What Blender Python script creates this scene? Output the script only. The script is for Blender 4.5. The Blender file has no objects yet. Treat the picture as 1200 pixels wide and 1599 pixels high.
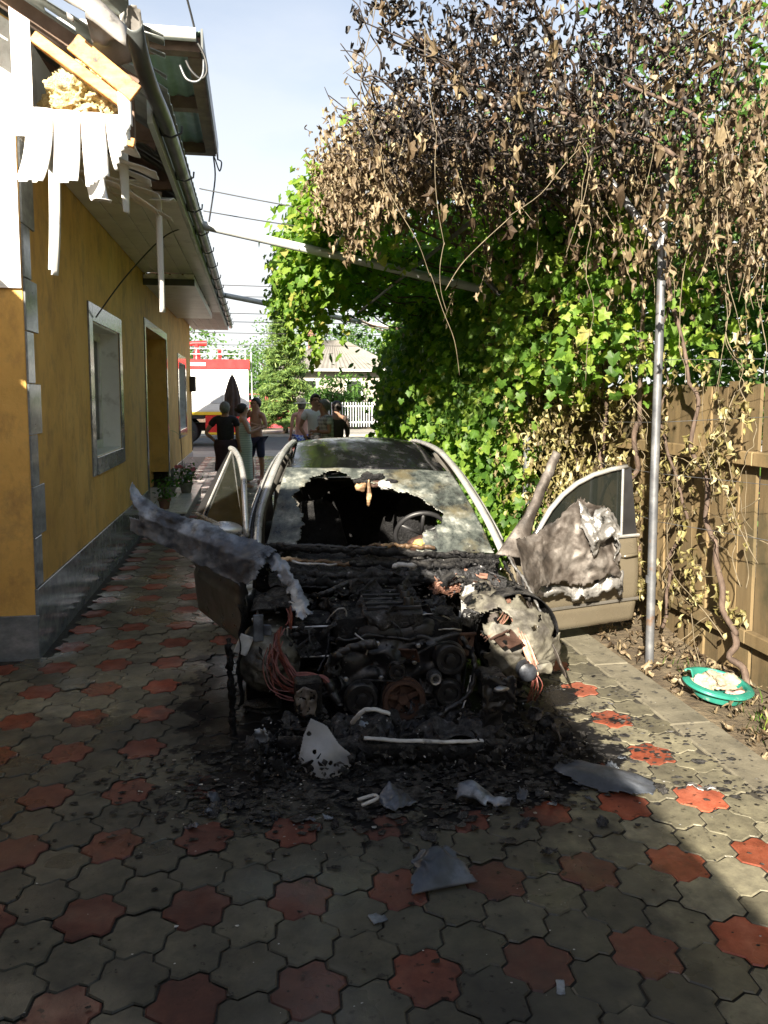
import bpy, bmesh, math, random
import numpy as np
from mathutils import Vector, Matrix, noise

# ------------------------------------------------------------------ camera, sky, sun, exposure
scene = bpy.context.scene
C = scene.collection
PI = math.pi
R = math.radians

cam = bpy.data.cameras.new('camera')
cam_o = bpy.data.objects.new('camera', cam)
C.objects.link(cam_o)
cam.sensor_fit = 'HORIZONTAL'
cam.sensor_width = 36.0
cam.lens = 36.9
cam.shift_y = -0.0554
cam.clip_end = 2000
cam.clip_start = 0.05
cam_o.location = (0, 0, 1.8)
cam_o.rotation_euler = (R(90 - 5.249), 0, R(-9.423))
scene.camera = cam_o

SUN_DIR = Vector((0.40, 0.82, -0.42)).normalized()       # the way the light travels
world = bpy.data.worlds.new('World')
scene.world = world
world.use_nodes = True
wn = world.node_tree
wn.nodes.clear()
w_out = wn.nodes.new('ShaderNodeOutputWorld')
w_bg = wn.nodes.new('ShaderNodeBackground')
w_sky = wn.nodes.new('ShaderNodeTexSky')
w_sky.sky_type = 'NISHITA'
w_sky.sun_disc = False
w_sky.sun_elevation = math.asin(-SUN_DIR.z)
w_sky.sun_rotation = math.atan2(-SUN_DIR.x, -SUN_DIR.y)
w_sky.altitude = 100
w_sky.air_density = 1.0
w_sky.dust_density = 1.6
w_sky.ozone_density = 1.0
# thin high summer cloud over the whole sky
w_tc = wn.nodes.new('ShaderNodeTexCoord')
w_map = wn.nodes.new('ShaderNodeMapping')
w_map.inputs['Scale'].default_value = (1.0, 1.0, 2.6)
w_no = wn.nodes.new('ShaderNodeTexNoise')
w_no.inputs['Scale'].default_value = 1.7
w_no.inputs['Detail'].default_value = 7
w_no.inputs['Roughness'].default_value = 0.55
w_ra = wn.nodes.new('ShaderNodeValToRGB')
w_ra.color_ramp.elements[0].position = 0.36
w_ra.color_ramp.elements[0].color = (0.55, 0.55, 0.55, 1)
w_ra.color_ramp.elements[1].position = 0.58
w_ra.color_ramp.elements[1].color = (1.0, 1.0, 1.0, 1)
w_mix = wn.nodes.new('ShaderNodeMix')
w_mix.data_type = 'RGBA'
w_mix.inputs[7].default_value = (5.2, 5.25, 5.3, 1)
wn.links.new(w_tc.outputs['Generated'], w_map.inputs['Vector'])
wn.links.new(w_map.outputs['Vector'], w_no.inputs['Vector'])
wn.links.new(w_no.outputs['Fac'], w_ra.inputs['Fac'])
# summer haze: white near the horizon, thinning to blue overhead
w_sep = wn.nodes.new('ShaderNodeSeparateXYZ')
w_hz = wn.nodes.new('ShaderNodeValToRGB')
w_hz.color_ramp.elements[0].position = 0.10
w_hz.color_ramp.elements[0].color = (1, 1, 1, 1)
w_hz.color_ramp.elements[1].position = 0.68
w_hz.color_ramp.elements[1].color = (0.12, 0.12, 0.12, 1)
w_mul = wn.nodes.new('ShaderNodeMath')
w_mul.operation = 'MULTIPLY'
wn.links.new(w_tc.outputs['Generated'], w_sep.inputs[0])
wn.links.new(w_sep.outputs['Z'], w_hz.inputs['Fac'])
wn.links.new(w_hz.outputs['Color'], w_mul.inputs[0])
wn.links.new(w_ra.outputs['Color'], w_mul.inputs[1])
wn.links.new(w_mul.outputs[0], w_mix.inputs[0])
wn.links.new(w_sky.outputs['Color'], w_mix.inputs[6])
wn.links.new(w_mix.outputs[2], w_bg.inputs['Color'])
w_bg.inputs['Strength'].default_value = 0.05
wn.links.new(w_bg.outputs['Background'], w_out.inputs['Surface'])

sun = bpy.data.lights.new('sun', 'SUN')
sun.energy = 5.0
sun.angle = R(0.53)
sun.color = (1.0, 0.90, 0.74)
sun_o = bpy.data.objects.new('sun', sun)
C.objects.link(sun_o)
sun_o.location = (-6, -6, 8)
sun_o.rotation_euler = SUN_DIR.to_track_quat('-Z', 'Y').to_euler()

scene.view_settings.view_transform = 'Standard'
scene.view_settings.look = 'None'
scene.view_settings.gamma = 1.0
scene.view_settings.use_curve_mapping = False
scene.view_settings.exposure = 2.1
scene.render.engine = 'CYCLES'
scene.cycles.use_denoising = True
scene.cycles.max_bounces = 7
scene.cycles.transparent_max_bounces = 12
scene.cycles.sample_clamp_indirect = 6

rng = random.Random(7)
nrg = np.random.default_rng(11)


# ------------------------------------------------------------------ helpers
def V(*a):
    return Vector(a)


def lerp(a, b, t):
    return a + (b - a) * t


def nz(p, s=1.0, seed=0.0):
    return noise.noise(Vector((p[0] * s + seed, p[1] * s - seed * 0.7, p[2] * s + seed * 1.3)))


def rid(p, s, seed=0.0):
    """ridged noise: sharp creases"""
    return 0.35 - abs(nz(p, s, seed)) * 1.4


class MB:
    """collects shapes; build() links them as ONE mesh object"""

    def __init__(self):
        self.v = []
        self.f = []
        self.m = []
        self.mi = 0

    def add(self, vs, fs):
        n = len(self.v)
        self.v += [tuple(p) for p in vs]
        for f in fs:
            self.f.append([i + n for i in f])
            self.m.append(self.mi)
        return self

    def box(self, c, s, rot=None):
        hx, hy, hz = s[0] / 2, s[1] / 2, s[2] / 2
        vs = [Vector((x, y, z)) for x in (-hx, hx) for y in (-hy, hy) for z in (-hz, hz)]
        if rot is not None:
            m = rot if isinstance(rot, Matrix) else Matrix.Rotation(rot, 3, 'Z')
            vs = [m @ p for p in vs]
        vs = [p + Vector(c) for p in vs]
        return self.add(vs, [(0, 1, 3, 2), (4, 6, 7, 5), (0, 4, 5, 1), (2, 3, 7, 6), (0, 2, 6, 4), (1, 5, 7, 3)])

    def bx(self, x0, x1, y0, y1, z0, z1):
        return self.box(((x0 + x1) / 2, (y0 + y1) / 2, (z0 + z1) / 2), (x1 - x0, y1 - y0, z1 - z0))

    def tube(self, pts, r, seg=8, cap=True, flat=1.0):
        pts = [Vector(p) for p in pts]
        n = len(pts)
        rr = r if isinstance(r, (list, tuple)) else [r] * n
        vs, fs = [], []
        prev = None
        for i, p in enumerate(pts):
            t = (pts[min(i + 1, n - 1)] - pts[max(i - 1, 0)])
            if t.length < 1e-9:
                t = Vector((0, 0, 1))
            t.normalize()
            if prev is None:
                a = Vector((0, 0, 1)) if abs(t.z) < 0.9 else Vector((1, 0, 0))
                u = t.cross(a).normalized()
            else:
                u = prev - t * prev.dot(t)
                u = u.normalized() if u.length > 1e-6 else t.orthogonal().normalized()
            prev = u
            w = t.cross(u)
            for k in range(seg):
                an = 2 * PI * k / seg
                vs.append(p + u * math.cos(an) * rr[i] + w * math.sin(an) * rr[i] * flat)
        for i in range(n - 1):
            for k in range(seg):
                k2 = (k + 1) % seg
                fs.append((i * seg + k, i * seg + k2, (i + 1) * seg + k2, (i + 1) * seg + k))
        if cap:
            fs.append(tuple(range(seg - 1, -1, -1)))
            fs.append(tuple((n - 1) * seg + k for k in range(seg)))
        return self.add(vs, fs)

    def lathe(self, prof, c=(0, 0, 0), seg=20, rot=None, cap=True):
        vs, fs = [], []
        n = len(prof)
        for (r, z) in prof:
            for k in range(seg):
                an = 2 * PI * k / seg
                p = Vector((r * math.cos(an), r * math.sin(an), z))
                if rot is not None:
                    p = rot @ p
                vs.append(p + Vector(c))
        for i in range(n - 1):
            for k in range(seg):
                k2 = (k + 1) % seg
                fs.append((i * seg + k, i * seg + k2, (i + 1) * seg + k2, (i + 1) * seg + k))
        if cap:
            fs.append(tuple(range(seg - 1, -1, -1)))
            fs.append(tuple((n - 1) * seg + k for k in range(seg)))
        return self.add(vs, fs)

    def prism(self, poly, ext):
        """poly: 3-D polygon, ext: extrusion vector"""
        poly = [Vector(p) for p in poly]
        e = Vector(ext)
        n = len(poly)
        vs = poly + [p + e for p in poly]
        fs = [tuple(range(n - 1, -1, -1)), tuple(range(n, 2 * n))]
        fs += [(i, (i + 1) % n, (i + 1) % n + n, i + n) for i in range(n)]
        return self.add(vs, fs)

    def grid(self, fn, nu, nv, keep=None, thick=0.0):
        idx = {}
        vs, fs = [], []

        def vid(i, j):
            if (i, j) not in idx:
                idx[(i, j)] = len(vs)
                vs.append(Vector(fn(i / nu, j / nv)))
            return idx[(i, j)]
        for i in range(nu):
            for j in range(nv):
                if keep and not keep((i + .5) / nu, (j + .5) / nv):
                    continue
                fs.append((vid(i, j), vid(i + 1, j), vid(i + 1, j + 1), vid(i, j + 1)))
        if thick:
            me = bpy.data.meshes.new('tmp')
            me.from_pydata(vs, [], fs)
            me.update()
            nn = [v.normal.copy() for v in me.vertices]
            edge = {}
            for f in fs:
                for a, b in zip(f, f[1:] + f[:1]):
                    edge.setdefault((min(a, b), max(a, b)), []).append((a, b))
            bpy.data.meshes.remove(me)
            n = len(vs)
            v2 = [p - q * thick for p, q in zip(vs, nn)]
            f2 = [tuple(i + n for i in reversed(f)) for f in fs]
            rim = [(e[0][1], e[0][0], e[0][0] + n, e[0][1] + n) for e in edge.values() if len(e) == 1]
            vs, fs = vs + v2, fs + f2 + rim
        return self.add(vs, fs)

    def mesh(self, name, mats):
        me = bpy.data.meshes.new(name)
        me.from_pydata(self.v, [], self.f)
        for m in (mats if isinstance(mats, (list, tuple)) else [mats]):
            me.materials.append(m)
        if any(self.m):
            me.polygons.foreach_set('material_index', self.m)
        me.update()
        return me

    def build(self, name, mat, parent=None, smooth=False, bevel=0.0, bseg=1):
        me = self.mesh(name, mat)
        if smooth:
            me.polygons.foreach_set('use_smooth', [True] * len(me.polygons))
        o = bpy.data.objects.new(name, me)
        C.objects.link(o)
        if parent is not None:
            o.parent = parent
        if smooth == 'angle':
            md = o.modifiers.new('edge', 'EDGE_SPLIT')
            md.split_angle = R(38)
        if bevel:
            b = o.modifiers.new('bevel', 'BEVEL')
            b.width = bevel
            b.segments = bseg
            b.limit_method = 'ANGLE'
            b.angle_limit = R(35)
        return o


def tag(o, label, cat, group=None):
    o['label'] = label
    o['category'] = cat
    if group:
        o['group'] = group
    return o


def struct(o):
    o['kind'] = 'structure'
    return o


def stuff(o):
    o['kind'] = 'stuff'
    return o


def thing(name, label, cat, loc=(0, 0, 0), rz=0.0, group=None):
    o = bpy.data.objects.new(name, None)
    o.empty_display_size = 0.2
    C.objects.link(o)
    o.location = loc
    o.rotation_euler = (0, 0, rz)
    return tag(o, label, cat, group)


def inst(name, me, parent=None, mw=None):
    o = bpy.data.objects.new(name, me)
    C.objects.link(o)
    if parent is not None:
        o.parent = parent
    if mw is not None:
        o.matrix_local = mw
    return o


def catmull(pts, n=8):
    pts = [Vector(p) for p in pts]
    q = [pts[0]] + pts + [pts[-1]]
    out = []
    for i in range(1, len(q) - 2):
        p0, p1, p2, p3 = q[i - 1], q[i], q[i + 1], q[i + 2]
        for k in range(n):
            t = k / n
            out.append(0.5 * ((2 * p1) + (p2 - p0) * t + (2 * p0 - 5 * p1 + 4 * p2 - p3) * t * t + (3 * p1 - p0 - 3 * p2 + p3) * t ** 3))
    out.append(pts[-1])
    return out


def curve_at(pts, t):
    """piecewise-linear/Catmull sample of a point list at t in 0..1"""
    n = len(pts) - 1
    x = min(max(t, 0), 1) * n
    i = min(int(x), n - 1)
    k = x - i
    g = lambda j: Vector(pts[min(max(j, 0), n)])
    p0, p1, p2, p3 = g(i - 1), g(i), g(i + 1), g(i + 2)
    return 0.5 * ((2 * p1) + (p2 - p0) * k + (2 * p0 - 5 * p1 + 4 * p2 - p3) * k * k + (3 * p1 - p0 - 3 * p2 + p3) * k ** 3)


# ------------------------------------------------------------------ materials
def new_mat(name):
    m = bpy.data.materials.new(name)
    m.use_nodes = True
    nt = m.node_tree
    return m, nt, nt.nodes['Principled BSDF']


def N(nt, t, **kw):
    n = nt.nodes.new('ShaderNode' + t)
    for k, v in kw.items():
        if hasattr(n, k):
            setattr(n, k, v)
        else:
            n.inputs[k].default_value = v
    return n


def noise_fac(nt, scale, detail=5, rough=0.55, stretch=None, seed=0.0, coord='Position'):
    if coord == 'Position':
        g = N(nt, 'NewGeometry').outputs['Position']
    else:
        g = N(nt, 'TexCoord').outputs[coord]
    mp = N(nt, 'Mapping')
    nt.links.new(g, mp.inputs['Vector'])
    mp.inputs['Location'].default_value = (seed, seed * 1.7, -seed)
    if stretch:
        mp.inputs['Scale'].default_value = stretch
    n = N(nt, 'TexNoise')
    n.inputs['Scale'].default_value = scale
    n.inputs['Detail'].default_value = detail
    n.inputs['Roughness'].default_value = rough
    nt.links.new(mp.outputs['Vector'], n.inputs['Vector'])
    return n.outputs['Fac']


def ramp(nt, fac, stops, interp='LINEAR'):
    r = N(nt, 'ValToRGB')
    cr = r.color_ramp
    cr.interpolation = interp
    while len(cr.elements) < len(stops):
        cr.elements.new(0.5)
    for e, (p, c) in zip(cr.elements, stops):
        e.position = p
        if isinstance(c, (int, float)):
            c = (c, c, c)
        e.color = (*c[:3], 1)
    nt.links.new(fac, r.inputs['Fac'])
    return r.outputs['Color']


def mixc(nt, fac, a, b, mode='MIX'):
    m = N(nt, 'Mix')
    m.data_type = 'RGBA'
    m.blend_type = mode
    for s, i in ((fac, 0), (a, 6), (b, 7)):
        if isinstance(s, (int, float)):
            m.inputs[i].default_value = s if i == 0 else (s, s, s, 1)
        elif isinstance(s, tuple):
            m.inputs[i].default_value = (*s[:3], 1)
        else:
            nt.links.new(s, m.inputs[i])
    return m.outputs[2]


def mathn(nt, op, a, b=None, clamp=False):
    m = N(nt, 'Math')
    m.operation = op
    m.use_clamp = clamp
    for i, s in enumerate((a, b)):
        if s is None:
            continue
        if isinstance(s, (int, float)):
            m.inputs[i].default_value = s
        else:
            nt.links.new(s, m.inputs[i])
    return m.outputs[0]


def bump(nt, bs, fac, strength, dist=0.01, chain=None):
    b = N(nt, 'Bump')
    b.inputs['Strength'].default_value = strength
    b.inputs['Distance'].default_value = dist
    nt.links.new(fac, b.inputs['Height'])
    if chain is not None:
        nt.links.new(chain, b.inputs['Normal'])
    nt.links.new(b.outputs['Normal'], bs.inputs['Normal'])
    return b.outputs['Normal']


def mat(name, stops, scale=4.0, rough=(0.5, 0.7), metal=0.0, bmp=0.0, bscale=None, bdist=0.01, detail=6, stretch=None, spec=0.5,
        dirt=None, coat=0.0, seed=0.0, coord='Position', dust=None):
    """stops: [(pos,rgb),...] over a noise; dirt=(rgb, scale, lo, hi) laid on top"""
    m, nt, bs = new_mat(name)
    fac = noise_fac(nt, scale, detail, 0.6, stretch, seed, coord)
    col = ramp(nt, fac, stops)
    if dirt:
        f2 = noise_fac(nt, dirt[1], 8, 0.65, None, seed + 5.3, coord)
        f2 = ramp(nt, f2, [(dirt[2], 0.0), (dirt[3], 1.0)])
        col = mixc(nt, f2, col, dirt[0])
    if dust:        # ash that has settled on whatever lies flat
        sz = N(nt, 'SeparateXYZ')
        nt.links.new(N(nt, 'NewGeometry').outputs['Normal'], sz.inputs[0])
        fd = mathn(nt, 'MULTIPLY', ramp(nt, sz.outputs['Z'], [(0.35, 0.0), (0.9, 1.0)]), ramp(nt, noise_fac(nt, 16, 7, 0.7, None, seed + 3), [(0.42, 0.0), (0.62, dust[1])]))
        col = mixc(nt, fd, col, dust[0])
    nt.links.new(col, bs.inputs['Base Color'])
    f3 = noise_fac(nt, scale * 2.3, 5, 0.6, None, seed + 9, coord)
    nt.links.new(ramp(nt, f3, [(0.3, rough[0]), (0.7, rough[1])]), bs.inputs['Roughness'])
    bs.inputs['Metallic'].default_value = metal
    bs.inputs['Specular IOR Level'].default_value = spec
    bs.inputs['Coat Weight'].default_value = coat
    if bmp:
        f4 = noise_fac(nt, bscale or scale * 4, 6, 0.6, stretch, seed + 2, coord)
        bump(nt, bs, f4, bmp, bdist)
    return m


M = {}
# ------------------------------------------------------------------ ground, road, paving
CAR_O = Vector((0.72, 3.72, 0.0))
CAR_A = R(-3.0)


def soot_mask(nt):
    """burn stain on the paving round the wreck: an irregular patch, its own shape on the floor"""
    g = N(nt, 'NewGeometry').outputs['Position']
    s = N(nt, 'SeparateXYZ')
    nt.links.new(g, s.inputs[0])
    dx = mathn(nt, 'MULTIPLY', mathn(nt, 'SUBTRACT', s.outputs[0], 0.75), 0.86)
    dy = mathn(nt, 'MULTIPLY', mathn(nt, 'MAXIMUM', mathn(nt, 'SUBTRACT', 3.95, s.outputs[1]), mathn(nt, 'SUBTRACT', s.outputs[1], 5.2)), 1.25)
    dy = mathn(nt, 'MAXIMUM', dy, 0.0)
    d = mathn(nt, 'SQRT', mathn(nt, 'ADD', mathn(nt, 'MULTIPLY', dx, dx), mathn(nt, 'MULTIPLY', dy, dy)))
    w = noise_fac(nt, 2.6, 8, 0.65, None, 3.1)
    d = mathn(nt, 'ADD', d, mathn(nt, 'MULTIPLY', mathn(nt, 'SUBTRACT', w, 0.5), 1.5))
    core = ramp(nt, d, [(0.96, 1.0), (1.22, 0.0)])
    # loose soot specks over the wider drive
    sp = noise_fac(nt, 26.0, 4, 0.6, None, 8.0)
    clump = noise_fac(nt, 1.6, 4, 0.6, None, 1.0)
    spots = mathn(nt, 'MULTIPLY', ramp(nt, sp, [(0.60, 0.0), (0.66, 1.0)]), ramp(nt, clump, [(0.45, 0.0), (0.62, 0.9)]))
    return mathn(nt, 'MAXIMUM', core, spots, True)


def paver_mat(name, c0, c1, c2):
    m, nt, bs = new_mat(name)
    f = noise_fac(nt, 9.0, 8, 0.7, None, 2.0)
    col = ramp(nt, f, [(0.28, c0), (0.5, c1), (0.75, c2)])
    r = N(nt, 'ObjectInfo').outputs['Random']
    at = N(nt, 'Attribute')
    at.attribute_name = 'tint'
    rr = mathn(nt, 'FRACT', mathn(nt, 'ADD', r, at.outputs['Fac']))
    hs = N(nt, 'HueSaturation')
    nt.links.new(col, hs.inputs['Color'])
    nt.links.new(ramp(nt, rr, [(0.0, 0.66), (1.0, 1.3)]), hs.inputs['Value'])
    big = noise_fac(nt, 1.1, 5, 0.6, None, 4.0)
    col = mixc(nt, ramp(nt, big, [(0.45, 0.0), (0.72, 0.6)]), hs.outputs['Color'], (0.055, 0.052, 0.048))
    # sooty run-off film, also painting the forecourt's shade into the paver colour
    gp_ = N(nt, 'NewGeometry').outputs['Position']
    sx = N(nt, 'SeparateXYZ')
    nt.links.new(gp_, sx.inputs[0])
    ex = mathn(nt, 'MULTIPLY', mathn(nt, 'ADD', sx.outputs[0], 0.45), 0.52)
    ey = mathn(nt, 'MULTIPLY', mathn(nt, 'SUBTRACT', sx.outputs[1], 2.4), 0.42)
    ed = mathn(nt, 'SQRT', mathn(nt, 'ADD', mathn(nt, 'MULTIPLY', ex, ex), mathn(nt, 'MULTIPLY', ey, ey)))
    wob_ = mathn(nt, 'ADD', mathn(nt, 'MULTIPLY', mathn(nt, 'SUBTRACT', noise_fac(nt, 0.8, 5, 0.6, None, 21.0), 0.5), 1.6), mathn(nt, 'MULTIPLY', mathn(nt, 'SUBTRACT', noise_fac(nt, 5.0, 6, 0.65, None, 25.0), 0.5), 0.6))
    soot_shade_film = mathn(nt, 'ADD', ed, wob_)
    col = mixc(nt, ramp(nt, soot_shade_film, [(0.85, 0.64), (1.45, 0.0)]), col, (0.022, 0.0235, 0.0255))
    soot = soot_mask(nt)
    col = mixc(nt, soot, col, (0.008, 0.008, 0.009))
    nt.links.new(col, bs.inputs['Base Color'])
    wet = noise_fac(nt, 1.5, 4, 0.6, None, 12.0)
    nt.links.new(ramp(nt, wet, [(0.38, 0.17), (0.60, 0.65)]), bs.inputs['Roughness'])
    nt.links.new(ramp(nt, wet, [(0.36, 0.42), (0.56, 0.10)]), bs.inputs['Specular IOR Level'])
    f2 = noise_fac(nt, 60.0, 6, 0.7, None, 2.0)
    n1 = bump(nt, bs, f2, 0.35, 0.004)
    f3 = noise_fac(nt, 7.0, 3, 0.5, None, 6.0)
    bump(nt, bs, f3, 0.35, 0.012, n1)
    return m


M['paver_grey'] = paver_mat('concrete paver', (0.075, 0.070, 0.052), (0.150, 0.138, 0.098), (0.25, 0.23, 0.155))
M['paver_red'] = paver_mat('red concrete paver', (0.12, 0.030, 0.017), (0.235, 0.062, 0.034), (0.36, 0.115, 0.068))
M['dirt'] = mat('bare soil', [(0.3, (0.05, 0.035, 0.022)), (0.5, (0.10, 0.075, 0.045)), (0.7, (0.17, 0.135, 0.085))], 7, (0.85, 1), 0, 0.8, 24, 0.03,
                dirt=((0.045, 0.05, 0.022), 2.0, 0.58, 0.75))
M['joint'] = mat('joint sand', [(0.35, (0.018, 0.016, 0.013)), (0.7, (0.05, 0.045, 0.035))], 30, (0.6, 0.9), 0, 0.5, 80, 0.005)
M['concrete'] = mat('concrete', [(0.3, (0.0864, 0.0778, 0.0562)), (0.55, (0.1440, 0.1296, 0.0936)), (0.75, (0.1944, 0.1764, 0.1296))], 6, (0.7, 0.9), 0, 0.5, 50, 0.006,
                    dirt=((0.03, 0.028, 0.025), 16, 0.58, 0.66))
M['asphalt'] = mat('asphalt', [(0.3, (0.07, 0.07, 0.072)), (0.7, (0.12, 0.12, 0.12))], 3, (0.7, 0.9), 0, 0.4, 90, 0.01)
M['sidewalk'] = mat('sidewalk', [(0.3, (0.22, 0.21, 0.18)), (0.7, (0.32, 0.30, 0.26))], 3, (0.8, 0.9), 0, 0.3, 30, 0.01)

mb = MB()


def ground_fn(u, v):
    x = -400 + 800 * u
    y = -60 + 860 * v
    return (x, y, -0.07)


mb.grid(ground_fn, 4, 4)
struct(mb.build('ground', M['dirt']))

# soil bed beside the fence, gently uneven
mb = MB()
mb.grid(lambda u, v: (2.46 + 2.6 * u, -3 + 25 * v, -0.035 + 0.05 * nz((2.46 + 2.6 * u, -3 + 25 * v, 0), 1.3) + 0.018 * nz((2.46 + 2.6 * u, -3 + 25 * v, 0), 6)
                          - (0.03 if u < .02 else 0)), 50, 320)
struct(mb.build('soil_bed', M['dirt'], smooth=True))

# street across the end of the drive
mb = MB()
mb.bx(-120, 120, 27.0, 36.5, -0.069, -0.03)
struct(mb.build('street', M['asphalt']))
mb = MB()
mb.bx(-120, 120, 36.5, 42.5, -0.069, 0.06)
struct(mb.build('far_pavement', M['sidewalk'], bevel=0.02))
mb = MB()
mb.bx(-120, 120, 24.4, 27.0, -0.069, -0.004)
struct(mb.build('near_pavement', M['sidewalk'], bevel=0.02))

drive = MB()
drive.bx(-4.2, 2.50, -4.0, 24.4, -0.068, -0.012)
driveway = struct(drive.build('driveway', M['joint']))

mb = MB()
y = -4.0
kerb_pieces = []
while y < 24:
    L = 0.985
    k = MB()
    k.box((0, 0, 0), (0.245, L - 0.012, 0.07))
    o = k.build('kerb_stone', M['concrete'], driveway, bevel=0.008)
    o.location = (2.375 + rng.uniform(-.004, .004), y + L / 2, -0.036 + 0.004 + rng.uniform(-.003, .003))
    o.rotation_euler = (rng.uniform(-.004, .004), rng.uniform(-.006, .006), rng.uniform(-.004, .004))
    y += L

PX, PY = 0.1825, 0.2235      # column pitch, pitch along a column
HR = PX / 1.5


def hex_outline(nseg, shrink, amp):
    vs = [Vector((HR, 0)), Vector((HR / 2, PY / 2)), Vector((-HR / 2, PY / 2)), Vector((-HR, 0)), Vector((-HR / 2, -PY / 2)), Vector((HR / 2, -PY / 2))]
    out = []
    for i in range(6):
        a, b = vs[i], vs[(i + 1) % 6]
        d = b - a
        n = Vector((d.y, -d.x)).normalized()
        for k in range(nseg):
            t = k / nseg
            out.append((a + d * t + n * amp * math.sin(2 * PI * t)) * shrink)
    return out


def paver_mesh(nseg, shrink, amp, m, bev=0.005):
    ol = hex_outline(nseg, shrink, amp)
    n = len(ol)
    vs = [Vector((p.x * (1 - bev / 0.11), p.y * (1 - bev / 0.11), 0.0)) for p in ol] + [Vector((p.x, p.y, -0.0045)) for p in ol]
    fs = [tuple(range(n))] + [(i + n, (i + 1) % n + n, (i + 1) % n, i) for i in range(n)]
    me = bpy.data.meshes.new('paver')
    me.from_pydata(vs, [], fs)
    me.materials.append(m)
    me.update()
    return me, vs, fs


hi_g, hv, hf = paver_mesh(4, 0.972, 0.0145, M['paver_grey'])
hi_r, _, _ = paver_mesh(4, 0.972, 0.0145, M['paver_red'])
_, lv, lf = paver_mesh(2, 0.965, 0.015, M['paver_grey'])

spots = []
for ci in range(-24, 13):
    x = 0.142 + ci * PX
    if x > 2.25 - HR * .3 or x < -3.9:
        continue
    for ri in range(-10, 100):
        odd = ci % 2
        yy = 2.262 + ri * PY + (PY / 2 if odd else 0) - 0.016 * x
        if yy > 24.3 or (x < -1.45 and yy > 5.55) or yy < -1.0:
            continue
        red = (not odd) and ri % 2 == 0
        if yy > 13.5:
            red = (ci % 4 == 0 and -0.75 < x < -0.2) or (ci % 8 == 0)
        spots.append((x, yy, red))


def under_car(x, y):
    d = Vector((x, y, 0)) - CAR_O
    u = d.x * math.cos(CAR_A) + d.y * math.sin(CAR_A)
    v = -d.x * math.sin(CAR_A) + d.y * math.cos(CAR_A)
    return abs(u) < 0.78 and 0.25 < v < 4.5


def in_view(x, y):
    yw = R(9.423)
    r = x * math.cos(yw) - y * math.sin(yw)
    f = x * math.sin(yw) + y * math.cos(yw)
    return y > 1.95 and f > 1.9 and abs(r / f) < 0.52


vis = [s for s in spots if in_view(s[0], s[1]) and not under_car(s[0], s[1])]
vis.sort(key=lambda s: s[0] ** 2 + s[1] ** 2)
single = set((s[0], s[1]) for s in vis[:300])
far = {0: ([], [], []), 1: ([], [], [])}
for (x, yy, red) in spots:
    dz = rng.uniform(-0.003, 0.003) + 0.004 * nz((x, yy, 0), 1.2)
    tilt = (rng.uniform(-.02, .02), rng.uniform(-.02, .02), rng.uniform(-.02, .02))
    if (x, yy) in single:
        o = inst('paver', hi_r if red else hi_g, driveway)
        o.location = (x, yy, dz)
        o.rotation_euler = tilt
    else:
        vs, fs, ts = far[1 if red else 0]
        pv, pf = (hv, hf) if yy < 8 else (lv, lf)
        n = len(vs)
        tt = rng.random()
        for p in pv:
            vs.append((p.x + x, p.y + yy, p.z + dz + p.x * tilt[1] + p.y * tilt[0]))
            ts.append(tt)
        fs += [tuple(i + n for i in f) for f in pf]
for red in (0, 1):
    vs, fs, ts = far[red]
    me = bpy.data.meshes.new('paving')
    me.from_pydata(vs, [], fs)
    at = me.attributes.new('tint', 'FLOAT', 'POINT')
    at.data.foreach_set('value', ts)
    me.materials.append(M['paver_red' if red else 'paver_grey'])
    stuff(inst('distant_red_pavers' if red else 'distant_pavers', me, driveway))
# ------------------------------------------------------------------ the house on the left
def stucco():
    m, nt, bs = new_mat('ochre render')
    f = noise_fac(nt, 1.6, 7, 0.65, (1, 1, 0.75), 3)
    col = ramp(nt, f, [(0.3, (0.56, 0.325, 0.08)), (0.5, (0.71, 0.425, 0.115)), (0.72, (0.78, 0.51, 0.17))])
    f2 = noise_fac(nt, 5.0, 8, 0.7, (1, 1, 0.5), 7)
    col = mixc(nt, ramp(nt, f2, [(0.50, 0.0), (0.74, 0.7)]), col, (0.30, 0.16, 0.06))
    f5 = noise_fac(nt, 2.2, 9, 0.75, None, 31)
    col = mixc(nt, ramp(nt, f5, [(0.52, 0.0), (0.70, 0.5)]), col, (0.24, 0.16, 0.075))
    nt.links.new(col, bs.inputs['Base Color'])
    bs.inputs['Roughness'].default_value = 0.8
    n1 = bump(nt, bs, noise_fac(nt, 90, 5, 0.6), 0.35, 0.004)
    bump(nt, bs, noise_fac(nt, 9, 5, 0.6), 0.4, 0.012, n1)
    return m


M['stucco'] = stucco()


def marble():
    m, nt, bs = new_mat('grey marble')
    f = noise_fac(nt, 5.0, 9, 0.72, (1, 1, 1.6), 1)
    col = ramp(nt, f, [(0.3, (0.10, 0.115, 0.125)), (0.5, (0.19, 0.205, 0.215)), (0.7, (0.33, 0.34, 0.345))])
    nt.links.new(col, bs.inputs['Base Color'])
    bs.inputs['Roughness'].default_value = 0.13
    bump(nt, bs, noise_fac(nt, 7, 3, 0.5), 0.06, 0.01)
    return m


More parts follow.
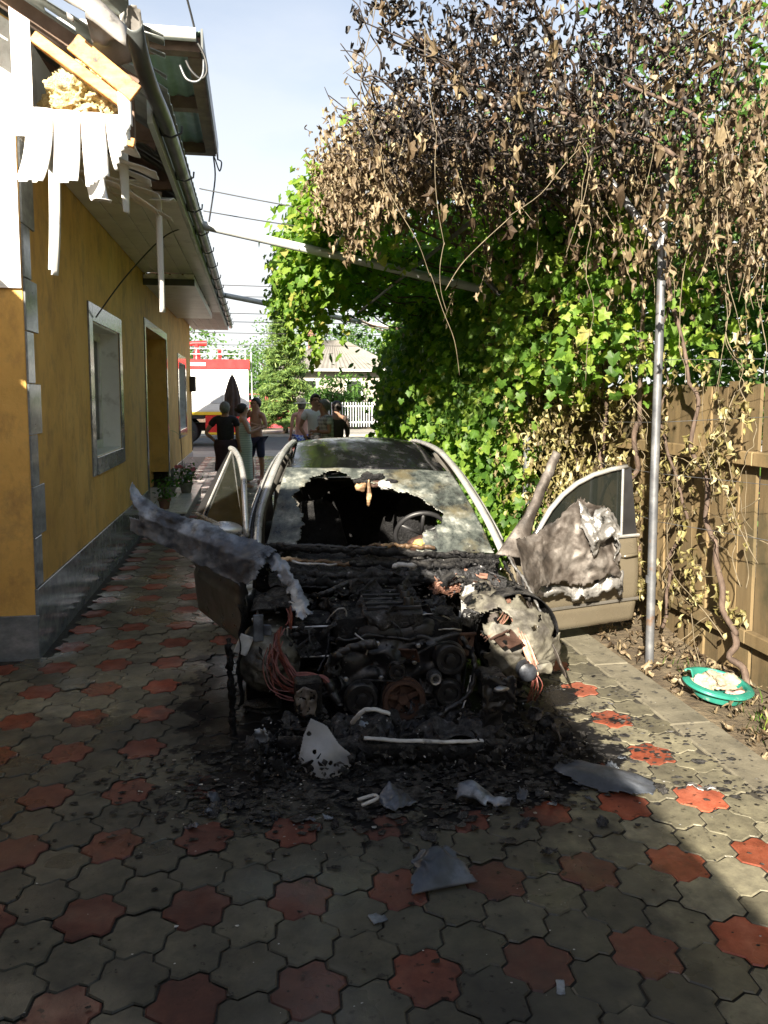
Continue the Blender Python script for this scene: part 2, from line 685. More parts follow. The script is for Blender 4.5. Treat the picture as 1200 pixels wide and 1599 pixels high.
M['marble'] = marble()
M['white_pvc'] = mat('white pvc', [(0.3, (0.74, 0.74, 0.72)), (0.7, (0.84, 0.84, 0.83))], 3, (0.3, 0.45), dirt=((0.35, 0.33, 0.29), 5, 0.55, 0.8))
M['smoked_pvc'] = mat('smoke stained pvc', [(0.3, (0.58, 0.58, 0.54)), (0.6, (0.70, 0.70, 0.66)), (0.8, (0.78, 0.78, 0.75))], 2.5, (0.35, 0.5), dirt=((0.30, 0.28, 0.25), 4, 0.56, 0.85))
M['wood'] = mat('fresh pine', [(0.3, (0.42, 0.19, 0.055)), (0.55, (0.60, 0.30, 0.10)), (0.75, (0.72, 0.40, 0.15))], 6, (0.5, 0.7), 0, 0.3, 30, 0.004, stretch=(1, 1, 6),
               dirt=((0.03, 0.02, 0.015), 7, 0.53, 0.66))
M['old_wood'] = mat('stained timber', [(0.3, (0.10, 0.06, 0.04)), (0.7, (0.20, 0.13, 0.09))], 6, (0.6, 0.8), 0, 0.3, 30, 0.004)
M['soffit_wood'] = mat('soffit boards', [(0.3, (0.42, 0.33, 0.27)), (0.7, (0.58, 0.47, 0.40))], 5, (0.5, 0.6))
M['wool'] = mat('mineral wool', [(0.3, (0.50, 0.38, 0.16)), (0.55, (0.74, 0.62, 0.34)), (0.75, (0.84, 0.76, 0.52))], 12, (0.9, 1), 0, 1.0, 60, 0.03)
M['roof_metal'] = mat('grey green roof sheet', [(0.3, (0.20, 0.23, 0.22)), (0.7, (0.34, 0.37, 0.35))], 2, (0.35, 0.5), 0.3)
M['roof_tile_green'] = mat('green roof sheet underside', [(0.3, (0.15, 0.22, 0.17)), (0.7, (0.24, 0.33, 0.26))], 3, (0.4, 0.55))
M['gutter'] = mat('dark gutter', [(0.3, (0.045, 0.05, 0.05)), (0.7, (0.09, 0.10, 0.10))], 3, (0.3, 0.45), 0.2)
M['fascia'] = mat('pale fascia', [(0.3, (0.40, 0.46, 0.43)), (0.7, (0.54, 0.60, 0.56))], 3, (0.4, 0.55))
M['burnt_roof'] = mat('smoked zinc', [(0.3, (0.20, 0.19, 0.18)), (0.55, (0.36, 0.34, 0.32)), (0.75, (0.50, 0.48, 0.45))], 4, (0.35, 0.6), 0.3, 0.2, 20, 0.01, dirt=((0.03, 0.03, 0.03), 5, 0.56, 0.7))
M['black'] = mat('black plastic', [(0.3, (0.012, 0.012, 0.013)), (0.7, (0.025, 0.025, 0.027))], 5, (0.35, 0.55))
M['tile_dark'] = mat('dark grey tile', [(0.3, (0.035, 0.04, 0.045)), (0.7, (0.07, 0.075, 0.08))], 5, (0.25, 0.4))
M['tile_white'] = mat('pale step tile', [(0.3, (0.42, 0.42, 0.40)), (0.7, (0.6, 0.6, 0.57))], 5, (0.25, 0.4))


def glass_mat(name, tint, rough=0.03, alpha=0.55):
    m, nt, bs = new_mat(name)
    bs.inputs['Base Color'].default_value = (*tint, 1)
    bs.inputs['Roughness'].default_value = rough
    bs.inputs['Specular IOR Level'].default_value = 0.8
    tr = N(nt, 'BsdfTransparent')
    tr.inputs['Color'].default_value = (0.7, 0.75, 0.72, 1)
    mx = N(nt, 'MixShader')
    mx.inputs[0].default_value = alpha
    nt.links.new(tr.outputs[0], mx.inputs[1])
    nt.links.new(bs.outputs[0], mx.inputs[2])
    nt.links.new(mx.outputs[0], nt.nodes['Material Output'].inputs['Surface'])
    return m


M['glass'] = glass_mat('window glass', (0.05, 0.06, 0.06), 0.02, 0.75)
M['curtain'] = mat('net curtain', [(0.3, (0.42, 0.45, 0.46)), (0.7, (0.58, 0.60, 0.60))], 8, (0.8, 0.9), stretch=(1, 8, 0.3))

house = thing('house', 'ochre rendered house with grey marble trim and fire-damaged eave', 'house', (-1.5, 5.65, 0))


def hp(mb, name, m, parent=None, **kw):
    """house part given in world coordinates"""
    o = mb.build(name, m, parent if parent is not None else house, **kw)
    if parent is None:
        o.location = -Vector(house.location)
    return o


Y0, Y1 = 5.65, 20.0
ZT = 3.62
# side wall with openings
ys = [Y0, 7.9, 9.42, 11.72, 14.42, 16.72, 18.32, Y1]
open_z = {1: (1.22, 2.52), 3: (0.2, 2.80), 5: (1.12, 2.52)}
mb = MB()
for i in range(len(ys) - 1):
    if i in open_z:
        a, b = open_z[i]
        if a > 0.48:
            mb.bx(-1.8, -1.5, ys[i], ys[i + 1], 0.48, a)
        mb.bx(-1.8, -1.5, ys[i], ys[i + 1], b, ZT)
    else:
        mb.bx(-1.8, -1.5, ys[i], ys[i + 1], 0.48 if i != 3 else 0.2, ZT)
hp(mb, 'side_wall', M['stucco'])

# gable wall with roof slope (towards the camera)
SL = 0.62
EX, EZ = -0.56, 3.74            # eave line


def roof_z(x):
    return EZ + (EX - x) * SL


mb = MB()
mb.prism([(-1.803, 5.65, 0.30), (-1.803, 5.65, roof_z(-1.8) - .08), (-5.1, 5.65, roof_z(-5.1) - .08), (-8.6, 5.65, roof_z(-5.1) - 3.5 * SL), (-8.6, 5.65, 0.30)], (0, 0.3, 0))
mb.prism([(-1.503, 5.645, 0.30), (-1.503, 5.645, roof_z(-1.5) - .1), (-1.803, 5.645, roof_z(-1.8) - .1), (-1.803, 5.645, 0.30)], (0, 0.02, 0))
hp(mb, 'gable_wall', M['stucco'])
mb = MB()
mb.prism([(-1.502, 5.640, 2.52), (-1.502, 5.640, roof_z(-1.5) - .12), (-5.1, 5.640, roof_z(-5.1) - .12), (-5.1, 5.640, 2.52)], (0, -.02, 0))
hp(mb, 'gable_board', M['white_pvc'])  # white panel puts the sunlit upper gable into colour, down to the shadow line
mb = MB()
mb.bx(-8.6, -8.3, 5.95, Y1, -.05, 3.6)
mb.bx(-8.3, -1.8, Y1 - .3, Y1, -.05, 3.6)
hp(mb, 'back_wall', M['stucco'])

# plinth slabs of polished marble
yy = Y0 + 0.002
while yy < Y1 - .02:
    L = min(1.19, Y1 - yy)
    if not (11.1 < yy + L / 2 < 14.8):
        mb = MB()
        mb.bx(-1.55, -1.482, yy, yy + L - 0.004, -0.05, 0.48)
        hp(mb, 'plinth_slab', M['marble'], bevel=0.003)
    yy += L
xx = -1.482
while xx > -8:
    mb = MB()
    mb.bx(xx - 0.796, xx, 5.625, 5.648, -0.05, 0.302)
    hp(mb, 'plinth_slab', M['marble'], bevel=0.003)
    xx -= 0.8

# marble quoins up the corner
z = 0.486
k = 0
while z < 3.4:
    w = 0.30 if k % 2 else 0.17
    mb = MB()
    mb.bx(-1.51, -1.486, 5.655, 5.655 + w, z, z + 0.348)
    hp(mb, 'quoin', M['marble'], bevel=0.004)
    z += 0.352
    k += 1


def window(y0, y1, z0, z1, sw=0.17, sash=2):
    w = MB()
    for a in ((y0, y1, z0, z0 + .045), (y0, y1, z1 - .045, z1), (y0, y0 + .05, z0 + .045, z1 - .045), (y1 - .05, y1, z0 + .045, z1 - .045)):
        w.bx(-1.76, -1.70, *a)
    o = hp(w, 'window', M['white_pvc'], bevel=0.004)
    # reveal lining
    w = MB()
    w.bx(-1.76, -1.503, y0 + .001, y0 + .012, z0, z1)
    w.bx(-1.76, -1.503, y1 - .012, y1 - .001, z0, z1)
    w.bx(-1.76, -1.503, y0 + .012, y1 - .012, z1 - .012, z1 - .001)
    w.bx(-1.76, -1.503, y0 + .012, y1 - .012, z0 + .001, z0 + .012)
    w.build('reveal', M['white_pvc'], o)
    for i in range(sash):
        a = lerp(y0 + .05, y1 - .05, i / sash)
        b = lerp(y0 + .05, y1 - .05, (i + 1) / sash)
        s = MB()
        for q in ((a, b, z0 + .045, z0 + .105), (a, b, z1 - .105, z1 - .045), (a, a + .06, z0 + .105, z1 - .105), (b - .06, b, z0 + .105, z1 - .105)):
            s.bx(-1.745, -1.685, *q)
        s.build('sash', M['white_pvc'], o, bevel=0.005)
        p = MB()
        p.bx(-1.72, -1.712, a + .058, b - .058, z0 + .1, z1 - .1)
        p.build('pane', M['glass'], o)
    c = MB()
    c.grid(lambda u, v: (-1.80 + 0.012 * math.sin(u * 60), lerp(y0 + .05, y1 - .05, u), lerp(z0 + .05, z1 - .05, v)), 90, 1, thick=0.002)
    c.build('curtain', M['curtain'], o, smooth=True)
    for nm, q in (('surround_jamb', (y0 - sw, y0 - .001, z0 - sw, z1 + sw)), ('surround_jamb', (y1 + .001, y1 + sw, z0 - sw, z1 + sw)),
                  ('surround_head', (y0, y1, z1 + .001, z1 + sw)), ('sill', (y0, y1, z0 - sw, z0 - .001))):
        t = MB()
        t.bx(-1.51, -1.484 if nm != 'sill' else -1.478, *q)
        t.build(nm, M['marble'], o, bevel=0.003)
    return o


window(7.9, 9.42, 1.22, 2.52)
window(16.72, 18.32, 1.12, 2.52)

# recessed doorway
mb = MB()
mb.bx(-2.9, -1.8, 11.42, 11.72, 0.2, 2.85)
mb.bx(-2.9, -1.8, 14.42, 14.72, 0.2, 2.85)
mb.bx(-3.1, -2.9, 11.42, 12.4, 0.2, 2.85)
mb.bx(-3.1, -2.9, 13.4, 14.72, 0.2, 2.85)
mb.bx(-3.1, -2.9, 12.4, 13.4, 2.3, 2.85)
mb.bx(-3.1, -1.8, 11.42, 14.72, 2.85, 2.95)
hp(mb, 'porch_recess', M['stucco'])
mb = MB()
mb.bx(-3.0, -2.95, 12.4, 13.4, 0.2, 2.3)
dr = hp(mb, 'door', M['white_pvc'])
mb = MB()
mb.bx(-2.95, -2.94, 12.55, 13.25, 1.2, 2.1)
mb.build('pane', M['glass'], dr)
mb = MB()
mb.tube([(-2.94, 13.3, 1.2), (-2.90, 13.3, 1.2), (-2.90, 13.18, 1.2)], .012, 6)
mb.build('handle', M['gutter'], dr)
for q in ((11.60, 11.719, 0.2, 2.92), (14.421, 14.54, 0.2, 2.92), (11.72, 14.42, 2.801, 2.92)):
    mb = MB()
    mb.bx(-1.51, -1.484, *q)
    hp(mb, 'door_surround', M['marble'], bevel=0.003)
mb = MB()
mb.bx(-3.1, -0.97, 11.28, 14.80, -0.02, 0.165)
st = hp(mb, 'porch_step', M['tile_dark'])
for j in range(8):
    for i in range(2):
        mb = MB()
        a = 11.26 + j * .445
        b = -1.475 + i * .27
        mb.bx(b, b + .264, a, a + .438, 0.167, 0.197)
        mb.build('step_tile', M['tile_white'], st, bevel=0.004)
mb = MB()
mb.bx(-2.9, -1.48, 11.73, 14.41, 0.167, 0.195)
mb.build('landing', M['tile_white'], st)

# meter box on the far corner
mb = MB()
mb.bx(-1.499, -1.36, 19.55, 19.85, 1.93, 2.30)
mt = hp(mb, 'meter_box', M['black'], bevel=0.02)
mb = MB()
mb.bx(-1.36, -1.352, 19.6, 19.8, 2.05, 2.24)
mb.build('meter_window', M['glass'], mt)
mb = MB()
mb.tube([(-1.47, 19.7, 1.93), (-1.47, 19.7, 0.5)], .012, 6)
mb.build('conduit', M['gutter'], mt)

# roof sheets
XR, ZR = -5.1, roof_z(-5.1)


def rip(x, y):
    """upward tear of the roof corner above the fire"""
    a = max(0.0, 1 - abs(y - 4.55) / 0.75) * max(0.0, min(1, (x + 1.35) / 0.6))
    return a


def roof_fn(u, v):
    x = lerp(EX + .06, XR, u)
    y = lerp(4.52, 21.2, v)
    z = roof_z(x) + 0.016 * math.sin(2 * PI * y / 0.19)
    a = rip(x, y)
    z += a * (0.10 + 0.12 * nz((x, y, 0), 5)) * 0.9
    return (x + a * .05, y - a * .04 * nz((x, y, 2), 4), z)


mb = MB()
mb.grid(roof_fn, 26, 420, keep=lambda u, v: not (v < .045 and u < .14 and nz((u * 30, v * 300, 0), .6) > .12), thick=0.006)
rf = hp(mb, 'roof', M['roof_metal'], smooth=True)
mb = MB()
mb.grid(lambda u, v: (lerp(XR, -9.4, u), lerp(4.52, 21.2, v), ZR - u * 4.3 * SL + .01), 2, 2, thick=0.02)
mb.build('back_slope', M['roof_metal'], rf)
mb = MB()
mb.tube([(XR, 4.5, ZR), (XR, 21.2, ZR)], .09, 8)
mb.build('ridge_cap', M['roof_metal'], rf)

# barge board along the rake, smoked and buckled
mb = MB()


def barge(u, v):
    x = lerp(-0.62, -2.6, u)
    p = Vector((x, 4.50, roof_z(x) - 0.01 - 0.20 * v))
    b = max(0, 1 - u * 2.2)
    p.y += -0.04 * math.sin(v * 3) + 0.05 * b * nz(p, 5) - .03
    p.z += 0.05 * b * nz(p, 4, 3) - b * .02
    return p


mb.grid(barge, 60, 8, keep=lambda u, v: not (u < .35 and v > .62 + .35 * nz((u * 9, v * 3, 1), 1.5)), thick=0.004)
hp(mb, 'barge_board', M['burnt_roof'], smooth=True)
# crumpled zinc flashing torn up at the corner
mb = MB()


def flash(u, v):
    p = Vector((lerp(-0.84, -0.56, u), 4.56 + .25 * v, lerp(3.66, 3.74, u) + .14 * (1 - v)))
    p += Vector((0.05 * nz(p, 8, 1), 0.06 * nz(p, 7, 2), 0.08 * nz(p, 9, 5)))
    return p


mb.grid(flash, 24, 20, keep=lambda u, v: v > .1 + .2 * nz((u * 5, 0, 0), 1.7), thick=0.003)
hp(mb, 'flashing', M['burnt_roof'], smooth=True)

# gutter with end bent upwards
gp = [(-0.600, 4.56, 3.80), (-0.588, 4.68, 3.69), (-0.57, 5.0, 3.63), (-0.545, 5.6, 3.62)] + [(-0.54, 5.6 + i * 1.55, 3.625) for i in range(1, 11)]
gp = catmull(gp, 4)
mb = MB()


def gut(u, v):
    p = curve_at(gp, v)
    a = lerp(-0.1, PI + .1, u)
    return (p.x - .046 * math.cos(a), p.y, p.z - .05 * math.sin(a))


mb.grid(gut, 10, 80, thick=0.004)
gt = hp(mb, 'gutter', M['gutter'], smooth=True)
for i in range(14):
    y = 5.7 + i * 1.1
    mb = MB()
    mb.tube([(-0.60, y, 3.64), (-0.585, y, 3.57), (-0.52, y, 3.555), (-0.452, y, 3.59), (-0.448, y, 3.635)], .008, 5)
    mb.build('bracket', M['gutter'], gt)
mb = MB()
mb.bx(-0.635, -0.60, 5.35, 21.1, 3.53, 3.72)
hp(mb, 'fascia_board', M['fascia'])

# soffit boards along the eave
bw = 0.172
for i in range(5):
    x = -1.495 + i * bw
    start = (5.75, 5.62, 5.9, 6.3, 6.75)[i]
    mb = MB()
    mb.grid(lambda u, v: (x + .004 + (bw - .008) * u, lerp(start, 11.6, v), 3.535 - 0.03 * max(0, 1 - v * 9) * (1 + i)), 1, 14, thick=-0.012)
    hp(mb, 'soffit_board', M['smoked_pvc'], bevel=0.002)
for i in range(5):
    x = -1.495 + i * bw
    mb = MB()
    mb.bx(x + .004, x + bw - .004, 16.75, 21.1, 3.535, 3.548)
    hp(mb, 'soffit_board', M['soffit_wood'])
mb = MB()
mb.bx(-0.797, -0.638, 11.61, 16.74, 3.535, 3.547)
hp(mb, 'soffit_board', M['smoked_pvc'])
# eave noggins over the soffit
for i in range(12):
    y = 5.8 + i * 1.28
    mb = MB()
    mb.bx(-1.49, -0.64, y, y + .05, 3.56, 3.62)
    hp(mb, 'noggin', M['old_wood'])
# boxed canopy over the door with scalloped trim
mb = MB()
mb.bx(-1.497, -0.80, 11.66, 16.7, 3.40, 3.52)
cb = hp(mb, 'door_canopy', M['smoked_pvc'], bevel=0.006)
mb = MB()
mb.bx(-1.495, -0.79, 11.64, 11.652, 3.37, 3.46)
mb.build('canopy_fascia', M['gutter'], cb)
for i in range(4):
    mb = MB()
    c = -1.39 + i * .175
    mb.prism([(c + .075 * math.cos(a), 11.63, 3.53 - .055 * math.sin(a)) for a in [PI * k / 8 for k in range(9)]], (0, .015, 0))
    mb.build('scallop', M['white_pvc'], cb)

# near end of the eave box: timber, wool and torn cladding
for (a, b, w, h, yv) in (((-1.13, 3.72), (-0.67, 3.40), .06, .06, 4.66), ((-0.92, 3.69), (-0.60, 3.44), .03, .10, 4.61), ((-1.16, 3.40), (-0.66, 3.28), .05, .05, 4.95)):
    mb = MB()
    d = Vector((b[0] - a[0], 0, b[1] - a[1]))
    rot = Matrix.Rotation(math.atan2(-d.z, d.x), 3, 'Y')
    mb.box(((a[0] + b[0]) / 2, yv, (a[1] + b[1]) / 2), (d.length, w, h), rot)
    hp(mb, 'rafter', M['wood'], bevel=0.004)
for yv in (5.2, 6.3, 7.5, 8.7):
    mb = MB()
    d = Vector((-0.66 + 1.7, 0, -(1.04) * SL))
    rot = Matrix.Rotation(math.atan2(-d.z, d.x), 3, 'Y')
    mb.box((-1.18, yv, roof_z(-1.18) - .12), (1.2, .06, .1), rot)
    hp(mb, 'rafter', M['old_wood'])
mb = MB()


def wool(u, v):
    a = u * 2 * PI
    b = (v - .5) * PI
    p = Vector((-0.93 + .215 * math.cos(b) * math.cos(a), 4.86 + .15 * math.cos(b) * math.sin(a), 3.47 + .15 * math.sin(b)))
    d = (p - Vector((-0.93, 4.86, 3.47))).normalized()
    return p + d * (.085 * nz(p, 7) + .06 * rid(p, 15, 4) + .035 * rid(p, 38, 2) + .015 * nz(p, 90, 1))


mb.grid(wool, 150, 90)
hp(mb, 'insulation', M['wool'], smooth=True)
mb = MB()
mb.bx(-1.13, -0.68, 5.1, 5.14, 3.3, 3.7)
hp(mb, 'cavity_back', M['old_wood'])
mb = MB()
mb.grid(lambda u, v: (lerp(-1.245, -1.145, u), 4.64 + .012 * math.sin(3 * v), lerp(3.20, 3.86 - .06 * u, v)), 2, 8, thick=0.008)
mb.bx(-1.245, -1.237, 4.65, 5.64, 3.22, 3.85)
hp(mb, 'corner_board', M['white_pvc'])
mb = MB()
mb.bx(-1.15, -0.68, 4.70, 4.74, 3.255, 3.335)
hp(mb, 'noggin', M['wood'])


def strip(top, wid, length, lean, curl, twist, m='white_pvc', tear=0.0, ysh=0.0, nm='torn_cladding_strip', nv=26):
    """a flat PVC strip hanging from top=(x,y,z) of its left upper corner"""
    mb = MB()

    def fn(u, v):
        s = v * length
        an = curl * v * v
        tw = twist * v
        x = top[0] + lean * v * v + wid * (u - .5) * math.cos(tw) + wid * .5
        y = top[1] - s * math.sin(an) * .6 + wid * (u - .5) * math.sin(tw) + ysh * v - .012 * math.sin(u * PI)
        zz = top[2] - s * math.cos(an * .8)
        return (x, y, zz)
    mb.grid(fn, 6, nv, keep=lambda u, v: v < 1 - tear * u - .05 * abs(nz((u * 7, top[0] * 9, 0), 1.1)), thick=0.003)
    return hp(mb, nm, M[m], smooth=True)


strip((-1.175, 4.63, 3.345), .135, .43, -.05, .35, .1, tear=-.0)
strip((-1.035, 4.63, 3.34), .135, .42, -.012, .25, -.12, tear=.08)
strip((-0.895, 4.63, 3.335), .125, .44, .03, .3, .35, tear=.25)
strip((-0.765, 4.63, 3.33), .12, .30, .03, -.4, .2, tear=.6)
strip((-0.70, 4.62, 3.46), .07, .30, .02, .2, .9, tear=.4)
strip((-0.93, 4.80, 3.28), .10, .56, .10, .9, .5)
strip((-1.26, 5.45, 3.42), .07, .85, -.02, .12, .8, m='white_pvc')
strip((-0.80, 7.15, 3.55), .055, 1.02, .012, .04, .7, m='white_pvc')
strip((-0.82, 5.35, 3.45), .06, .5, .02, .2, 1.1, m='smoked_pvc')
# fallen soffit boards under the torn end
for (x, y, z, L, rz, rx, ry) in ((-0.86, 5.05, 3.29, .42, 1.4, .15, .2), (-0.82, 5.35, 3.27, .50, 1.5, .25, .1), (-0.90, 5.7, 3.33, .5, 1.62, .3, .05),
                                 (-0.80, 5.6, 3.14, .44, 1.48, .5, .1), (-0.95, 6.2, 3.36, .6, 1.55, .25, .0), (-0.84, 6.6, 3.30, .5, 1.5, .4, .05)):
    mb = MB()
    rot = Matrix.Rotation(rz, 3, 'Z') @ Matrix.Rotation(rx, 3, 'X') @ Matrix.Rotation(ry, 3, 'Y')
    mb.grid(lambda u, v: Vector((x, y, z)) + rot @ Vector(((u - .5) * .14, (v - .5) * L, .02 * math.sin(v * 3) + .01 * nz((u, v, x), 5))), 4, 12, thick=0.006)
    hp(mb, 'fallen_soffit_board', M['smoked_pvc'], smooth=True)

# raised dormer overhang
mb = MB()
mb.bx(-3.6, -1.75, 8.9, 11.5, roof_z(-1.75) - .2, 5.26)
hp(mb, 'dormer_wall', M['stucco'])
dm = MB()


def dorm(u, v):
    x = lerp(-3.8, -0.46, u)
    y = lerp(8.36, 11.92, v)
    return (x, y, 5.40 + .014 * math.sin(x * 2 * PI / .17) - 0.02 * ((y * 3) % 1))


dm.grid(dorm, 120, 44, thick=0.008)
dmo = hp(dm, 'dormer_roof', M['roof_tile_green'], smooth=True)
for q in ((-3.8, -.47, 8.42, 8.56, 5.24, 5.38), (-3.8, -.47, 10.02, 10.16, 5.24, 5.38), (-3.8, -.47, 11.76, 11.9, 5.24, 5.38), (-0.60, -0.46, 8.56, 11.76, 5.23, 5.39)):
    mb = MB()
    mb.bx(*q)
    mb.build('dormer_beam', M['old_wood'], dmo)
mb = MB()
mb.bx(-3.8, -.45, 8.575, 8.76, 5.33, 5.385)
mb.build('dormer_batten', M['wood'], dmo)
mb = MB()
mb.bx(-0.455, -0.435, 8.34, 11.94, 5.2, 5.43)
mb.build('dormer_fascia', M['gutter'], dmo)
mb = MB()
mb.tube([(-3.6, 8.32, 5.36), (-0.5, 8.32, 5.36)], .062, 12)
mb.build('dormer_gutter', M['white_pvc'], dmo, smooth='angle')

# unseen shelter and outbuilding, shaped to cast the inferred shade on the forecourt
nb = thing('unseen_shelter', 'unseen sheet-roofed shelter assumed from the forecourt shadow', 'shelter', (-3.6, -4.4, 0))
mb = MB()
mb.grid(lambda u, v: V(lerp(-3.4, 2.56, u), lerp(-5.6, 6.4, v), 2.90 + .35 * (1 - u) + .012 * math.sin(v * 340)), 2, 160, thick=.01)
mb.build('roof', M['roof_metal'], nb)
for x in (-3.2, 2.35):
    for y in (-5.3, .5, 6.1):
        mb = MB()
        mb.bx(x - .06, x + .06, y - .06, y + .06, 0, 2.88 if x > 0 else 3.2)
        mb.build('post', M['old_wood'], nb)
mb = MB()
mb.bx(-3.4, -3.25, -5.6, 6.4, 0, 3.15)
mb.build('wall', M['stucco'], nb)
nb = thing('outbuilding', 'unseen ochre outbuilding added to shade the house gable', 'building', (-3.0, 3.45, 0))  # unseen, shaped to keep the lower gable in shade
mb = MB()
mb.bx(-5.0, 0, -1.2, 1.2, 0, 3.44)
mb.build('wall', M['stucco'], nb)
mb = MB()
mb.prism([(0.40, -1.35, 3.52), (0.40, -1.35, 3.60), (-2.6, -1.35, 4.5), (-5.6, -1.35, 3.60), (-5.6, -1.35, 3.52), (-2.6, -1.35, 4.42)], (0, 2.7, 0))
mb.build('roof', M['roof_metal'], nb)
nb = thing('sky_blocking_house', 'unseen ochre house added behind the camera to block skylight', 'building', (0, -14, 0))  # added out of view only to block light from the sky
mb = MB()
mb.bx(-9, 9, -6, 0, 0, 4.4)
mb.build('wall', M['stucco'], nb)
mb = MB()
mb.prism([(-9.4, .5, 4.35), (-9.4, .5, 4.45), (-9.4, -3, 6.6), (-9.4, -6.5, 4.45), (-9.4, -6.5, 4.35), (-9.4, -3, 6.5)], (18.8, 0, 0))
mb.build('roof', M['roof_metal'], nb)
# ------------------------------------------------------------------ the burnt-out car
M['char'] = mat('charred metal', [(0.3, (0.002, 0.002, 0.0024)), (0.55, (0.006, 0.006, 0.007)), (0.75, (0.014, 0.014, 0.016))], 9, (0.4, 0.9), 0.1, 1.0, 55, 0.02, spec=0.25,
                dirt=((0.16, 0.16, 0.165), 34, 0.66, 0.74), dust=((0.11, 0.105, 0.10), 0.55))
M['ash'] = mat('ash crust', [(0.3, (0.006, 0.006, 0.007)), (0.5, (0.02, 0.02, 0.022)), (0.64, (0.06, 0.06, 0.065)), (0.78, (0.30, 0.30, 0.31))], 26, (0.3, 0.8), 0.1, 1.0, 60, 0.02)
M['steel_blue'] = mat('heat blued steel', [(0.3, (0.018, 0.020, 0.025)), (0.44, (0.065, 0.073, 0.092)), (0.55, (0.19, 0.215, 0.255)), (0.70, (0.42, 0.45, 0.50))], 3.2, (0.32, 0.6), 0.35, 0.3, 25, 0.008,
                      dirt=((0.012, 0.012, 0.014), 5, 0.53, 0.66))
M['steel_burnt'] = mat('burnt wing steel', [(0.30, (0.0176, 0.0136, 0.0112)), (0.45, (0.0600, 0.0496, 0.0424)), (0.56, (0.1280, 0.1136, 0.1024)), (0.66, (0.2160, 0.2000, 0.1880)), (0.8, (0.3520, 0.3360, 0.3280))], 5, (0.45, 0.72), 0.35, 0.35, 20, 0.01,
                       dirt=((0.02, 0.017, 0.015), 7, 0.55, 0.68))
M['melt_alu'] = mat('melted aluminium', [(0.3, (0.2040, 0.1972, 0.1904)), (0.6, (0.3740, 0.3672, 0.3604)), (0.8, (0.4760, 0.4760, 0.4760))], 8, (0.28, 0.5), 0.7, 0.6, 16, 0.02, dirt=((0.03, 0.028, 0.025), 9, 0.56, 0.68))
M['paint'] = mat('champagne car paint', [(0.3, (0.1300, 0.1105, 0.0780)), (0.7, (0.1625, 0.1398, 0.1008))], 3, (0.22, 0.34), 0.35, coat=0.5, dirt=((0.13, 0.11, 0.085), 6, 0.56, 0.8))
M['paint_dark'] = mat('sooty car paint', [(0.3, (0.10, 0.095, 0.085)), (0.7, (0.16, 0.15, 0.135))], 4, (0.25, 0.4), 0.35, coat=0.3, dirt=((0.03, 0.03, 0.03), 6, 0.5, 0.72))
M['silver'] = mat('silver trim', [(0.3, (0.36, 0.36, 0.35)), (0.6, (0.55, 0.55, 0.54)), (0.8, (0.66, 0.66, 0.65))], 7, (0.2, 0.4), 0.6, dirt=((0.08, 0.075, 0.07), 4, 0.58, 0.85))
M['primer'] = mat('baked inner wing', [(0.30, (0.0124, 0.0112, 0.0093)), (0.43, (0.0558, 0.0508, 0.0409)), (0.54, (0.1178, 0.1104, 0.0868)), (0.66, (0.1860, 0.1736, 0.1364)), (0.8, (0.2604, 0.2542, 0.2356))], 7, (0.5, 0.75), 0.1, 0.5, 30, 0.01, dirt=((0.03, 0.026, 0.022), 6, 0.53, 0.66))
M['ash_white'] = mat('white ash', [(0.3, (0.2800, 0.2800, 0.2800)), (0.7, (0.4760, 0.4760, 0.4690))], 10, (0.8, 0.95), 0, 0.7, 40, 0.01, dirt=((0.05, 0.05, 0.05), 9, 0.55, 0.7))
M['carrier'] = mat('scorched aluminium panel', [(0.3, (0.20, 0.205, 0.22)), (0.6, (0.30, 0.31, 0.33)), (0.8, (0.40, 0.41, 0.43))], 7, (0.45, 0.65), 0.2, 0.3, 30, 0.006, dirt=((0.10, 0.10, 0.108), 8, 0.6, 0.8))
M['worn'] = mat('oily dark casting', [(0.3, (0.006, 0.006, 0.007)), (0.6, (0.018, 0.018, 0.020)), (0.8, (0.05, 0.05, 0.053))], 14, (0.28, 0.6), 0.4, 0.5, 50, 0.006, dirt=((0.22, 0.22, 0.225), 40, 0.66, 0.74), dust=((0.13, 0.122, 0.112), 0.7))
M['rust'] = mat('rusty iron', [(0.3, (0.035, 0.018, 0.012)), (0.55, (0.055, 0.027, 0.019)), (0.75, (0.10, 0.055, 0.038))], 12, (0.6, 0.85), 0.3, 0.6, 40, 0.01)
M['copper'] = mat('bare copper wire', [(0.3, (0.20, 0.105, 0.075)), (0.6, (0.38, 0.21, 0.155)), (0.8, (0.50, 0.33, 0.27))], 20, (0.4, 0.6), 0.5)
M['red_wire'] = mat('scorched red wire', [(0.3, (0.06, 0.015, 0.012)), (0.6, (0.15, 0.040, 0.030)), (0.8, (0.26, 0.10, 0.078))], 20, (0.4, 0.6), 0.2)
M['rubber'] = mat('tyre rubber', [(0.3, (0.012, 0.012, 0.012)), (0.7, (0.03, 0.03, 0.03))], 8, (0.6, 0.8))
M['foam'] = mat('seat foam', [(0.3, (0.45, 0.25, 0.06)), (0.6, (0.72, 0.47, 0.13))], 14, (0.8, 0.95), 0, 0.8, 50, 0.02)
M['scorch_trim'] = mat('peeling dash trim', [(0.3, (0.02, 0.014, 0.01)), (0.5, (0.12, 0.07, 0.035)), (0.62, (0.40, 0.26, 0.14)), (0.8, (0.62, 0.48, 0.32))], 13, (0.4, 0.7), 0, 0.7, 30, 0.01, stretch=(0.35, 1, 1))
M['tinted'] = glass_mat('tinted car glass', (0.012, 0.014, 0.012), 0.04, 0.93)


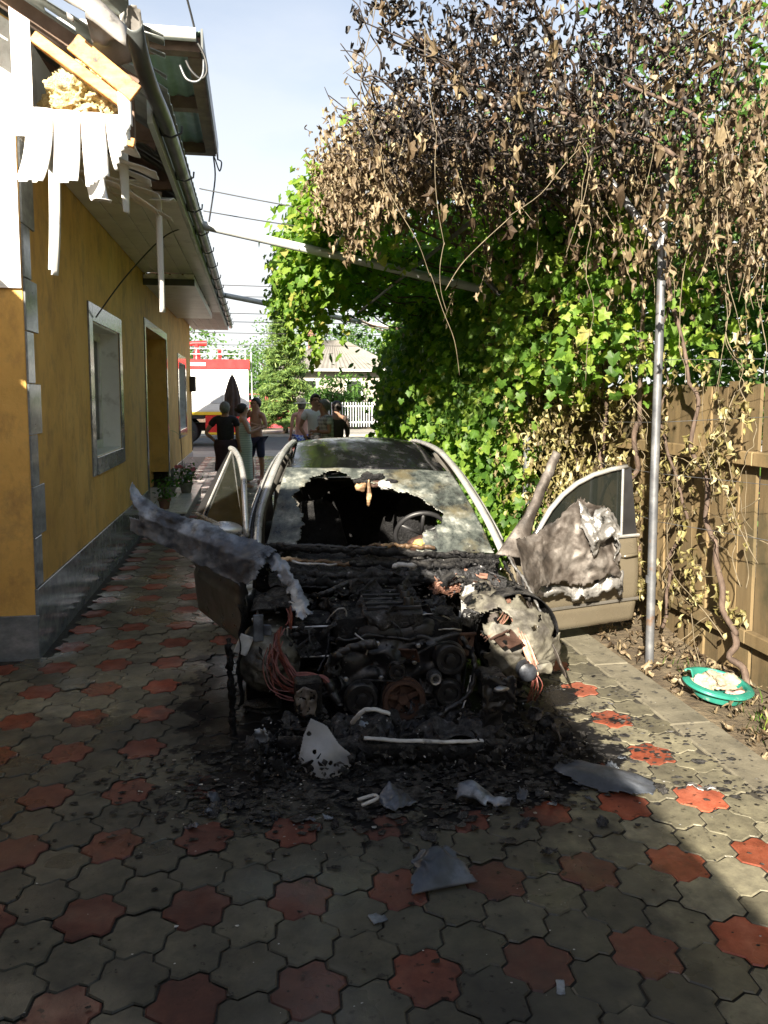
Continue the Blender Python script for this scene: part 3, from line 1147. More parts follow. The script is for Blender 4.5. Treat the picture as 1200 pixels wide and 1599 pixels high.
def roof_mat():
    m, nt, bs = new_mat('scorched roof lacquer')
    f = noise_fac(nt, 5.5, 9, 0.72, (1, 0.5, 1), 2)
    col = ramp(nt, f, [(0.55, (0.006, 0.006, 0.007)), (0.625, (0.02, 0.02, 0.022)), (0.68, (0.30, 0.30, 0.29)), (0.8, (0.5, 0.5, 0.49))])
    nt.links.new(col, bs.inputs['Base Color'])
    nt.links.new(ramp(nt, f, [(0.5, 0.10), (0.66, 0.6)]), bs.inputs['Roughness'])
    bump(nt, bs, noise_fac(nt, 20, 6, 0.6), 0.06, 0.01)
    return m


def soot_glass():
    m, nt, bs = new_mat('sooted crazed windscreen')
    f = mathn(nt, 'ADD', mathn(nt, 'MULTIPLY', noise_fac(nt, 3.2, 6, 0.6, (1, 1.4, 1.4), 2), 0.6), mathn(nt, 'MULTIPLY', noise_fac(nt, 17, 8, 0.7, None, 6), 0.4))
    col = ramp(nt, f, [(0.41, (0.008, 0.010, 0.010)), (0.455, (0.030, 0.036, 0.033)), (0.50, (0.058, 0.066, 0.060)), (0.545, (0.11, 0.118, 0.105)), (0.60, (0.24, 0.25, 0.228))])
    f2 = noise_fac(nt, 4.0, 6, 0.6, None, 8)
    col = mixc(nt, ramp(nt, f2, [(0.50, 0.0), (0.66, 0.8)]), col, (0.085, 0.070, 0.036))
    f3 = noise_fac(nt, 9.0, 8, 0.7, None, 14)
    col = mixc(nt, ramp(nt, f3, [(0.56, 0.0), (0.64, 0.85)]), col, (0.010, 0.010, 0.010))
    vo = N(nt, 'TexVoronoi')
    vo.feature = 'DISTANCE_TO_EDGE'
    vo.inputs['Scale'].default_value = 130
    nt.links.new(N(nt, 'NewGeometry').outputs['Position'], vo.inputs['Vector'])
    cr = ramp(nt, vo.outputs['Distance'], [(0.0, 1.0), (0.06, 0.0)])
    col = mixc(nt, mathn(nt, 'MULTIPLY', cr, 0.14), col, (0.5, 0.52, 0.5))
    nt.links.new(col, bs.inputs['Base Color'])
    nt.links.new(ramp(nt, f, [(0.35, 0.22), (0.65, 0.6)]), bs.inputs['Roughness'])
    bs.inputs['Specular IOR Level'].default_value = 0.6
    bump(nt, bs, noise_fac(nt, 24, 6, 0.6), 0.15, 0.01)
    return m


M['car_roof'] = roof_mat()
M['soot_glass'] = soot_glass()

car = thing('burnt_car', 'burnt-out saloon car with exposed engine bay and open front doors', 'car', CAR_O, CAR_A)


def part(mb, name, m, parent=None, **kw):
    return mb.build(name, M[m] if isinstance(m, str) else m, parent if parent is not None else car, **kw)


def crumple(p, amp, s, seed):
    return Vector((amp * nz(p, s, seed), amp * nz(p, s, seed + 11), amp * nz(p, s, seed + 23)))


def crease(p, amp, s, seed):
    return Vector((amp * .6 * rid(p, s, seed), -amp * rid(p, s, seed + 11), amp * .6 * rid(p, s, seed + 23)))


# --- roof, windscreen, pillars
def roofp(u, v):
    y = lerp(1.90, 3.50, v)
    w = lerp(.60, .525, min(1, v * 1.5))
    t = (u - .5) * 2
    zc = 1.293 + 0.160 * math.sin(min(1, v * 1.25) * PI / 2) - .06 * max(0, v - .75) ** 1.5 * 4
    p = Vector((w * t, y - 0.05 * (1 - t * t) * (1 - v), zc - .028 * t * t - .02 * t * t * t * t - .012 * t * (1 - v)))
    p.z += .006 * nz(p, 3, 4)
    return p


mb = MB()
mb.grid(roofp, 36, 40, thick=0.012)
rf_c = part(mb, 'roof', 'car_roof', smooth=True)
mb = MB()
mb.lathe([(0.001, .035), (.02, .03), (.032, .012), (.036, 0)], (-0.33, 3.30, 1.425), 10)
mb.box((-0.36, 3.33, 1.445), (.05, .03, .03), .6)
part(mb, 'aerial_base', 'char', rf_c)

WBL, WBR, WTL, WTR = V(-.715, 1.31, .850), V(.785, 1.30, .768), V(-.590, 1.89, 1.301), V(.592, 1.89, 1.262)


def wind(u, v):
    a = WBL.lerp(WBR, u)
    b = WTL.lerp(WTR, u)
    p = a.lerp(b, v)
    t = (u - .5) * 2
    p += Vector((0, -.11 * (1 - t * t) * (1 - .4 * v), .035 * math.sin(v * PI) + 0.012 * (1 - t * t)))
    p += crumple(p, .006, 6, 3)
    return p


HOLE = [(.13, -.1), (.14, .33), (.075, .56), (.165, .86), (.27, .965), (.35, .92), (.385, .85), (.47, .80), (.525, .75), (.61, .67), (.73, .58), (.787, .44), (.83, .39),
        (.80, .28), (.70, .19), (.62, -.1)]


def in_poly(x, y, poly):
    c = False
    j = len(poly) - 1
    for i in range(len(poly)):
        xi, yi = poly[i]
        xj, yj = poly[j]
        if (yi > y) != (yj > y) and x < (xj - xi) * (y - yi) / (yj - yi) + xi:
            c = not c
        j = i
    return c


mb = MB()
mb.grid(wind, 150, 90, keep=lambda u, v: not in_poly(u + .022 * nz((u * 20, v * 20, 0), 1) + .008 * nz((u * 70, v * 70, 0), 1), v + .03 * nz((u * 20, v * 20, 5), 1) + .012 * nz((u * 70, v * 60, 7), 1), HOLE), thick=0.005)
ws = part(mb, 'windscreen', 'soot_glass', smooth=True)
# sagging flap of laminated glass at the left of the hole
mb = MB()
mb.grid(lambda u, v: V(lerp(-.64, -.55, u) - .03 * (v - .5) ** 2 + .01 * nz((u, v, 0), 4), 1.36 + .10 * v + .05 * u, lerp(.84, 1.03, v) - .03 * u), 10, 16,
        keep=lambda u, v: abs(u - .5) < .5 - .35 * abs(v - .35) + .1 * nz((u * 3, v * 5, 2), 1), thick=0.004)
part(mb, 'glass_flap', 'soot_glass', ws, smooth=True)

RAILS = {1: [(.83, 1.26, .775), (.775, 1.45, .955), (.70, 1.68, 1.140), (.635, 1.93, 1.285), (.585, 2.3, 1.385), (.545, 2.9, 1.415), (.54, 3.4, 1.38), (.60, 3.85, 1.17), (.68, 4.2, .97)],
         -1: [(-.775, 1.27, .86), (-.765, 1.48, 1.035), (-.715, 1.70, 1.19), (-.655, 1.93, 1.325), (-.60, 2.3, 1.400), (-.548, 2.9, 1.42), (-.54, 3.4, 1.38), (-.60, 3.85, 1.17), (-.68, 4.2, .97)]}
for s in (1, -1):
    pth = catmull(RAILS[s], 6)
    mb = MB()
    mb.tube(pth, [.027 + .02 * max(0, (i - 34) / 14) for i in range(len(pth))], 8, flat=.7)
    part(mb, 'roof_pillar', 'silver', smooth=True)
    mb = MB()
    mb.tube([p + V(s * .040, 0, -.032) for p in pth[2:40]], .012, 6)
    part(mb, 'door_seal', 'black', smooth=True)
    mb = MB()
    mb.tube([p + V(s * .062, .02, -.055) for p in pth[4:40]], .016, 6)
    part(mb, 'drip_trim', 'silver', smooth=True)
    # centre pillar
    mb = MB()
    mb.tube(catmull([(s * .60, 2.40, 1.37), (s * .70, 2.42, 1.15), (s * .80, 2.43, .90), (s * .83, 2.43, .3)], 4), .05, 6)
    part(mb, 'centre_pillar', 'paint_dark', smooth=True)

    # rear door and quarter
    def side(u, v, s=s):
        y = lerp(2.46, 4.72, u)
        z = lerp(.24, .93, v)
        b = .80 + .085 * math.sin(min(1, (z - .1) / .75) * PI * .62)
        b -= .10 * max(0, (u - .8) / .2) ** 2
        return V(s * b, y, z + .03 * u)
    mb = MB()
    mb.grid(side, 60, 22, keep=lambda u, v: math.hypot((lerp(2.46, 4.72, u) - 3.72), (lerp(.24, .93, v) - .30)) > .335, thick=0.01 * s)
    q = part(mb, 'rear_side_panel', 'paint_dark' if s < 0 else 'paint', smooth=True)
    mb = MB()
    mb.tube([side(.35, t) + V(s * .004, 0, 0) for t in (0, .3, .6, 1)], .005, 5)
    mb.build('shut_line', M['black'], q)
    mb = MB()
    mb.box((s * .895, 3.1, .80), (.02, .18, .03))
    mb.build('handle', M['silver'], q, bevel=.008)

    def sglass(u, v, s=s):
        y = lerp(2.50, 3.95, u)
        low = V(s * .845, y, .935 + .03 * u)
        i = min(range(len(pth)), key=lambda k: abs(pth[k].y - y + .04))
        top = pth[i] + V(s * .03, 0, -.05)
        return low.lerp(top, v)
    mb = MB()
    mb.grid(sglass, 30, 8, thick=0.004)
    part(mb, 'rear_side_window', 'tinted', smooth=True)
    mb = MB()
    mb.bx(s * .82 - .05, s * .82 + .05, 1.25, 2.46, .20, .30)
    part(mb, 'sill', 'paint_dark', bevel=.02)

    # wheels: rear with tyre, front burnt down to the rim
    for (yy, burnt) in ((3.72, False), (0.88, True)):
        rot = Matrix.Rotation(PI / 2, 3, 'Y')
        rr = .20 if burnt else .315
        zc = .17 if burnt else .315
        w = MB()
        w.lathe([(.05, -.06), (.19, -.07), (.20, -.09), (.205, -.09), (.195, .09), (.20, .09), (.05, .04)], (s * .73, yy, zc + .03 * burnt), 24, rot)
        for k in range(10):
            a = k * PI / 5
            w.box((s * .80, yy + .11 * math.cos(a), zc + .03 * burnt + .11 * math.sin(a)), (.03, .17, .03), Matrix.Rotation(a, 3, 'X'))
        wh = part(w, 'wheel', 'char' if burnt else 'silver', smooth='angle')
        w = MB()
        if not burnt:
            w.lathe([(.205, -.09), (.27, -.105), (.305, -.09), (.315, -.06), (.315, .06), (.305, .09), (.27, .105), (.205, .09)], (s * .73, yy, zc), 28, rot, cap=False)
            w.build('tyre', M['rubber'], wh, smooth='angle')
        else:
            w.grid(lambda u, v: V(s * .73 + .11 * math.cos(u * 2 * PI), yy + .24 * math.cos(v * 2 * PI) * (1 + .1 * math.sin(u * 9)), .03 + .02 * math.sin(u * 2 * PI) + .02 * nz((u * 5, v * 9, s), 1)), 10, 40)
            w.build('tyre_wire', M['ash'], wh)

# boot, rear screen, floor, bulkhead
mb = MB()
mb.grid(lambda u, v: V((u - .5) * 2 * lerp(.53, .66, v), lerp(3.5, 4.0, v), lerp(1.395, 1.02, v) - .03 * ((u - .5) * 2) ** 2), 12, 10, thick=0.005)
part(mb, 'rear_window', 'tinted', smooth=True)
mb = MB()
mb.grid(lambda u, v: V((u - .5) * 2 * .72, lerp(3.98, 4.72, v), 1.01 - .05 * v - .05 * ((u - .5) * 2) ** 4), 16, 10, thick=0.02)
mb.grid(lambda u, v: V((u - .5) * 2 * lerp(.74, .80, v), 4.70 + .05 * math.sin(v * PI), lerp(.95, .25, v)), 16, 10, thick=0.02)
part(mb, 'boot_lid', 'paint_dark', smooth=True)
mb = MB()
mb.bx(-.80, .80, .95, 4.66, .17, .22)
part(mb, 'floor_pan', 'char')
mb = MB()
mb.grid(lambda u, v: V((u - .5) * 1.56, 1.13 + .05 * nz((u * 5, v * 3, 0), 1), lerp(.2, .76, v)) + crumple(V(u * 2, v, 0), .02, 5, 2), 40, 16, thick=0.01)
part(mb, 'bulkhead', 'char', smooth=True)


# --- scuttle and dash strips under the windscreen
def bar(pts, r, name, m, jit=.012, seed=1, flat=1.0, seg=7, mess=1.0):
    q = [Vector(p) + crumple(Vector(p), jit, 9, seed) for p in catmull(pts, 7)]
    mb = MB()
    q = catmull(q, 3)
    q = [p + crumple(p, r * .9 * mess, 38, seed) for p in q]
    mb.tube(q, [r * (1 + mess * (.45 * nz(p, 14, seed) + .35 * nz(p, 45, seed))) for p in q], seg, flat=flat)
    return part(mb, name, m, smooth=True)


bar([(-.72, 1.27, .845), (-.3, 1.17, .835), (.1, 1.15, .815), (.5, 1.18, .785), (.80, 1.27, .75)], .020, 'windscreen_seal', 'char', .01, 2)
bar([(-.62, 1.23, .865), (-.3, 1.19, .855), (-.05, 1.17, .848), (.05, 1.165, .845)], .010, 'wiper_arm', 'black', .006, 3)
bar([(-.10, 1.20, .850), (.05, 1.19, .852), (.2, 1.195, .846), (.36, 1.20, .832)], .017, 'dash_trim', 'scorch_trim', .012, 4, .7)
bar([(-.66, 1.10, .80), (-.45, 1.04, .79), (-.2, 1.0, .785)], .022, 'scuttle_panel', 'scorch_trim', .01, 5, .6)
bar([(-.2, 1.0, .785), (.1, .99, .775), (.42, 1.03, .755), (.72, 1.12, .74)], .024, 'scuttle_panel', 'char', .012, 6, .6)
bar([(-.64, .98, .75), (-.3, .92, .735), (.1, .90, .725), (.5, .95, .71), (.72, 1.02, .70)], .030, 'heat_shield', 'ash', .014, 7, .7)
bar([(-.60, .90, .69), (-.2, .86, .70), (.2, .85, .70), (.6, .88, .67)], .026, 'cable_duct', 'char', .02, 8)
bar([(-.55, 1.02, .80), (-.42, .98, .79), (-.28, .96, .785)], .009, 'wiper_linkage', 'melt_alu', .005, 9)
bar([(.05, .95, .775), (.13, .92, .79), (.19, .93, .77), (.17, .96, .745)], .014, 'wiper_linkage', 'ash_white', .006, 10)
mb = MB()
mb.grid(lambda u, v: V(lerp(-.7, .74, u), lerp(.84, 1.24, v), .70 + .08 * v - .03 * u) + crumple(V(lerp(-.7, .74, u), v * .4, 0), .035, 9, 6), 90, 26, thick=0.006)
part(mb, 'scuttle_tray', 'ash', smooth=True)

# --- cabin
mb = MB()


def dash(u, v):
    x = lerp(-.70, .70, u)
    a = lerp(0, PI, v)
    p = V(x, 1.52 + .18 * math.cos(a), .70 + .09 * math.sin(a) - .03 * u)
    return p + crumple(p, .05, 7, 8)


mb.grid(dash, 60, 14)
dsh = part(mb, 'dashboard', 'char', smooth=True)
mb = MB()
rot = Matrix.Rotation(R(-62), 3, 'X')
ring = [V(.36, 1.72, .83) + rot @ V(.185 * math.cos(a), .185 * math.sin(a), 0) for a in [2 * PI * k / 40 for k in range(41)]]
mb.tube(ring, .017, 8)
for a in (-.5, PI + .5, -PI / 2):
    mb.tube([V(.36, 1.72, .83), V(.36, 1.72, .83) + rot @ V(.18 * math.cos(a), .18 * math.sin(a), 0)], .014, 6)
part(mb, 'steering_wheel', 'black', smooth=True)
mb = MB()


def blob(c, r, amp, s, seed, nu=28, nv=16):
    c = Vector(c)

    def fn(u, v):
        a, b = u * 2 * PI, (v - .5) * PI
        d = V(math.cos(b) * math.cos(a), math.cos(b) * math.sin(a), math.sin(b))
        p = V(d.x * r[0], d.y * r[1], d.z * r[2])
        return c + p * (1 + amp * nz(c + p, s, seed) + .5 * amp * rid(c + p, s * 2.2, seed))
    return fn


mb.grid(blob((.34, 1.50, .80), (.13, .07, .07), .5, 9, 3), 28, 16)
part(mb, 'airbag_remnant', M['rust'], smooth=True)
mb = MB()
mb.grid(blob((.30, 1.42, .822), (.055, .03, .022), .7, 22, 5), 24, 14)
part(mb, 'foam_lump', 'foam', smooth=True)
for s in (-1, 1):
    mb = MB()
    mb.grid(blob((s * .37, 2.35, .66), (.23, .07, .36), .18, 6, s + 3), 24, 18)
    mb.grid(blob((s * .37, 2.10, .38), (.24, .26, .10), .18, 6, s + 5), 24, 14)
    st_ = part(mb, 'seat', 'char', smooth=True)
    mb = MB()
    mb.grid(blob((s * .37, 2.40, 1.08), (.12, .05, .08), .2, 8, s + 9), 16, 12)
    mb.build('headrest', M['char'], st_, smooth=True)
mb = MB()
mb.grid(blob((0, 3.35, .62), (.62, .10, .36), .1, 5, 2), 40, 18)
mb.grid(blob((0, 3.0, .40), (.62, .28, .10), .1, 5, 4), 40, 14)
part(mb, 'rear_bench', 'char', smooth=True)
mb = MB()
mb.grid(lambda u, v: roofp(u, v) + V(0, 0, -.03 - .02 * abs(nz((u * 6, v * 6, 0), 1))), 20, 20, thick=.004)
part(mb, 'headliner', 'char', smooth=True)
# grab of charred mirror and wiring hanging from the windscreen head
for (c, r, m_, sd) in (((-.01, 1.70, 1.235), (.10, .02, .035), 'char', 1), ((-.075, 1.68, 1.175), (.035, .015, .03), 'scorch_trim', 2), ((.085, 1.68, 1.19), (.045, .02, .028), 'ash_white', 3),
                       ((-.02, 1.68, 1.13), (.018, .012, .075), 'scorch_trim', 4), ((.03, 1.69, 1.20), (.03, .015, .03), 'rust', 5), ((-.07, 1.69, 1.21), (.06, .02, .022), 'char', 6), ((.13, 1.69, 1.21), (.05, .012, .02), 'char', 7)):
    mb = MB()
    mb.grid(blob(c, r, .8, 20, sd), 24, 16)
    part(mb, 'charred_mirror_piece', m_, smooth=True)

# --- front wings
LT = [(-1.551, 1.30, 1.240), (-1.439, 1.25, 1.150), (-1.30, 1.20, 1.095), (-1.162, 1.15, 1.058), (-.923, 1.05, .975), (-.70, .96, .915), (-.60, .86, .86)]
LBm = [(-1.55, 1.24, .975), (-1.46, 1.20, .935), (-1.366, 1.15, .910), (-1.161, 1.06, .806), (-1.018, .98, .748), (-.87, .86, .690), (-.79, .80, .66)]


def lwing(u, v):
    a = curve_at(LT, u)
    b = curve_at(LBm, u)
    p = a.lerp(b, v)
    # rolled ridge between an upper and a lower lobe
    tri = 1 - abs(v - .42) / .58 if v > .42 else v / .42
    p.y += -.075 * tri * (1 - .35 * u)
    p.z += .02 * math.sin(v * PI * 2) + .03 * (1 - u) ** 3 * (1 if v < .3 else -.3)
    p += crease(p, .035, 3.6, 2) + crease(p, .014, 11, 7) + crumple(p, .004, 30, 7)
    return p


def lkeep(u, v):
    # fish-tail notch at the free end, ragged lower edge
    n1 = nz((u * 8, v * 6, 0), 1.2)
    if u < .10 + .05 * n1 and .28 < v < .60 and u < .13 * math.sin((v - .28) / .32 * PI) + .03 * n1:
        return False
    if u > .93 - .12 * abs(nz((v * 5, 7, 0), 1)) - .03 * abs(nz((v * 30, 7, 0), 1)) - .06 * v:
        return False
    return v < 1 - .22 * abs(nz((u * 9, 3, 0), 1)) - .07 * abs(nz((u * 45, 1, 0), 1)) and v > .10 * abs(nz((u * 22, 9, 0), 1))


mb = MB()
mb.grid(lwing, 110, 50, keep=lkeep, thick=.003)
part(mb, 'front_wing', 'steel_blue', smooth=True)['label'] = 'blued steel front wing peeled out sideways'
# inner flange of the same wing running down to the headlamp corner
A2 = [(-.70, .98, .90), (-.60, .86, .835), (-.53, .76, .75), (-.47, .60, .66), (-.43, .46, .60)]
B2 = [(-.78, .96, .84), (-.68, .82, .77), (-.615, .74, .69), (-.57, .58, .62), (-.50, .44, .575)]


def flange(u, v):
    p = curve_at(A2, u).lerp(curve_at(B2, u), v)
    p.z += .02 * (1 - abs(v - .3) * 2)
    return p + crease(p, .035, 7, 4) + crease(p, .015, 22, 9)


mb = MB()
mb.grid(flange, 60, 22, keep=lambda u, v: v < .9 - .5 * abs(nz((u * 9, 2, 0), 1)) - .12 * abs(nz((u * 40, 2, 0), 1)) and v > .25 * abs(nz((u * 11, 5, 0), 1)) and u < .97 - .1 * abs(nz((v * 12, 5, 0), 1)), thick=.003)
part(mb, 'wing_flange', 'steel_blue', smooth=True)
mb = MB()
mb.grid(lambda u, v: V(-.84 + .06 * u, lerp(.45, .95, u), lerp(.12, .66, v)) + crumple(V(u, v, 1), .04, 4, 3), 24, 24,
        keep=lambda u, v: math.hypot(u - .85, (v - .1) * 1.1) > .62 + .08 * nz((u * 8, v * 8, 0), 1), thick=.005)
part(mb, 'wing_skirt', 'char', smooth=True)
mb = MB()
mb.grid(lambda u, v: V(-.86 - .02 * v, lerp(.36, .42, u), lerp(.0, .50, v)) + crumple(V(u, v * 2, 7), .03, 5, 3), 6, 24, thick=.02)
part(mb, 'bumper_end', 'char', smooth=True)

# right wing folded back over the door
RT = [(.86, 1.06, .90), (.98, 1.17, .905), (1.10, 1.21, .965), (1.22, 1.25, 1.045), (1.335, 1.27, 1.140), (1.42, 1.27, 1.10), (1.56, 1.30, 1.065), (1.61, 1.30, .93), (1.645, 1.32, .80)]
RB = [(.82, .62, .55), (.90, .82, .56), (1.00, 1.00, .585), (1.10, 1.12, .575), (1.22, 1.19, .555), (1.34, 1.22, .550), (1.46, 1.25, .575), (1.57, 1.28, .60), (1.66, 1.33, .565)]


def rwing(u, v):
    p = curve_at(RT, u).lerp(curve_at(RB, u), v)
    p.y += -.05 * (1 - abs(u - .45 - .35 * v) * 3 if abs(u - .45 - .35 * v) < .333 else 0) - .05 * math.sin(u * 14) * (1 - v) * max(0, u - .5)
    p += crease(p, .030, 5.5, 12) * (0.5 + u) + crease(p, .020, 12, 5) + crumple(p, .004, 40, 5)
    return p


mb = MB()
mb.grid(rwing, 90, 50, keep=lambda u, v: v < 1 - .12 * abs(nz((u * 9, 1, 4), 1)) - .05 * abs(nz((u * 30, 1, 0), 1)) and not (u > .86 and v > .45 + .5 * (1 - u) / .14 + .1 * nz((u * 20, v * 9, 0), 1) and v < .75)
        and v > .06 * abs(nz((u * 25, 2, 0), 1)), thick=.005)
part(mb, 'front_wing', 'steel_burnt', smooth=True)['label'] = 'burnt front wing folded back over the open door'
# melted crest of the wing
mb = MB()


def crest(u, v):
    p = curve_at([(1.34, 1.20, 1.135), (1.40, 1.17, 1.03), (1.46, 1.19, 1.06), (1.55, 1.21, 1.06), (1.60, 1.24, .95), (1.61, 1.26, .82)], u)
    p = p + V(.015 * math.sin(u * 9) - .02, -.05 * math.sin(v * PI) - .02 * v, -.30 * v * (.7 + .3 * math.sin(u * 5)))
    return p + crease(p, .045, 8, 2) + crease(p, .02, 22, 5)


mb.grid(crest, 46, 36, keep=lambda u, v: v < .92 - .4 * abs(nz((u * 7, 0, 3), 1)) and v > .05 * abs(nz((u * 24, 3, 0), 1)), thick=.004)
part(mb, 'melted_wing_edge', 'melt_alu', smooth=True)
# lower torn lip of the door hit by the melt
mb = MB()
mb.grid(lambda u, v: V(lerp(1.02, 1.70, u), 1.24 + .12 * u - .03 * math.sin(v * PI), lerp(.53, .44, v) + .02 * math.sin(u * 9) + .09 * max(0, u - .8) / .2 * (1 - v)) + crumple(V(u * .8, v * .2, 3), .03, 8, 2), 60, 12,
        keep=lambda u, v: v < .55 + .45 * nz((u * 12, 0, 1), 1) + .2, thick=.003)
part(mb, 'torn_wing_lip', 'melt_alu', smooth=True)
# upright strip of the wing sticking up beside the pillar
mb = MB()


def upr(u, v):
    p = curve_at([(.85, 1.13, .78), (.94, 1.19, .93), (1.035, 1.245, 1.095), (1.13, 1.30, 1.265), (1.225, 1.36, 1.43)], v)
    w = lerp(.20, .075, min(1, v * 2.6)) if v < .385 else .075 - .03 * (v - .385)
    return p + V((u - .5) * w, -.02 * math.sin(u * PI), (u - .5) * -.03) + crumple(p, .008, 16, 4)


mb.grid(upr, 10, 44, thick=.012)
part(mb, 'wing_upright', 'steel_burnt', smooth=True)
# right wing top edge running forward to the headlamp corner
ED = [(.86, 1.10, .80), (.84, .85, .70), (.86, .62, .60), (.90, .42, .46), (.93, .30, .36)]
mb = MB()
mb.grid(lambda u, v: curve_at(ED, u) + V(.05 * (v - .5), 0, -.11 * v) + crumple(curve_at(ED, u) + V(0, v * .1, 0), .03, 9, 3), 44, 8, keep=lambda u, v: v < .95 - .5 * abs(nz((u * 12, 0, 8), 1)), thick=.006)
part(mb, 'wing_flange', 'steel_burnt', smooth=True)
bar([(.80, 1.02, .79), (.84, .8, .70), (.86, .6, .60), (.895, .44, .50)], .008, 'bonnet_cable', 'melt_alu', .012, 14)
bar([(.77, 1.0, .77), (.78, .8, .70), (.82, .6, .62)], .010, 'bonnet_stay', 'char', .012, 15)

# --- open doors
HN = V(.95, .31, 0).normalized()
HD = V(.31, -.95, 0).normalized()


def rd(s, z, out=0.0):
    return V(.86, 1.35, 0) + HN * s + HD * out + V(0, 0, z)


dor = MB()


def rpanel(u, v):
    z = lerp(.165, .80, v)
    s_ = lerp(0.02, 1.13 + .02 * v, u)
    o = .035 + .04 * math.sin(v * PI) - (.012 if .33 < z < .36 else 0)
    if v in (0.0, 1.0) or u in (0.0, 1.0):
        o -= .03
    return rd(s_, z, o)


dor.grid(rpanel, 30, 26, thick=.07)
rdoor = part(dor, 'front_door', 'paint', smooth=True)
rdoor['label'] = 'champagne door standing open beside the fence, clean paint below the melted wing'
fr = [(.18, .80), (.27, .905), (.36, 1.03), (.46, 1.125), (.58, 1.20), (.72, 1.255), (.88, 1.288), (1.02, 1.304)]
mb = MB()
mb.tube([rd(a, b, .02) for a, b in fr], .022, 8, flat=.8)
mb.build('window_frame', M['silver'], rdoor, smooth=True)
mb = MB()
mb.prism([rd(.985, .80, .03), rd(1.125, .80, .03), rd(1.055, 1.30, .03), rd(.985, 1.298, .03)], HD * -.03)
mb.build('door_post', M['black'], rdoor)
mb = MB()
mb.tube([rd(.975, .81, .036), rd(.975, 1.29, .036)], .009, 6)
mb.build('window_divider', M['silver'], rdoor)
mb = MB()
mb.prism([rd(a, b, .012) for a, b in [(.98, .78), (.98, 1.297)] + fr[:-1][::-1]], HD * -.006)
mb.build('pane', M['tinted'], rdoor)
mb = MB()
mb.tube([rd(.15, .80, .045), rd(1.13, .805, .045)], .012, 6)
mb.build('belt_moulding', M['silver'], rdoor)
mb = MB()
mb.tube([rd(.95, .665, .07), rd(.97, .67, .095), rd(1.07, .675, .095), rd(1.09, .67, .07)], .012, 7)
mb.build('handle', M['paint'], rdoor, smooth=True)
mb = MB()
mb.box(rd(.56, .345, .074), (1.12, .012, .022), Matrix.Rotation(math.atan2(HN.y, HN.x), 3, 'Z'))
mb.build('rubbing_strip', M['paint_dark'], rdoor, bevel=.004)
# dark strip painted in for the shadowed gap behind the torn skin
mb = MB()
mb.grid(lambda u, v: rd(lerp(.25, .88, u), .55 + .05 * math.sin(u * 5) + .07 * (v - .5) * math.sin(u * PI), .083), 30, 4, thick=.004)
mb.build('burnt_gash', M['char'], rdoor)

ld = MB()
H0, H1 = V(-.85, 1.35, 0), V(-1.245, 2.20, 0)
LN = (H1 - H0).normalized()
LO = V(LN.y * -1, LN.x, 0)
if LO.x > 0:
    LO = -LO


def lpanel(u, v):
    z = lerp(.19, .905, v)
    o = .03 + .035 * math.sin(v * PI) - (.015 if .42 < v < .47 else 0)
    if u in (0.0, 1.0):
        o -= .03
    return H0.lerp(H1, u) + LO * o + V(0, 0, z + .02 * u)


ld.grid(lpanel, 24, 24, thick=-.06)
ldoor = part(ld, 'front_door', 'paint_dark', smooth=True)
ldoor['label'] = 'sooty grey door standing ajar towards the house'
lf = [(-.845, 1.34, .90), (-.862, 1.45, 1.17), (-.873, 1.55, 1.275), (-.915, 1.8, 1.372), (-.965, 2.02, 1.415), (-1.0, 2.12, 1.425)]
mb = MB()
mb.tube(catmull(lf, 4), .020, 8)
mb.build('window_frame', M['silver'], ldoor, smooth=True)
mb = MB()
mb.prism([V(-1.0, 2.14, 1.43), V(-.99, 2.08, 1.42), V(-1.205, 2.06, .93), V(-1.28, 2.22, .93)], (.02, -.01, 0))
mb.build('door_post', M['black'], ldoor)
mb = MB()
mb.tube([V(-.985, 2.07, 1.415), V(-1.20, 2.05, .94)], .008, 6)
mb.build('window_divider', M['silver'], ldoor)
mb = MB()
mb.tube([V(-.87, 1.33, .905), V(-1.26, 2.18, .935)], .014, 6)
mb.build('belt_moulding', M['silver'], ldoor)
pts = [V(*p) for p in lf]
gl = MB()
gl.add(pts + [V(-1.2, 2.06, .92), V(-.86, 1.36, .90)], [tuple(range(len(pts) + 2))])
gl.build('pane', M['tinted'], ldoor)
mb = MB()
mb.grid(blob((-.99, 1.36, .945), (.125, .07, .055), .06, 5, 2), 24, 16)
mir = mb.build('wing_mirror', M['silver'], ldoor, smooth=True)
mb = MB()
mb.tube([(-.89, 1.38, .92), (-.95, 1.37, .93)], .03, 8)
mb.build('mirror_arm', M['black'], mir)

# --- engine bay
mb = MB()


def lump_box(c, s, amp, sc, seed, n=14):
    """rounded, pitted box"""
    c = Vector(c)

    def face(ax, sg):
        def fn(u, v):
            a, b = (u - .5) * 2, (v - .5) * 2
            d = [0, 0, 0]
            d[ax] = sg
            d[(ax + 1) % 3] = a
            d[(ax + 2) % 3] = b
            k = Vector(d)
            m = Vector((k.x * s[0] / 2, k.y * s[1] / 2, k.z * s[2] / 2))
            m *= 1 - .06 * (abs(a) ** 4 + abs(b) ** 4)
            p = c + m
            return p + crumple(p, amp, sc, seed)
        return fn
    b = MB()
    for ax in range(3):
        for sg in (-1, 1):
            b.grid(face(ax, sg), n, n)
    return b


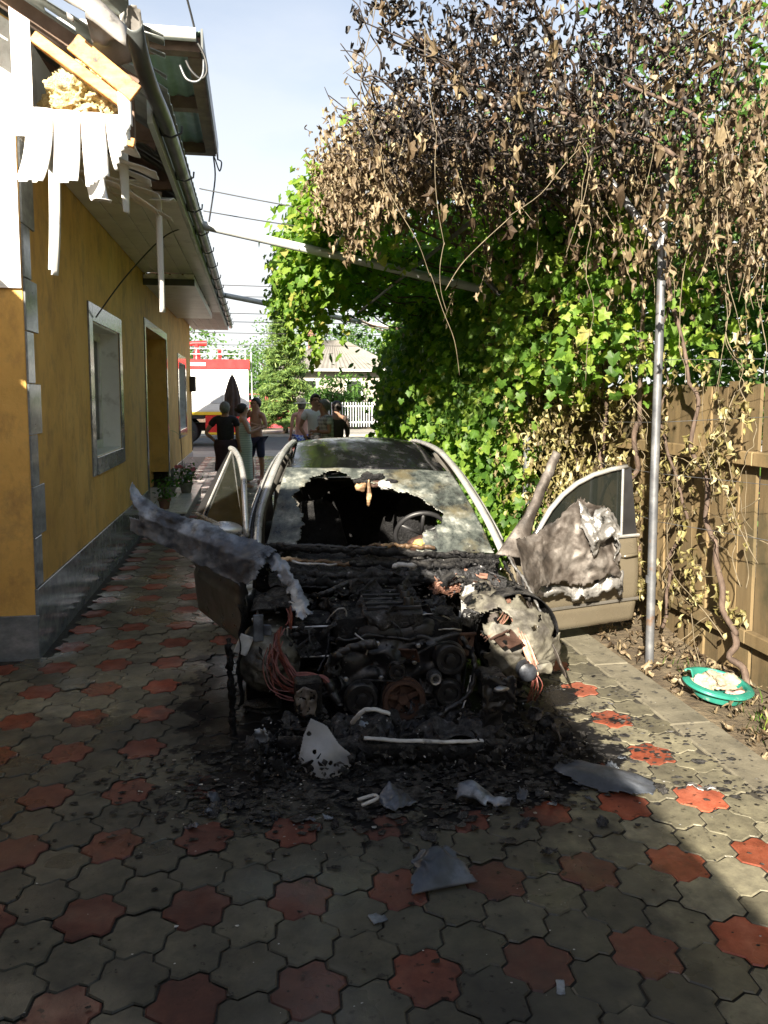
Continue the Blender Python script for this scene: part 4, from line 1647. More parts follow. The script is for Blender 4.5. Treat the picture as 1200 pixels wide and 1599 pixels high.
part(lump_box((.02, .72, .36), (.50, .66, .42), .022, 9, 2, 26), 'engine_block', 'worn', smooth=True)
part(lump_box((.00, .68, .60), (.34, .62, .10), .03, 12, 5, 26), 'rocker_cover', 'ash', smooth=True)
part(lump_box((-.22, .62, .52), (.20, .42, .16), .03, 12, 8, 18), 'intake_manifold', 'char', smooth=True)
part(lump_box((.30, .62, .50), (.16, .46, .16), .03, 12, 9, 18), 'exhaust_manifold', 'char', smooth=True)
part(lump_box((-.44, .70, .44), (.22, .28, .22), .012, 12, 3, 14), 'battery_box', 'char')
mb = MB()
for q in (((-.58, .54, .36), (-.30, .54, .36)), ((-.58, .54, .53), (-.30, .54, .53)), ((-.58, .54, .36), (-.58, .54, .53)), ((-.30, .54, .36), (-.30, .54, .53))):
    mb.tube(q, .006, 5)
part(mb, 'battery_clamp', 'melt_alu')
for (x, y, z, r) in ((-.53, .53, .49, .02), (-.42, .52, .38, .018), (-.33, .53, .46, .02), (-.46, .5, .52, .03)):
    mb = MB()
    mb.grid(blob((x, y, z), (r * 1.4, r * .5, r * .6), .6, 30, x), 14, 10)
    part(mb, 'battery_fragment', 'ash', smooth=True)
RX = Matrix.Rotation(PI / 2, 3, 'X')


def pulley(x, z, r, m, spokes=0, y=.28, d=.05, nm='pulley'):
    mb = MB()
    if spokes:
        mb.lathe([(r * .70, 0), (r * .74, d), (r * .9, d), (r * .92, d * .6), (r, d * .6), (r, 0), (r * .7, 0)], (x, y, z), 36, RX, cap=False)
        mb.lathe([(.001, d * .8), (r * .22, d * .8), (r * .28, d * .5), (r * .28, 0)], (x, y, z), 20, RX)
        for k in range(spokes):
            a = 2 * PI * k / spokes + .4
            mb.box((x + r * .5 * math.cos(a), y - d * .3, z + r * .5 * math.sin(a)), (r * .62, d * .4, r * .22), Matrix.Rotation(-a, 3, 'Y'))
        mb.lathe([(.001, 0), (r * .72, 0)], (x, y + .01, z), 24, RX, cap=False)
    else:
        mb.lathe([(r, 0), (r, d * .7), (r * .86, d), (r * .66, d), (r * .62, d * .6), (r * .35, d * .6), (r * .3, d * 1.1), (.001, d * 1.15)], (x, y, z), 32, RX)
    return part(mb, nm, m, smooth='angle')


mb = MB()
mb.grid(lambda u, v: V(lerp(-.30, .36, u), .36, lerp(.08, .52, v)) + crumple(V(u, v, 0), .05, 6, 3), 40, 30, thick=.01)
part(mb, 'timing_cover', 'worn', smooth=True)
mb = MB()
loop = catmull([(-.09, .255, .205), (-.085, .255, .26), (-.04, .255, .40), (.02, .255, .405), (.20, .255, .50), (.30, .255, .50), (.365, .255, .42), (.345, .255, .23), (.28, .255, .155), (.16, .255, .15), (.03, .255, .085), (-.07, .255, .13), (-.09, .255, .205)], 6)
for p_, q_ in zip(loop, loop[1:]):
    d_ = (q_ - p_).normalized()
    n_ = V(d_.z, 0, -d_.x)
    mb.prism([p_ + V(0, -.014, 0), q_ + V(0, -.014, 0), q_ + V(0, .014, 0), p_ + V(0, .014, 0)], n_ * .005)
part(mb, 'drive_belt', 'char')
for bx_, bz_ in ((-.27, .14), (-.27, .30), (-.26, .46), (-.1, .49), (.12, .47), (.33, .34), (.12, .13), (-.08, .30), (.10, .38)):
    mb = MB()
    mb.lathe([(.014, 0), (.014, .014), (.009, .018), (.001, .018)], (bx_, .335, bz_), 6, RX)
    part(mb, 'bolt', 'melt_alu')
pulley(.030, .205, .118, 'rust', 5)
pulley(-.005, .355, .050, 'worn', 0, .29)
pulley(.195, .322, .040, 'ash', 0, .27)
pulley(.280, .414, .088, 'worn', 0, .30, .07, 'alternator')
pulley(.272, .230, .074, 'worn', 0, .28, .05, 'compressor_pulley')
pulley(-.188, .204, .095, 'worn', 0, .32, .06, 'alternator')
mb = MB()
mb.lathe([(.012, 0), (.02, .02), (.028, .022), (.03, 0)], (.195, .225, .322), 16, RX)
part(mb, 'pulley_nut', 'melt_alu')
for k, pts in enumerate([[(-.5, .9, .60), (-.35, .8, .66), (-.2, .85, .70), (.0, .9, .70)], [(.2, .9, .70), (.4, .86, .70), (.5, .8, .64), (.52, .62, .56)], [(-.12, .3, .5), (-.3, .32, .45), (-.36, .36, .3), (-.30, .3, .16)],
                         [(.36, .34, .5), (.42, .3, .38), (.38, .26, .22), (.2, .2, .12)]]):
    bar(pts, .015 + .005 * (k % 3), 'hose', 'worn', .008, 30 + k, mess=.5)
# ribbed casting on top of the engine, with bolts and coil stubs
mb = MB()
for k in range(9):
    y = .42 + k * .062
    mb.box((.0, y, .655 + .008 * math.sin(k * 2.1)), (.30, .016, .022), Matrix.Rotation(.05 * math.sin(k), 3, 'Z'))
part(mb, 'cover_ribs', 'worn', bevel=.004)
for k in range(4):
    mb = MB()
    y = .46 + k * .14
    mb.lathe([(.030, 0), (.030, .035), (.022, .05), (.012, .05), (.010, .02), (.001, .02)], (.085, y, .655), 14)
    part(mb, 'injector_stub', 'worn', smooth='angle')
    mb = MB()
    mb.box((-.27, y, .555), (.13, .055, .06), Matrix.Rotation(.5, 3, 'Y'))
    part(mb, 'manifold_port', 'worn', bevel=.012)
rp = random.Random(8)


def plate(c, w, h, rot, m):
    """small pressed-steel bracket with holes and a turned lip"""
    mb = MB()
    holes = [(rp.uniform(.2, .8), rp.uniform(.2, .8), rp.uniform(.06, .13)) for _ in range(3)]
    mb.grid(lambda u, v: Vector(c) + rot @ (V((u - .5) * w, -.02 if v > .88 else 0, (v - .5) * h) + crease(V(u * w + c[0], c[1], v * h + c[2]), .010, 12, 3)), 18, 18,
            keep=lambda u, v: all(math.hypot(u - a, (v - b) * h / w) > r for a, b, r in holes) and not (u < .2 and v < .25), thick=.004)
    return part(mb, 'bracket', m, smooth=True)


for k in range(26):
    c = (rp.uniform(-.60, .62), rp.uniform(.22, .60), rp.uniform(.12, .60))
    if k > 16:
        c = (rp.uniform(-.6, .7), rp.uniform(.7, 1.05), rp.uniform(.62, .72))
    rot = Matrix.Rotation(rp.uniform(-.8, .8), 3, 'Z') @ Matrix.Rotation(rp.uniform(-.6, .6), 3, 'X') @ Matrix.Rotation(rp.uniform(-.7, .7), 3, 'Y')
    plate(c, rp.uniform(.05, .13), rp.uniform(.06, .14), rot, rp.choice(['worn', 'worn', 'ash', 'steel_burnt', 'rust']))
for k, pts in enumerate([[(-.36, .52, .56), (-.33, .50, .62), (-.27, .5, .64), (-.26, .5, .56), (-.31, .5, .47)], [(-.36, .50, .50), (-.37, .46, .40), (-.42, .42, .32)], [(-.22, .36, .54), (-.15, .33, .49), (-.16, .32, .43)],
                         [(.13, .3, .3), (.15, .27, .2), (.20, .24, .12)], [(.40, .30, .30), (.36, .24, .18), (.30, .16, .12)], [(-.47, .48, .53), (-.45, .45, .47), (-.43, .46, .42)], [(.1, .42, .60), (.2, .40, .62), (.31, .44, .58), (.36, .46, .48)],
                         [(-.05, .40, .62), (.02, .36, .56), (.05, .36, .47)], [(.24, .36, .54), (.3, .33, .56), (.36, .36, .54)], [(-.2, .30, .30), (-.1, .25, .31), (0, .25, .30), (.1, .25, .27)]]):
    bar(pts, .005, 'cable', 'ash' if k % 2 else 'melt_alu', .01, 50 + k, seg=5)
# corrugated intake hose by the right strut
mb = MB()
pp = catmull([(.44, .98, .73), (.49, .95, .69), (.56, .96, .67), (.62, 1.0, .69)], 12)
mb.tube(pp, [.038 + .007 * (i % 2) for i in range(len(pp))], 10)
part(mb, 'ribbed_hose', 'char')

# inner wings, strut towers
ARC_R = [(0.500, .693), (.712, .655), (.86, .58), (.955, .47), (.960, .38), (.93, .28), (.86, .215), (.756, .185), (.64, .20), (.538, .262), (.50, .45)]


def arch(c, dx, dz, bul, y0, y1, seed):
    def fn(u, v):
        a = u * 2 * PI
        r = v
        n = 1 + .05 * nz((math.cos(a) * 2, math.sin(a) * 2, seed), 1.3)
        return V(c[0] + dx * r * math.cos(a) * n, lerp(y0, y1, r * r) - bul * math.cos(r * PI / 2), c[1] + dz * r * math.sin(a) * n) + crumple(V(r * math.cos(a), r * math.sin(a), 0), .022, 5, seed)
    return fn


mb = MB()


def iwing(u, v):
    x, z = lerp(.46, 1.0, u), lerp(.17, .72, v)
    d = math.hypot((x - .72) / .28, (z - .45) / .28)
    y = .34 + .16 * d * d + .10 * max(0, z - .5) * 4 * (1 - abs(x - .7))
    p = V(x, y, z)
    return p + crease(p, .035, 6, 3) + crease(p, .014, 18, 5)


mb.grid(iwing, 70, 70, keep=lambda u, v: in_poly(lerp(.46, 1.0, u) + .04 * nz((u * 7, v * 7, 0), 1) + .015 * nz((u * 24, v * 24, 0), 1), lerp(.17, .72, v) + .035 * nz((u * 7, v * 7, 4), 1), ARC_R) and nz((u * 6, v * 6, 9), 1) < .34, thick=.005)
ia = part(mb, 'inner_wing', 'primer', smooth=True)
mb = MB()
mb.grid(lambda u, v: V(.735, .56, .43) + V(.24 * math.cos(u * 2 * PI), .34 * v, .245 * math.sin(u * 2 * PI)), 40, 5, thick=.006)
part(mb, 'wheel_arch', 'char', smooth=True)
mb = MB()
mb.lathe([(.10, 0), (.085, .03), (.05, .045), (.045, .02), (.001, .02)], (.60, .82, .625), 20, Matrix.Rotation(R(25), 3, 'X'))
mb.grid(lambda u, v: V(lerp(.44, .80, u), lerp(.55, .98, v), .60 + .07 * math.sin(u * PI) * math.sin(v * PI) + .04 * v - .05 * u) + crumple(V(u, v, 4), .035, 4, 3), 24, 24, thick=.008)
part(mb, 'strut_tower', 'primer', smooth=True)
mb = MB()
mb.grid(arch((-.68, .345), .165, .165, .03, .46, .52, 7), 40, 14, thick=.006)
mb.grid(lambda u, v: V(-.68, .52, .345) + V(.165 * math.cos(u * 2 * PI), .4 * v, .165 * math.sin(u * 2 * PI)), 30, 5, thick=.006)
part(mb, 'inner_wing', 'primer', smooth=True)
mb = MB()
mb.grid(lambda u, v: V(lerp(-.78, -.46, u), lerp(.6, .98, v), .62 + .06 * math.sin(u * PI) * math.sin(v * PI)) + crumple(V(u, v, 9), .035, 4, 3), 22, 22, thick=.008)
part(mb, 'strut_tower', 'char', smooth=True)
# ash-white plate and copper nests
mb = MB()
mb.grid(lambda u, v: V(lerp(.43, .53, u) + .03 * v, .74 + .04 * u, lerp(.47, .69, v)) + crumple(V(u * .3, v * .3, 0), .02, 9, 3), 12, 18, keep=lambda u, v: u > .15 * v, thick=.012)
part(mb, 'heat_plate', 'ash_white', smooth=True)
mb = MB()
mb.grid(lambda u, v: V(lerp(.28, .50, u), lerp(.86, .94, v), .69 + .03 * v) + crumple(V(u, v, 5), .02, 6, 1), 14, 6, thick=.008)
part(mb, 'fuse_box', 'primer', smooth=True)


def wires(paths, n, spread, r, m, name, seed):
    rr = random.Random(seed)
    mb = MB()
    for k in range(n):
        base = paths[k % len(paths)]
        off = V(rr.gauss(0, spread), rr.gauss(0, spread), rr.gauss(0, spread))
        q = [Vector(p) + off + V(rr.gauss(0, spread * .8), rr.gauss(0, spread * .8), rr.gauss(0, spread * .8)) for p in base]
        mb.tube(catmull(q, 4), r * rr.uniform(.7, 1.3), 4, cap=False)
    return part(mb, name, m)


nest = []
rr = random.Random(3)
for k in range(16):
    p = V(.37 + rr.gauss(0, .035), .82 + rr.gauss(0, .02), .665 + rr.gauss(0, .018))
    nest.append([p + V(rr.uniform(-.055, .055), rr.uniform(-.03, .03), rr.uniform(-.03, .03)) for _ in range(5)])
wires(nest, 110, .008, .0022, 'copper', 'copper_nest', 4)
wires([[(.60, .92, .69), (.66, .84, .70), (.69, .7, .64), (.69, .5, .58), (.695, .36, .50), (.73, .30, .40), (.76, .28, .33)]], 20, .010, .004, 'copper', 'copper_harness', 5)
wires([[(.69, .62, .60), (.64, .5, .56), (.56, .44, .51), (.50, .42, .47)]], 7, .008, .004, 'copper', 'copper_harness', 6)
wires([[(.75, .3, .30), (.76, .28, .24), (.74, .30, .14)]], 8, .01, .003, 'red_wire', 'wire_bundle', 7)
wires([[(.52, .96, .72), (.56, .95, .70), (.60, .92, .68)]], 12, .012, .003, 'copper', 'copper_harness', 9)
wires([[(-.62, .46, .54), (-.64, .42, .47), (-.60, .38, .40), (-.55, .34, .33), (-.52, .31, .26)]], 16, .009, .0045, 'red_wire', 'wire_bundle', 8)
wires([[(-.64, .42, .47), (-.67, .37, .38), (-.62, .33, .28), (-.52, .30, .24)]], 14, .013, .0035, 'red_wire', 'wire_bundle', 12)
wires([[(-.53, .32, .33), (-.46, .30, .34), (-.40, .28, .335), (-.36, .26, .31)]], 5, .006, .006, 'red_wire', 'wire_bundle', 10)
wires([[(-.57, .58, .62), (-.56, .54, .58), (-.57, .5, .54)]], 5, .008, .006, 'red_wire', 'wire_bundle', 11)
mb = MB()
mb.lathe([(.05, 0), (.05, .07), (.035, .08), (.001, .08)], (.705, .32, .325), 16, RX)
part(mb, 'horn', 'steel_blue', smooth='angle')
part(lump_box((.80, .29, .335), (.09, .06, .06), .020, 22, 2, 14), 'lamp_socket', 'primer', smooth=True)
# bracket by the left lamp
mb = MB()
mb.box((-.735, .48, .55), (.055, .012, .15), Matrix.Rotation(.15, 3, 'Z'))
mb.box((-.69, .49, .535), (.05, .012, .06), Matrix.Rotation(-.3, 3, 'Z'))
part(mb, 'lamp_bracket', 'steel_blue', bevel=.004)
mb = MB()
mb.box((-.815, .48, .46), (.075, .012, .11), Matrix.Rotation(.4, 3, 'Y'))
part(mb, 'lamp_shard', 'ash_white', bevel=.004)

# --- front end
mb = MB()


def beam(u, v):
    x = lerp(-.62, .86, u)
    a = v * 2 * PI
    y = .07 - .16 * (1 - ((x - .12) / .78) ** 2)
    return V(x, y + .028 * math.cos(a), .085 - .03 * u + .04 * math.sin(a)) + crumple(V(x, 0, v * .05), .02, 6, 3)


mb.grid(beam, 60, 10)
part(mb, 'bumper_beam', 'char', smooth=True)
bar([(-.21, -.09, .155), (-.05, -.115, .150), (.18, -.105, .125), (.40, -.075, .105)], .014, 'radiator_rail', 'ash_white', .006, 60, .6, mess=.15)
bar([(-.26, .0, .20), (-.23, -.05, .26), (-.20, -.06, .285)], .012, 'radiator_stay', 'ash_white', .004, 61, mess=.2)
bar([(-.20, -.06, .285), (-.14, -.06, .280), (-.08, -.055, .26)], .018, 'radiator_stay', 'ash_white', .006, 62, .5, mess=.2)
mb = MB()
mb.grid(lambda u, v: V(lerp(-.55, .55, u), lerp(-.02, .26, v), .075 + .05 * v) + crumple(V(u * 1.2, v * .4, 0), .09, 7, 5), 80, 26, thick=.004)
part(mb, 'radiator_remains', 'ash', smooth=True)
# chassis leg ends
part(lump_box((.475, .12, .315), (.115, .24, .13), .022, 14, 4, 16), 'chassis_leg', 'char', smooth=True)
part(lump_box((.455, .06, .15), (.09, .07, .20), .022, 14, 6, 12), 'crossmember_end', 'worn', smooth=True)
mb = MB()
mb.grid(lambda u, v: V(lerp(.395, .565, u), -.005 + .015 * math.sin(u * 3), lerp(.21, .40, v)) + crease(V(u * .3, v * .3, 6), .022, 10, 3), 30, 30,
        keep=lambda u, v: not (.3 < u < .72 and .34 < v < .74) and abs(u - .5) < .5 - .12 * abs(nz((v * 9, 1, 0), 1)) and abs(v - .5) < .5 - .15 * abs(nz((u * 9, 4, 0), 1)), thick=.006)
part(mb, 'crash_plate', 'worn', smooth=True)
mb = MB()
mb.grid(blob((.485, -.02, .345), (.045, .02, .018), .5, 20, 4), 16, 10)
part(mb, 'melt_drip', 'melt_alu', smooth=True)
mb = MB()
mb.box((-.475, .02, .34), (.13, .10, .17), .1)
part(mb, 'chassis_leg', 'char', bevel=.01)
mb = MB()
mb.grid(lambda u, v: V(lerp(-.53, -.44, u), -.04 - .01 * v, lerp(.26, .40, v)) + crumple(V(u * .3, v * .3, 2), .02, 9, 2), 12, 14, keep=lambda u, v: nz((u * 4, v * 4, 0), 1) < .25, thick=.006)
part(mb, 'crash_plate', 'steel_burnt', smooth=True)

# pale bracket panel leaning on the front
PB = [(-.465, .275), (-.50, .20), (-.525, .10), (-.49, .035), (-.40, .005), (-.355, .0), (-.27, .05), (-.26, .085), (-.33, .15), (-.39, .235)]


def brk(u, v):
    x, z = lerp(-.53, -.25, u), lerp(0, .285, v)
    t = math.exp(-((x + .42) ** 2 + (z - .09) ** 2) / .008)
    return V(x, -.10 - .06 * (1 - v) - .035 * t + .02 * nz((x * 6, z * 6, 0), 1), z)


def bkeep(u, v):
    x, z = lerp(-.53, -.25, u), lerp(0, .285, v)
    if not in_poly(x, z, PB):
        return False
    for hx, hz, hr in ((-.475, .205, .011), (-.375, .075, .011), (-.355, .06, .006), (-.47, .06, .006), (-.45, .13, .010)):
        if math.hypot(x - hx, z - hz) < hr:
            return False
    return True


mb = MB()
mb.grid(brk, 76, 76, keep=bkeep, thick=.006)
part(mb, 'lamp_carrier', 'carrier', smooth=True)['label'] = 'pale perforated bracket leaning on the burnt front'

# charred fragments filling the bay and the nose
rr = random.Random(21)


def fragment(c, size, seed):
    mb = MB()
    n = Vector((rr.gauss(0, 1), rr.gauss(-.6, 1), rr.gauss(.8, .8))).normalized()
    a = n.orthogonal().normalized()
    b = n.cross(a)
    k = rr.uniform(.35, 1)
    mb.grid(lambda u, v: Vector(c) + a * (u - .5) * size + b * (v - .5) * size * k + crease(Vector(c) + V(u * size, v * size, 0), size * .5, 1.6 / size, seed), 9, 7,
            keep=lambda u, v: (u - .5) ** 2 + (v - .5) ** 2 < .2 + .12 * nz((u * 4, v * 4, seed), 1), thick=.003)
    return mb


for k in range(95):
    if k < 45:
        c = (rr.uniform(-.75, .80), rr.uniform(-.05, .3), rr.uniform(.04, .16))
    elif k < 75:
        c = (rr.uniform(-.6, .6), rr.uniform(.35, .95), rr.uniform(.54, .72))
    else:
        c = (rr.uniform(.3, .85), rr.uniform(.5, 1.1), rr.uniform(.55, .74))
    part(fragment(c, rr.uniform(.05, .13), k), 'charred_fragment', rr.choice(['ash', 'char', 'char', 'ash', 'steel_blue' if c[0] < .3 else 'steel_burnt']), smooth=True)


def shards(name, n, pick, size, m, seed):
    """crumbs of burnt plastic, flaked paint and ash lying over the bay: far too many to count"""
    r = random.Random(seed)
    mb = MB()
    for k in range(n):
        c = Vector(pick(r))
        s = r.uniform(*size)
        nrm = Vector((r.gauss(0, .6), r.gauss(-.4, .6), r.gauss(.6, .6))).normalized()
        a = nrm.orthogonal().normalized()
        a = Matrix.Rotation(r.uniform(0, 6.28), 3, nrm) @ a
        b = nrm.cross(a)
        sd = r.randint(4, 6)
        ring = [c + a * math.cos(i * 6.283 / sd) * s * r.uniform(.4, 1.2) + b * math.sin(i * 6.283 / sd) * s * r.uniform(.25, .9) + nrm * r.uniform(-.3, .3) * s for i in range(sd)]
        mb.add([c + nrm * s * r.uniform(0, .5)] + ring, [(0, 1 + i, 1 + (i + 1) % sd) for i in range(sd)])
    o = part(mb, name, m)
    stuff(o)
    return o


def bay(r):
    x, y = r.uniform(-.72, .82), r.uniform(.0, 1.22)
    z = .12 + .0 * y if y < .3 else (.52 + .25 * (y - .3) / .9)
    if .3 < y < .55:
        z = r.uniform(.1, .60)
    return (x, y, z + r.uniform(-.03, .08))


def nose(r):
    return (r.uniform(-.75, .9), r.uniform(-.25, .25), r.uniform(.01, .11))


def block(r):
    return (r.uniform(-.34, .40), r.uniform(.26, .40), r.uniform(.08, .58))


shards('burnt_crumbs', 330, bay, (.010, .035), 'char', 1)
shards('burnt_crumbs', 620, nose, (.010, .04), 'char', 2)
shards('ash_crumbs', 300, bay, (.004, .016), 'ash', 3)
shards('ash_crumbs', 480, nose, (.004, .016), 'ash', 4)
shards('burnt_crumbs', 50, block, (.008, .03), 'char', 5)
shards('glint_crumbs', 300, bay, (.003, .009), 'melt_alu', 6)
shards('glint_crumbs', 260, nose, (.003, .010), 'melt_alu', 7)
# ------------------------------------------------------------------ fence, pergola, vines
M['fence_wood'] = mat('weathered fence board', [(0.25, (0.066, 0.046, 0.022)), (0.5, (0.138, 0.096, 0.044)), (0.75, (0.21, 0.152, 0.076))], 5, (0.7, 0.9), 0, 0.5, 26, 0.006, stretch=(1, 1, 0.12),
                      dirt=((0.055, 0.05, 0.022), 2.4, 0.5, 0.72))
M['galv'] = mat('galvanised pipe', [(0.3, (0.075, 0.08, 0.092)), (0.55, (0.14, 0.145, 0.155)), (0.75, (0.26, 0.26, 0.26))], 7, (0.4, 0.6), 0.45, 0.2, 30, 0.004, dirt=((0.14, 0.09, 0.06), 9, 0.58, 0.7))

M['galv_sunlit'] = mat('sunlit pipe', [(0.3, (0.34, 0.36, 0.36)), (0.7, (0.48, 0.50, 0.50))], 8, (0.4, 0.6), 0.1)  # paler pipe for the cross beams, their sunlight put into the colour
nt_ = M['fence_wood'].node_tree
bs_ = nt_.nodes['Principled BSDF']
src_ = bs_.inputs['Base Color'].links[0].from_socket
hs_ = N(nt_, 'HueSaturation')
nt_.links.new(src_, hs_.inputs['Color'])
nt_.links.new(ramp(nt_, N(nt_, 'ObjectInfo').outputs['Random'], [(0.0, 0.62), (1.0, 1.25)]), hs_.inputs['Value'])
nt_.links.new(hs_.outputs['Color'], bs_.inputs['Base Color'])
fence = thing('board_fence', 'brown vertical board fence with two rails behind the vines', 'fence', (3.18, 0, 0))
y = -3.0
while y < 17:
    w = rng.uniform(.17, .215)
    off = rng.uniform(-.009, .009)
    h = 1.885 + rng.uniform(-.02, .03)
    mb = MB()
    mb.grid(lambda u, v: V(.014 * nz((y, v * 2, 0), 1) - .012 + off + .008 * u, y + .004 + (w - .008) * u, -.06 + (h + .06) * v), 1, 5, thick=-.022)
    o = mb.build('board', M['fence_wood'], fence)
    y += w
for z in (.26, 1.41):
    mb = MB()
    for k in range(8):
        mb.bx(-.085, -.030, -3 + k * 2.5, -3 + (k + 1) * 2.5 - .006, z - .045, z + .045)
    mb.build('rail', M['fence_wood'], fence, bevel=.006)
for k in range(8):
    mb = MB()
    mb.bx(.03, .12, -2.9 + k * 2.6, -2.8 + k * 2.6, -.1, 1.8)
    mb.build('post', M['fence_wood'], fence)

perg = thing('pergola', 'galvanised pipe pergola spanning from the eave to the fence', 'pergola', (2.7, 5.0, 0))


def pg(pts, r, name, seg=12):
    mb = MB()
    mb.tube([Vector(p) - V(2.7, 5.0, 0) for p in pts], r, seg)
    return mb.build(name, M['galv_sunlit' if name == 'cross_beam' else 'galv'], perg, smooth='angle')


pg([(2.69, 4.95, -.05), (2.695, 4.97, 1.2), (2.715, 5.0, 2.4), (2.72, 5.0, 3.27)], .029, 'post')
mb = MB()
mb.lathe([(.030, 0), (.036, .005), (.036, .05), (.030, .055)], (-.006, -.03, .52), 12)
mb.build('post_collar', M['galv'], perg, smooth='angle')
for yv in (7.53, 10.6, 14.8):
    pg([(2.7, yv, -.05), (2.7, yv, 3.1)], .035, 'post')
pg([(2.705, 5.0, 2.78), (2.40, 5.25, 3.34)], .026, 'brace')
pg([(2.7, 7.53, 2.5), (2.25, 7.7, 3.02)], .026, 'brace')
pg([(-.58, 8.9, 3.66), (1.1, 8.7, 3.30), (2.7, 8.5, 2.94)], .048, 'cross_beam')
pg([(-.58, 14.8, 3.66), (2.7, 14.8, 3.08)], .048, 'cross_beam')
for xv, zv in ((2.68, 3.12), (1.75, 3.2), (.9, 3.38)):
    pg([(xv, 6.2, zv), (xv, 15.3, zv)], .020, 'runner')


# ---- leaves
def leaf_mat(name, stops, trans=(0.3, 0.5, 0.05), tw=0.35, rough=0.5, use_attr=True):
    m, nt, bs = new_mat(name)
    if use_attr:
        a = N(nt, 'Attribute')
        a.attribute_name = 'tint'
        fac = a.outputs['Fac']
    else:
        fac = N(nt, 'ObjectInfo').outputs['Random']
    col = ramp(nt, fac, stops)
    f = noise_fac(nt, 45, 3, 0.6)
    hs = N(nt, 'HueSaturation')
    nt.links.new(col, hs.inputs['Color'])
    nt.links.new(ramp(nt, f, [(0.3, 0.75), (0.7, 1.2)]), hs.inputs['Value'])
    nt.links.new(hs.outputs['Color'], bs.inputs['Base Color'])
    bs.inputs['Roughness'].default_value = rough
    bs.inputs['Specular IOR Level'].default_value = 0.35
    tr = N(nt, 'BsdfTranslucent')
    tc = mixc(nt, 1.0, hs.outputs['Color'], trans, 'MULTIPLY')
    nt.links.new(tc, tr.inputs['Color'])
    mx = N(nt, 'MixShader')
    mx.inputs[0].default_value = tw
    nt.links.new(bs.outputs[0], mx.inputs[1])
    nt.links.new(tr.outputs[0], mx.inputs[2])
    nt.links.new(mx.outputs[0], nt.nodes['Material Output'].inputs['Surface'])
    return m


GREEN = [(0.0, (0.035, 0.085, 0.014)), (0.4, (0.075, 0.155, 0.022)), (0.75, (0.155, 0.25, 0.034)), (0.93, (0.23, 0.30, 0.05)), (1.0, (0.30, 0.27, 0.08))]
TAN = [(0.0, (0.05, 0.034, 0.022)), (0.35, (0.115, 0.083, 0.050)), (0.7, (0.21, 0.162, 0.098)), (1.0, (0.36, 0.30, 0.19))]
YEL = [(0.0, (0.055, 0.042, 0.020)), (0.35, (0.13, 0.105, 0.045)), (0.6, (0.20, 0.175, 0.065)), (0.8, (0.27, 0.245, 0.10)), (1.0, (0.40, 0.36, 0.21))]
BLK = [(0.0, (0.008, 0.007, 0.007)), (0.6, (0.022, 0.018, 0.016)), (0.85, (0.05, 0.036, 0.026)), (1.0, (0.13, 0.085, 0.055))]
TREE = [(0.0, (0.028, 0.07, 0.016)), (0.5, (0.055, 0.12, 0.025)), (1.0, (0.11, 0.20, 0.045))]
for nm, st_, tr_, tw in (('green', GREEN, (1.8, 2.2, .5), .48), ('tan', TAN, (1.3, 1.1, .8), .28), ('yellow', YEL, (1.4, 1.25, .7), .3), ('black', BLK, (1, 1, 1), .08), ('tree', TREE, (1.7, 2.2, .5), .38)):
    M['leaf_' + nm] = leaf_mat(nm + ' foliage', st_, tr_, tw)
    M['leaf1_' + nm] = leaf_mat(nm + ' leaf', st_, tr_, tw, use_attr=False)


def fan(outline, center, zf):
    vs = [center] + outline
    vs = [(x, y, zf(x, y)) for x, y in vs]
    n = len(outline)
    fs = [(0, i + 1, (i + 1) % n + 1) for i in range(n)]
    return np.array(vs, float), np.array(fs, int)


half = [(.10, .04), (.30, -.14), (.46, .02), (.40, .20), (.60, .40), (.36, .50), (.26, .74)]
ol = [(0, .10)] + half + [(0, 1.0)] + [(-x, y) for x, y in half[::-1]]
GL = [fan(ol, (0, .36), lambda x, y: -.30 * abs(x) - .12 * (y - .4) ** 2), fan(ol, (0, .36), lambda x, y: .16 * abs(x) - .35 * (y - .3) ** 2 + .1 * x),
      fan([(x * .85, y) for x, y in ol], (0, .36), lambda x, y: -.75 * abs(x) + .1 * math.sin(y * 6))]
DL = []
_r = random.Random(99)
_ov = [(0, 0), (.10, .06), (.22, .2), (.27, .38), (.24, .58), (.16, .78), (.06, .93), (-.02, 1.0), (-.12, .86), (-.22, .66), (-.27, .42), (-.23, .2), (-.1, .05)]
for kx, kz, cv, lob in ((.50, 1.3, .35, 1), (.8, 1.7, -.4, 0), (.55, 1.9, .5, 0), (.38, 1.2, -.55, 1), (.7, 1.6, .3, 0)):
    v_, f_ = fan([(x * kx + _r.uniform(-.05, .05), y * _r.uniform(.85, 1.1)) for x, y in (ol if lob else _ov)], (.03, .4), lambda x, y: 0)
    v_[:, 2] = kz * np.abs(v_[:, 0]) + cv * np.sin(v_[:, 1] * 3.3) + np.array([_r.uniform(-.14, .14) for _ in v_])
    DL.append((v_, f_))
TL = [fan([(0, 0), (.2, .25), (.26, .5), (.14, .8), (0, 1), (-.14, .8), (-.26, .5), (-.2, .25)], (0, .5), lambda x, y: -.4 * abs(x) - .2 * (y - .3) ** 2)]


def unit(a):
    return a / np.maximum(np.linalg.norm(a, axis=1, keepdims=True), 1e-9)


def leaf_frames(n, nrm, droop, jn=.5, jt=.5):
    """nrm: preferred normal (3,) or (n,3); droop: how much the tip hangs"""
    nn = unit(np.broadcast_to(np.asarray(nrm, float), (n, 3)) + nrg.normal(0, jn, (n, 3)))
    t = np.array([0, 0, -1.0]) * droop + nrg.normal(0, jt, (n, 3))
    t = unit(t - nn * (t * nn).sum(1, keepdims=True))
    x = np.cross(t, nn)
    return np.stack([x, t, nn], axis=2)


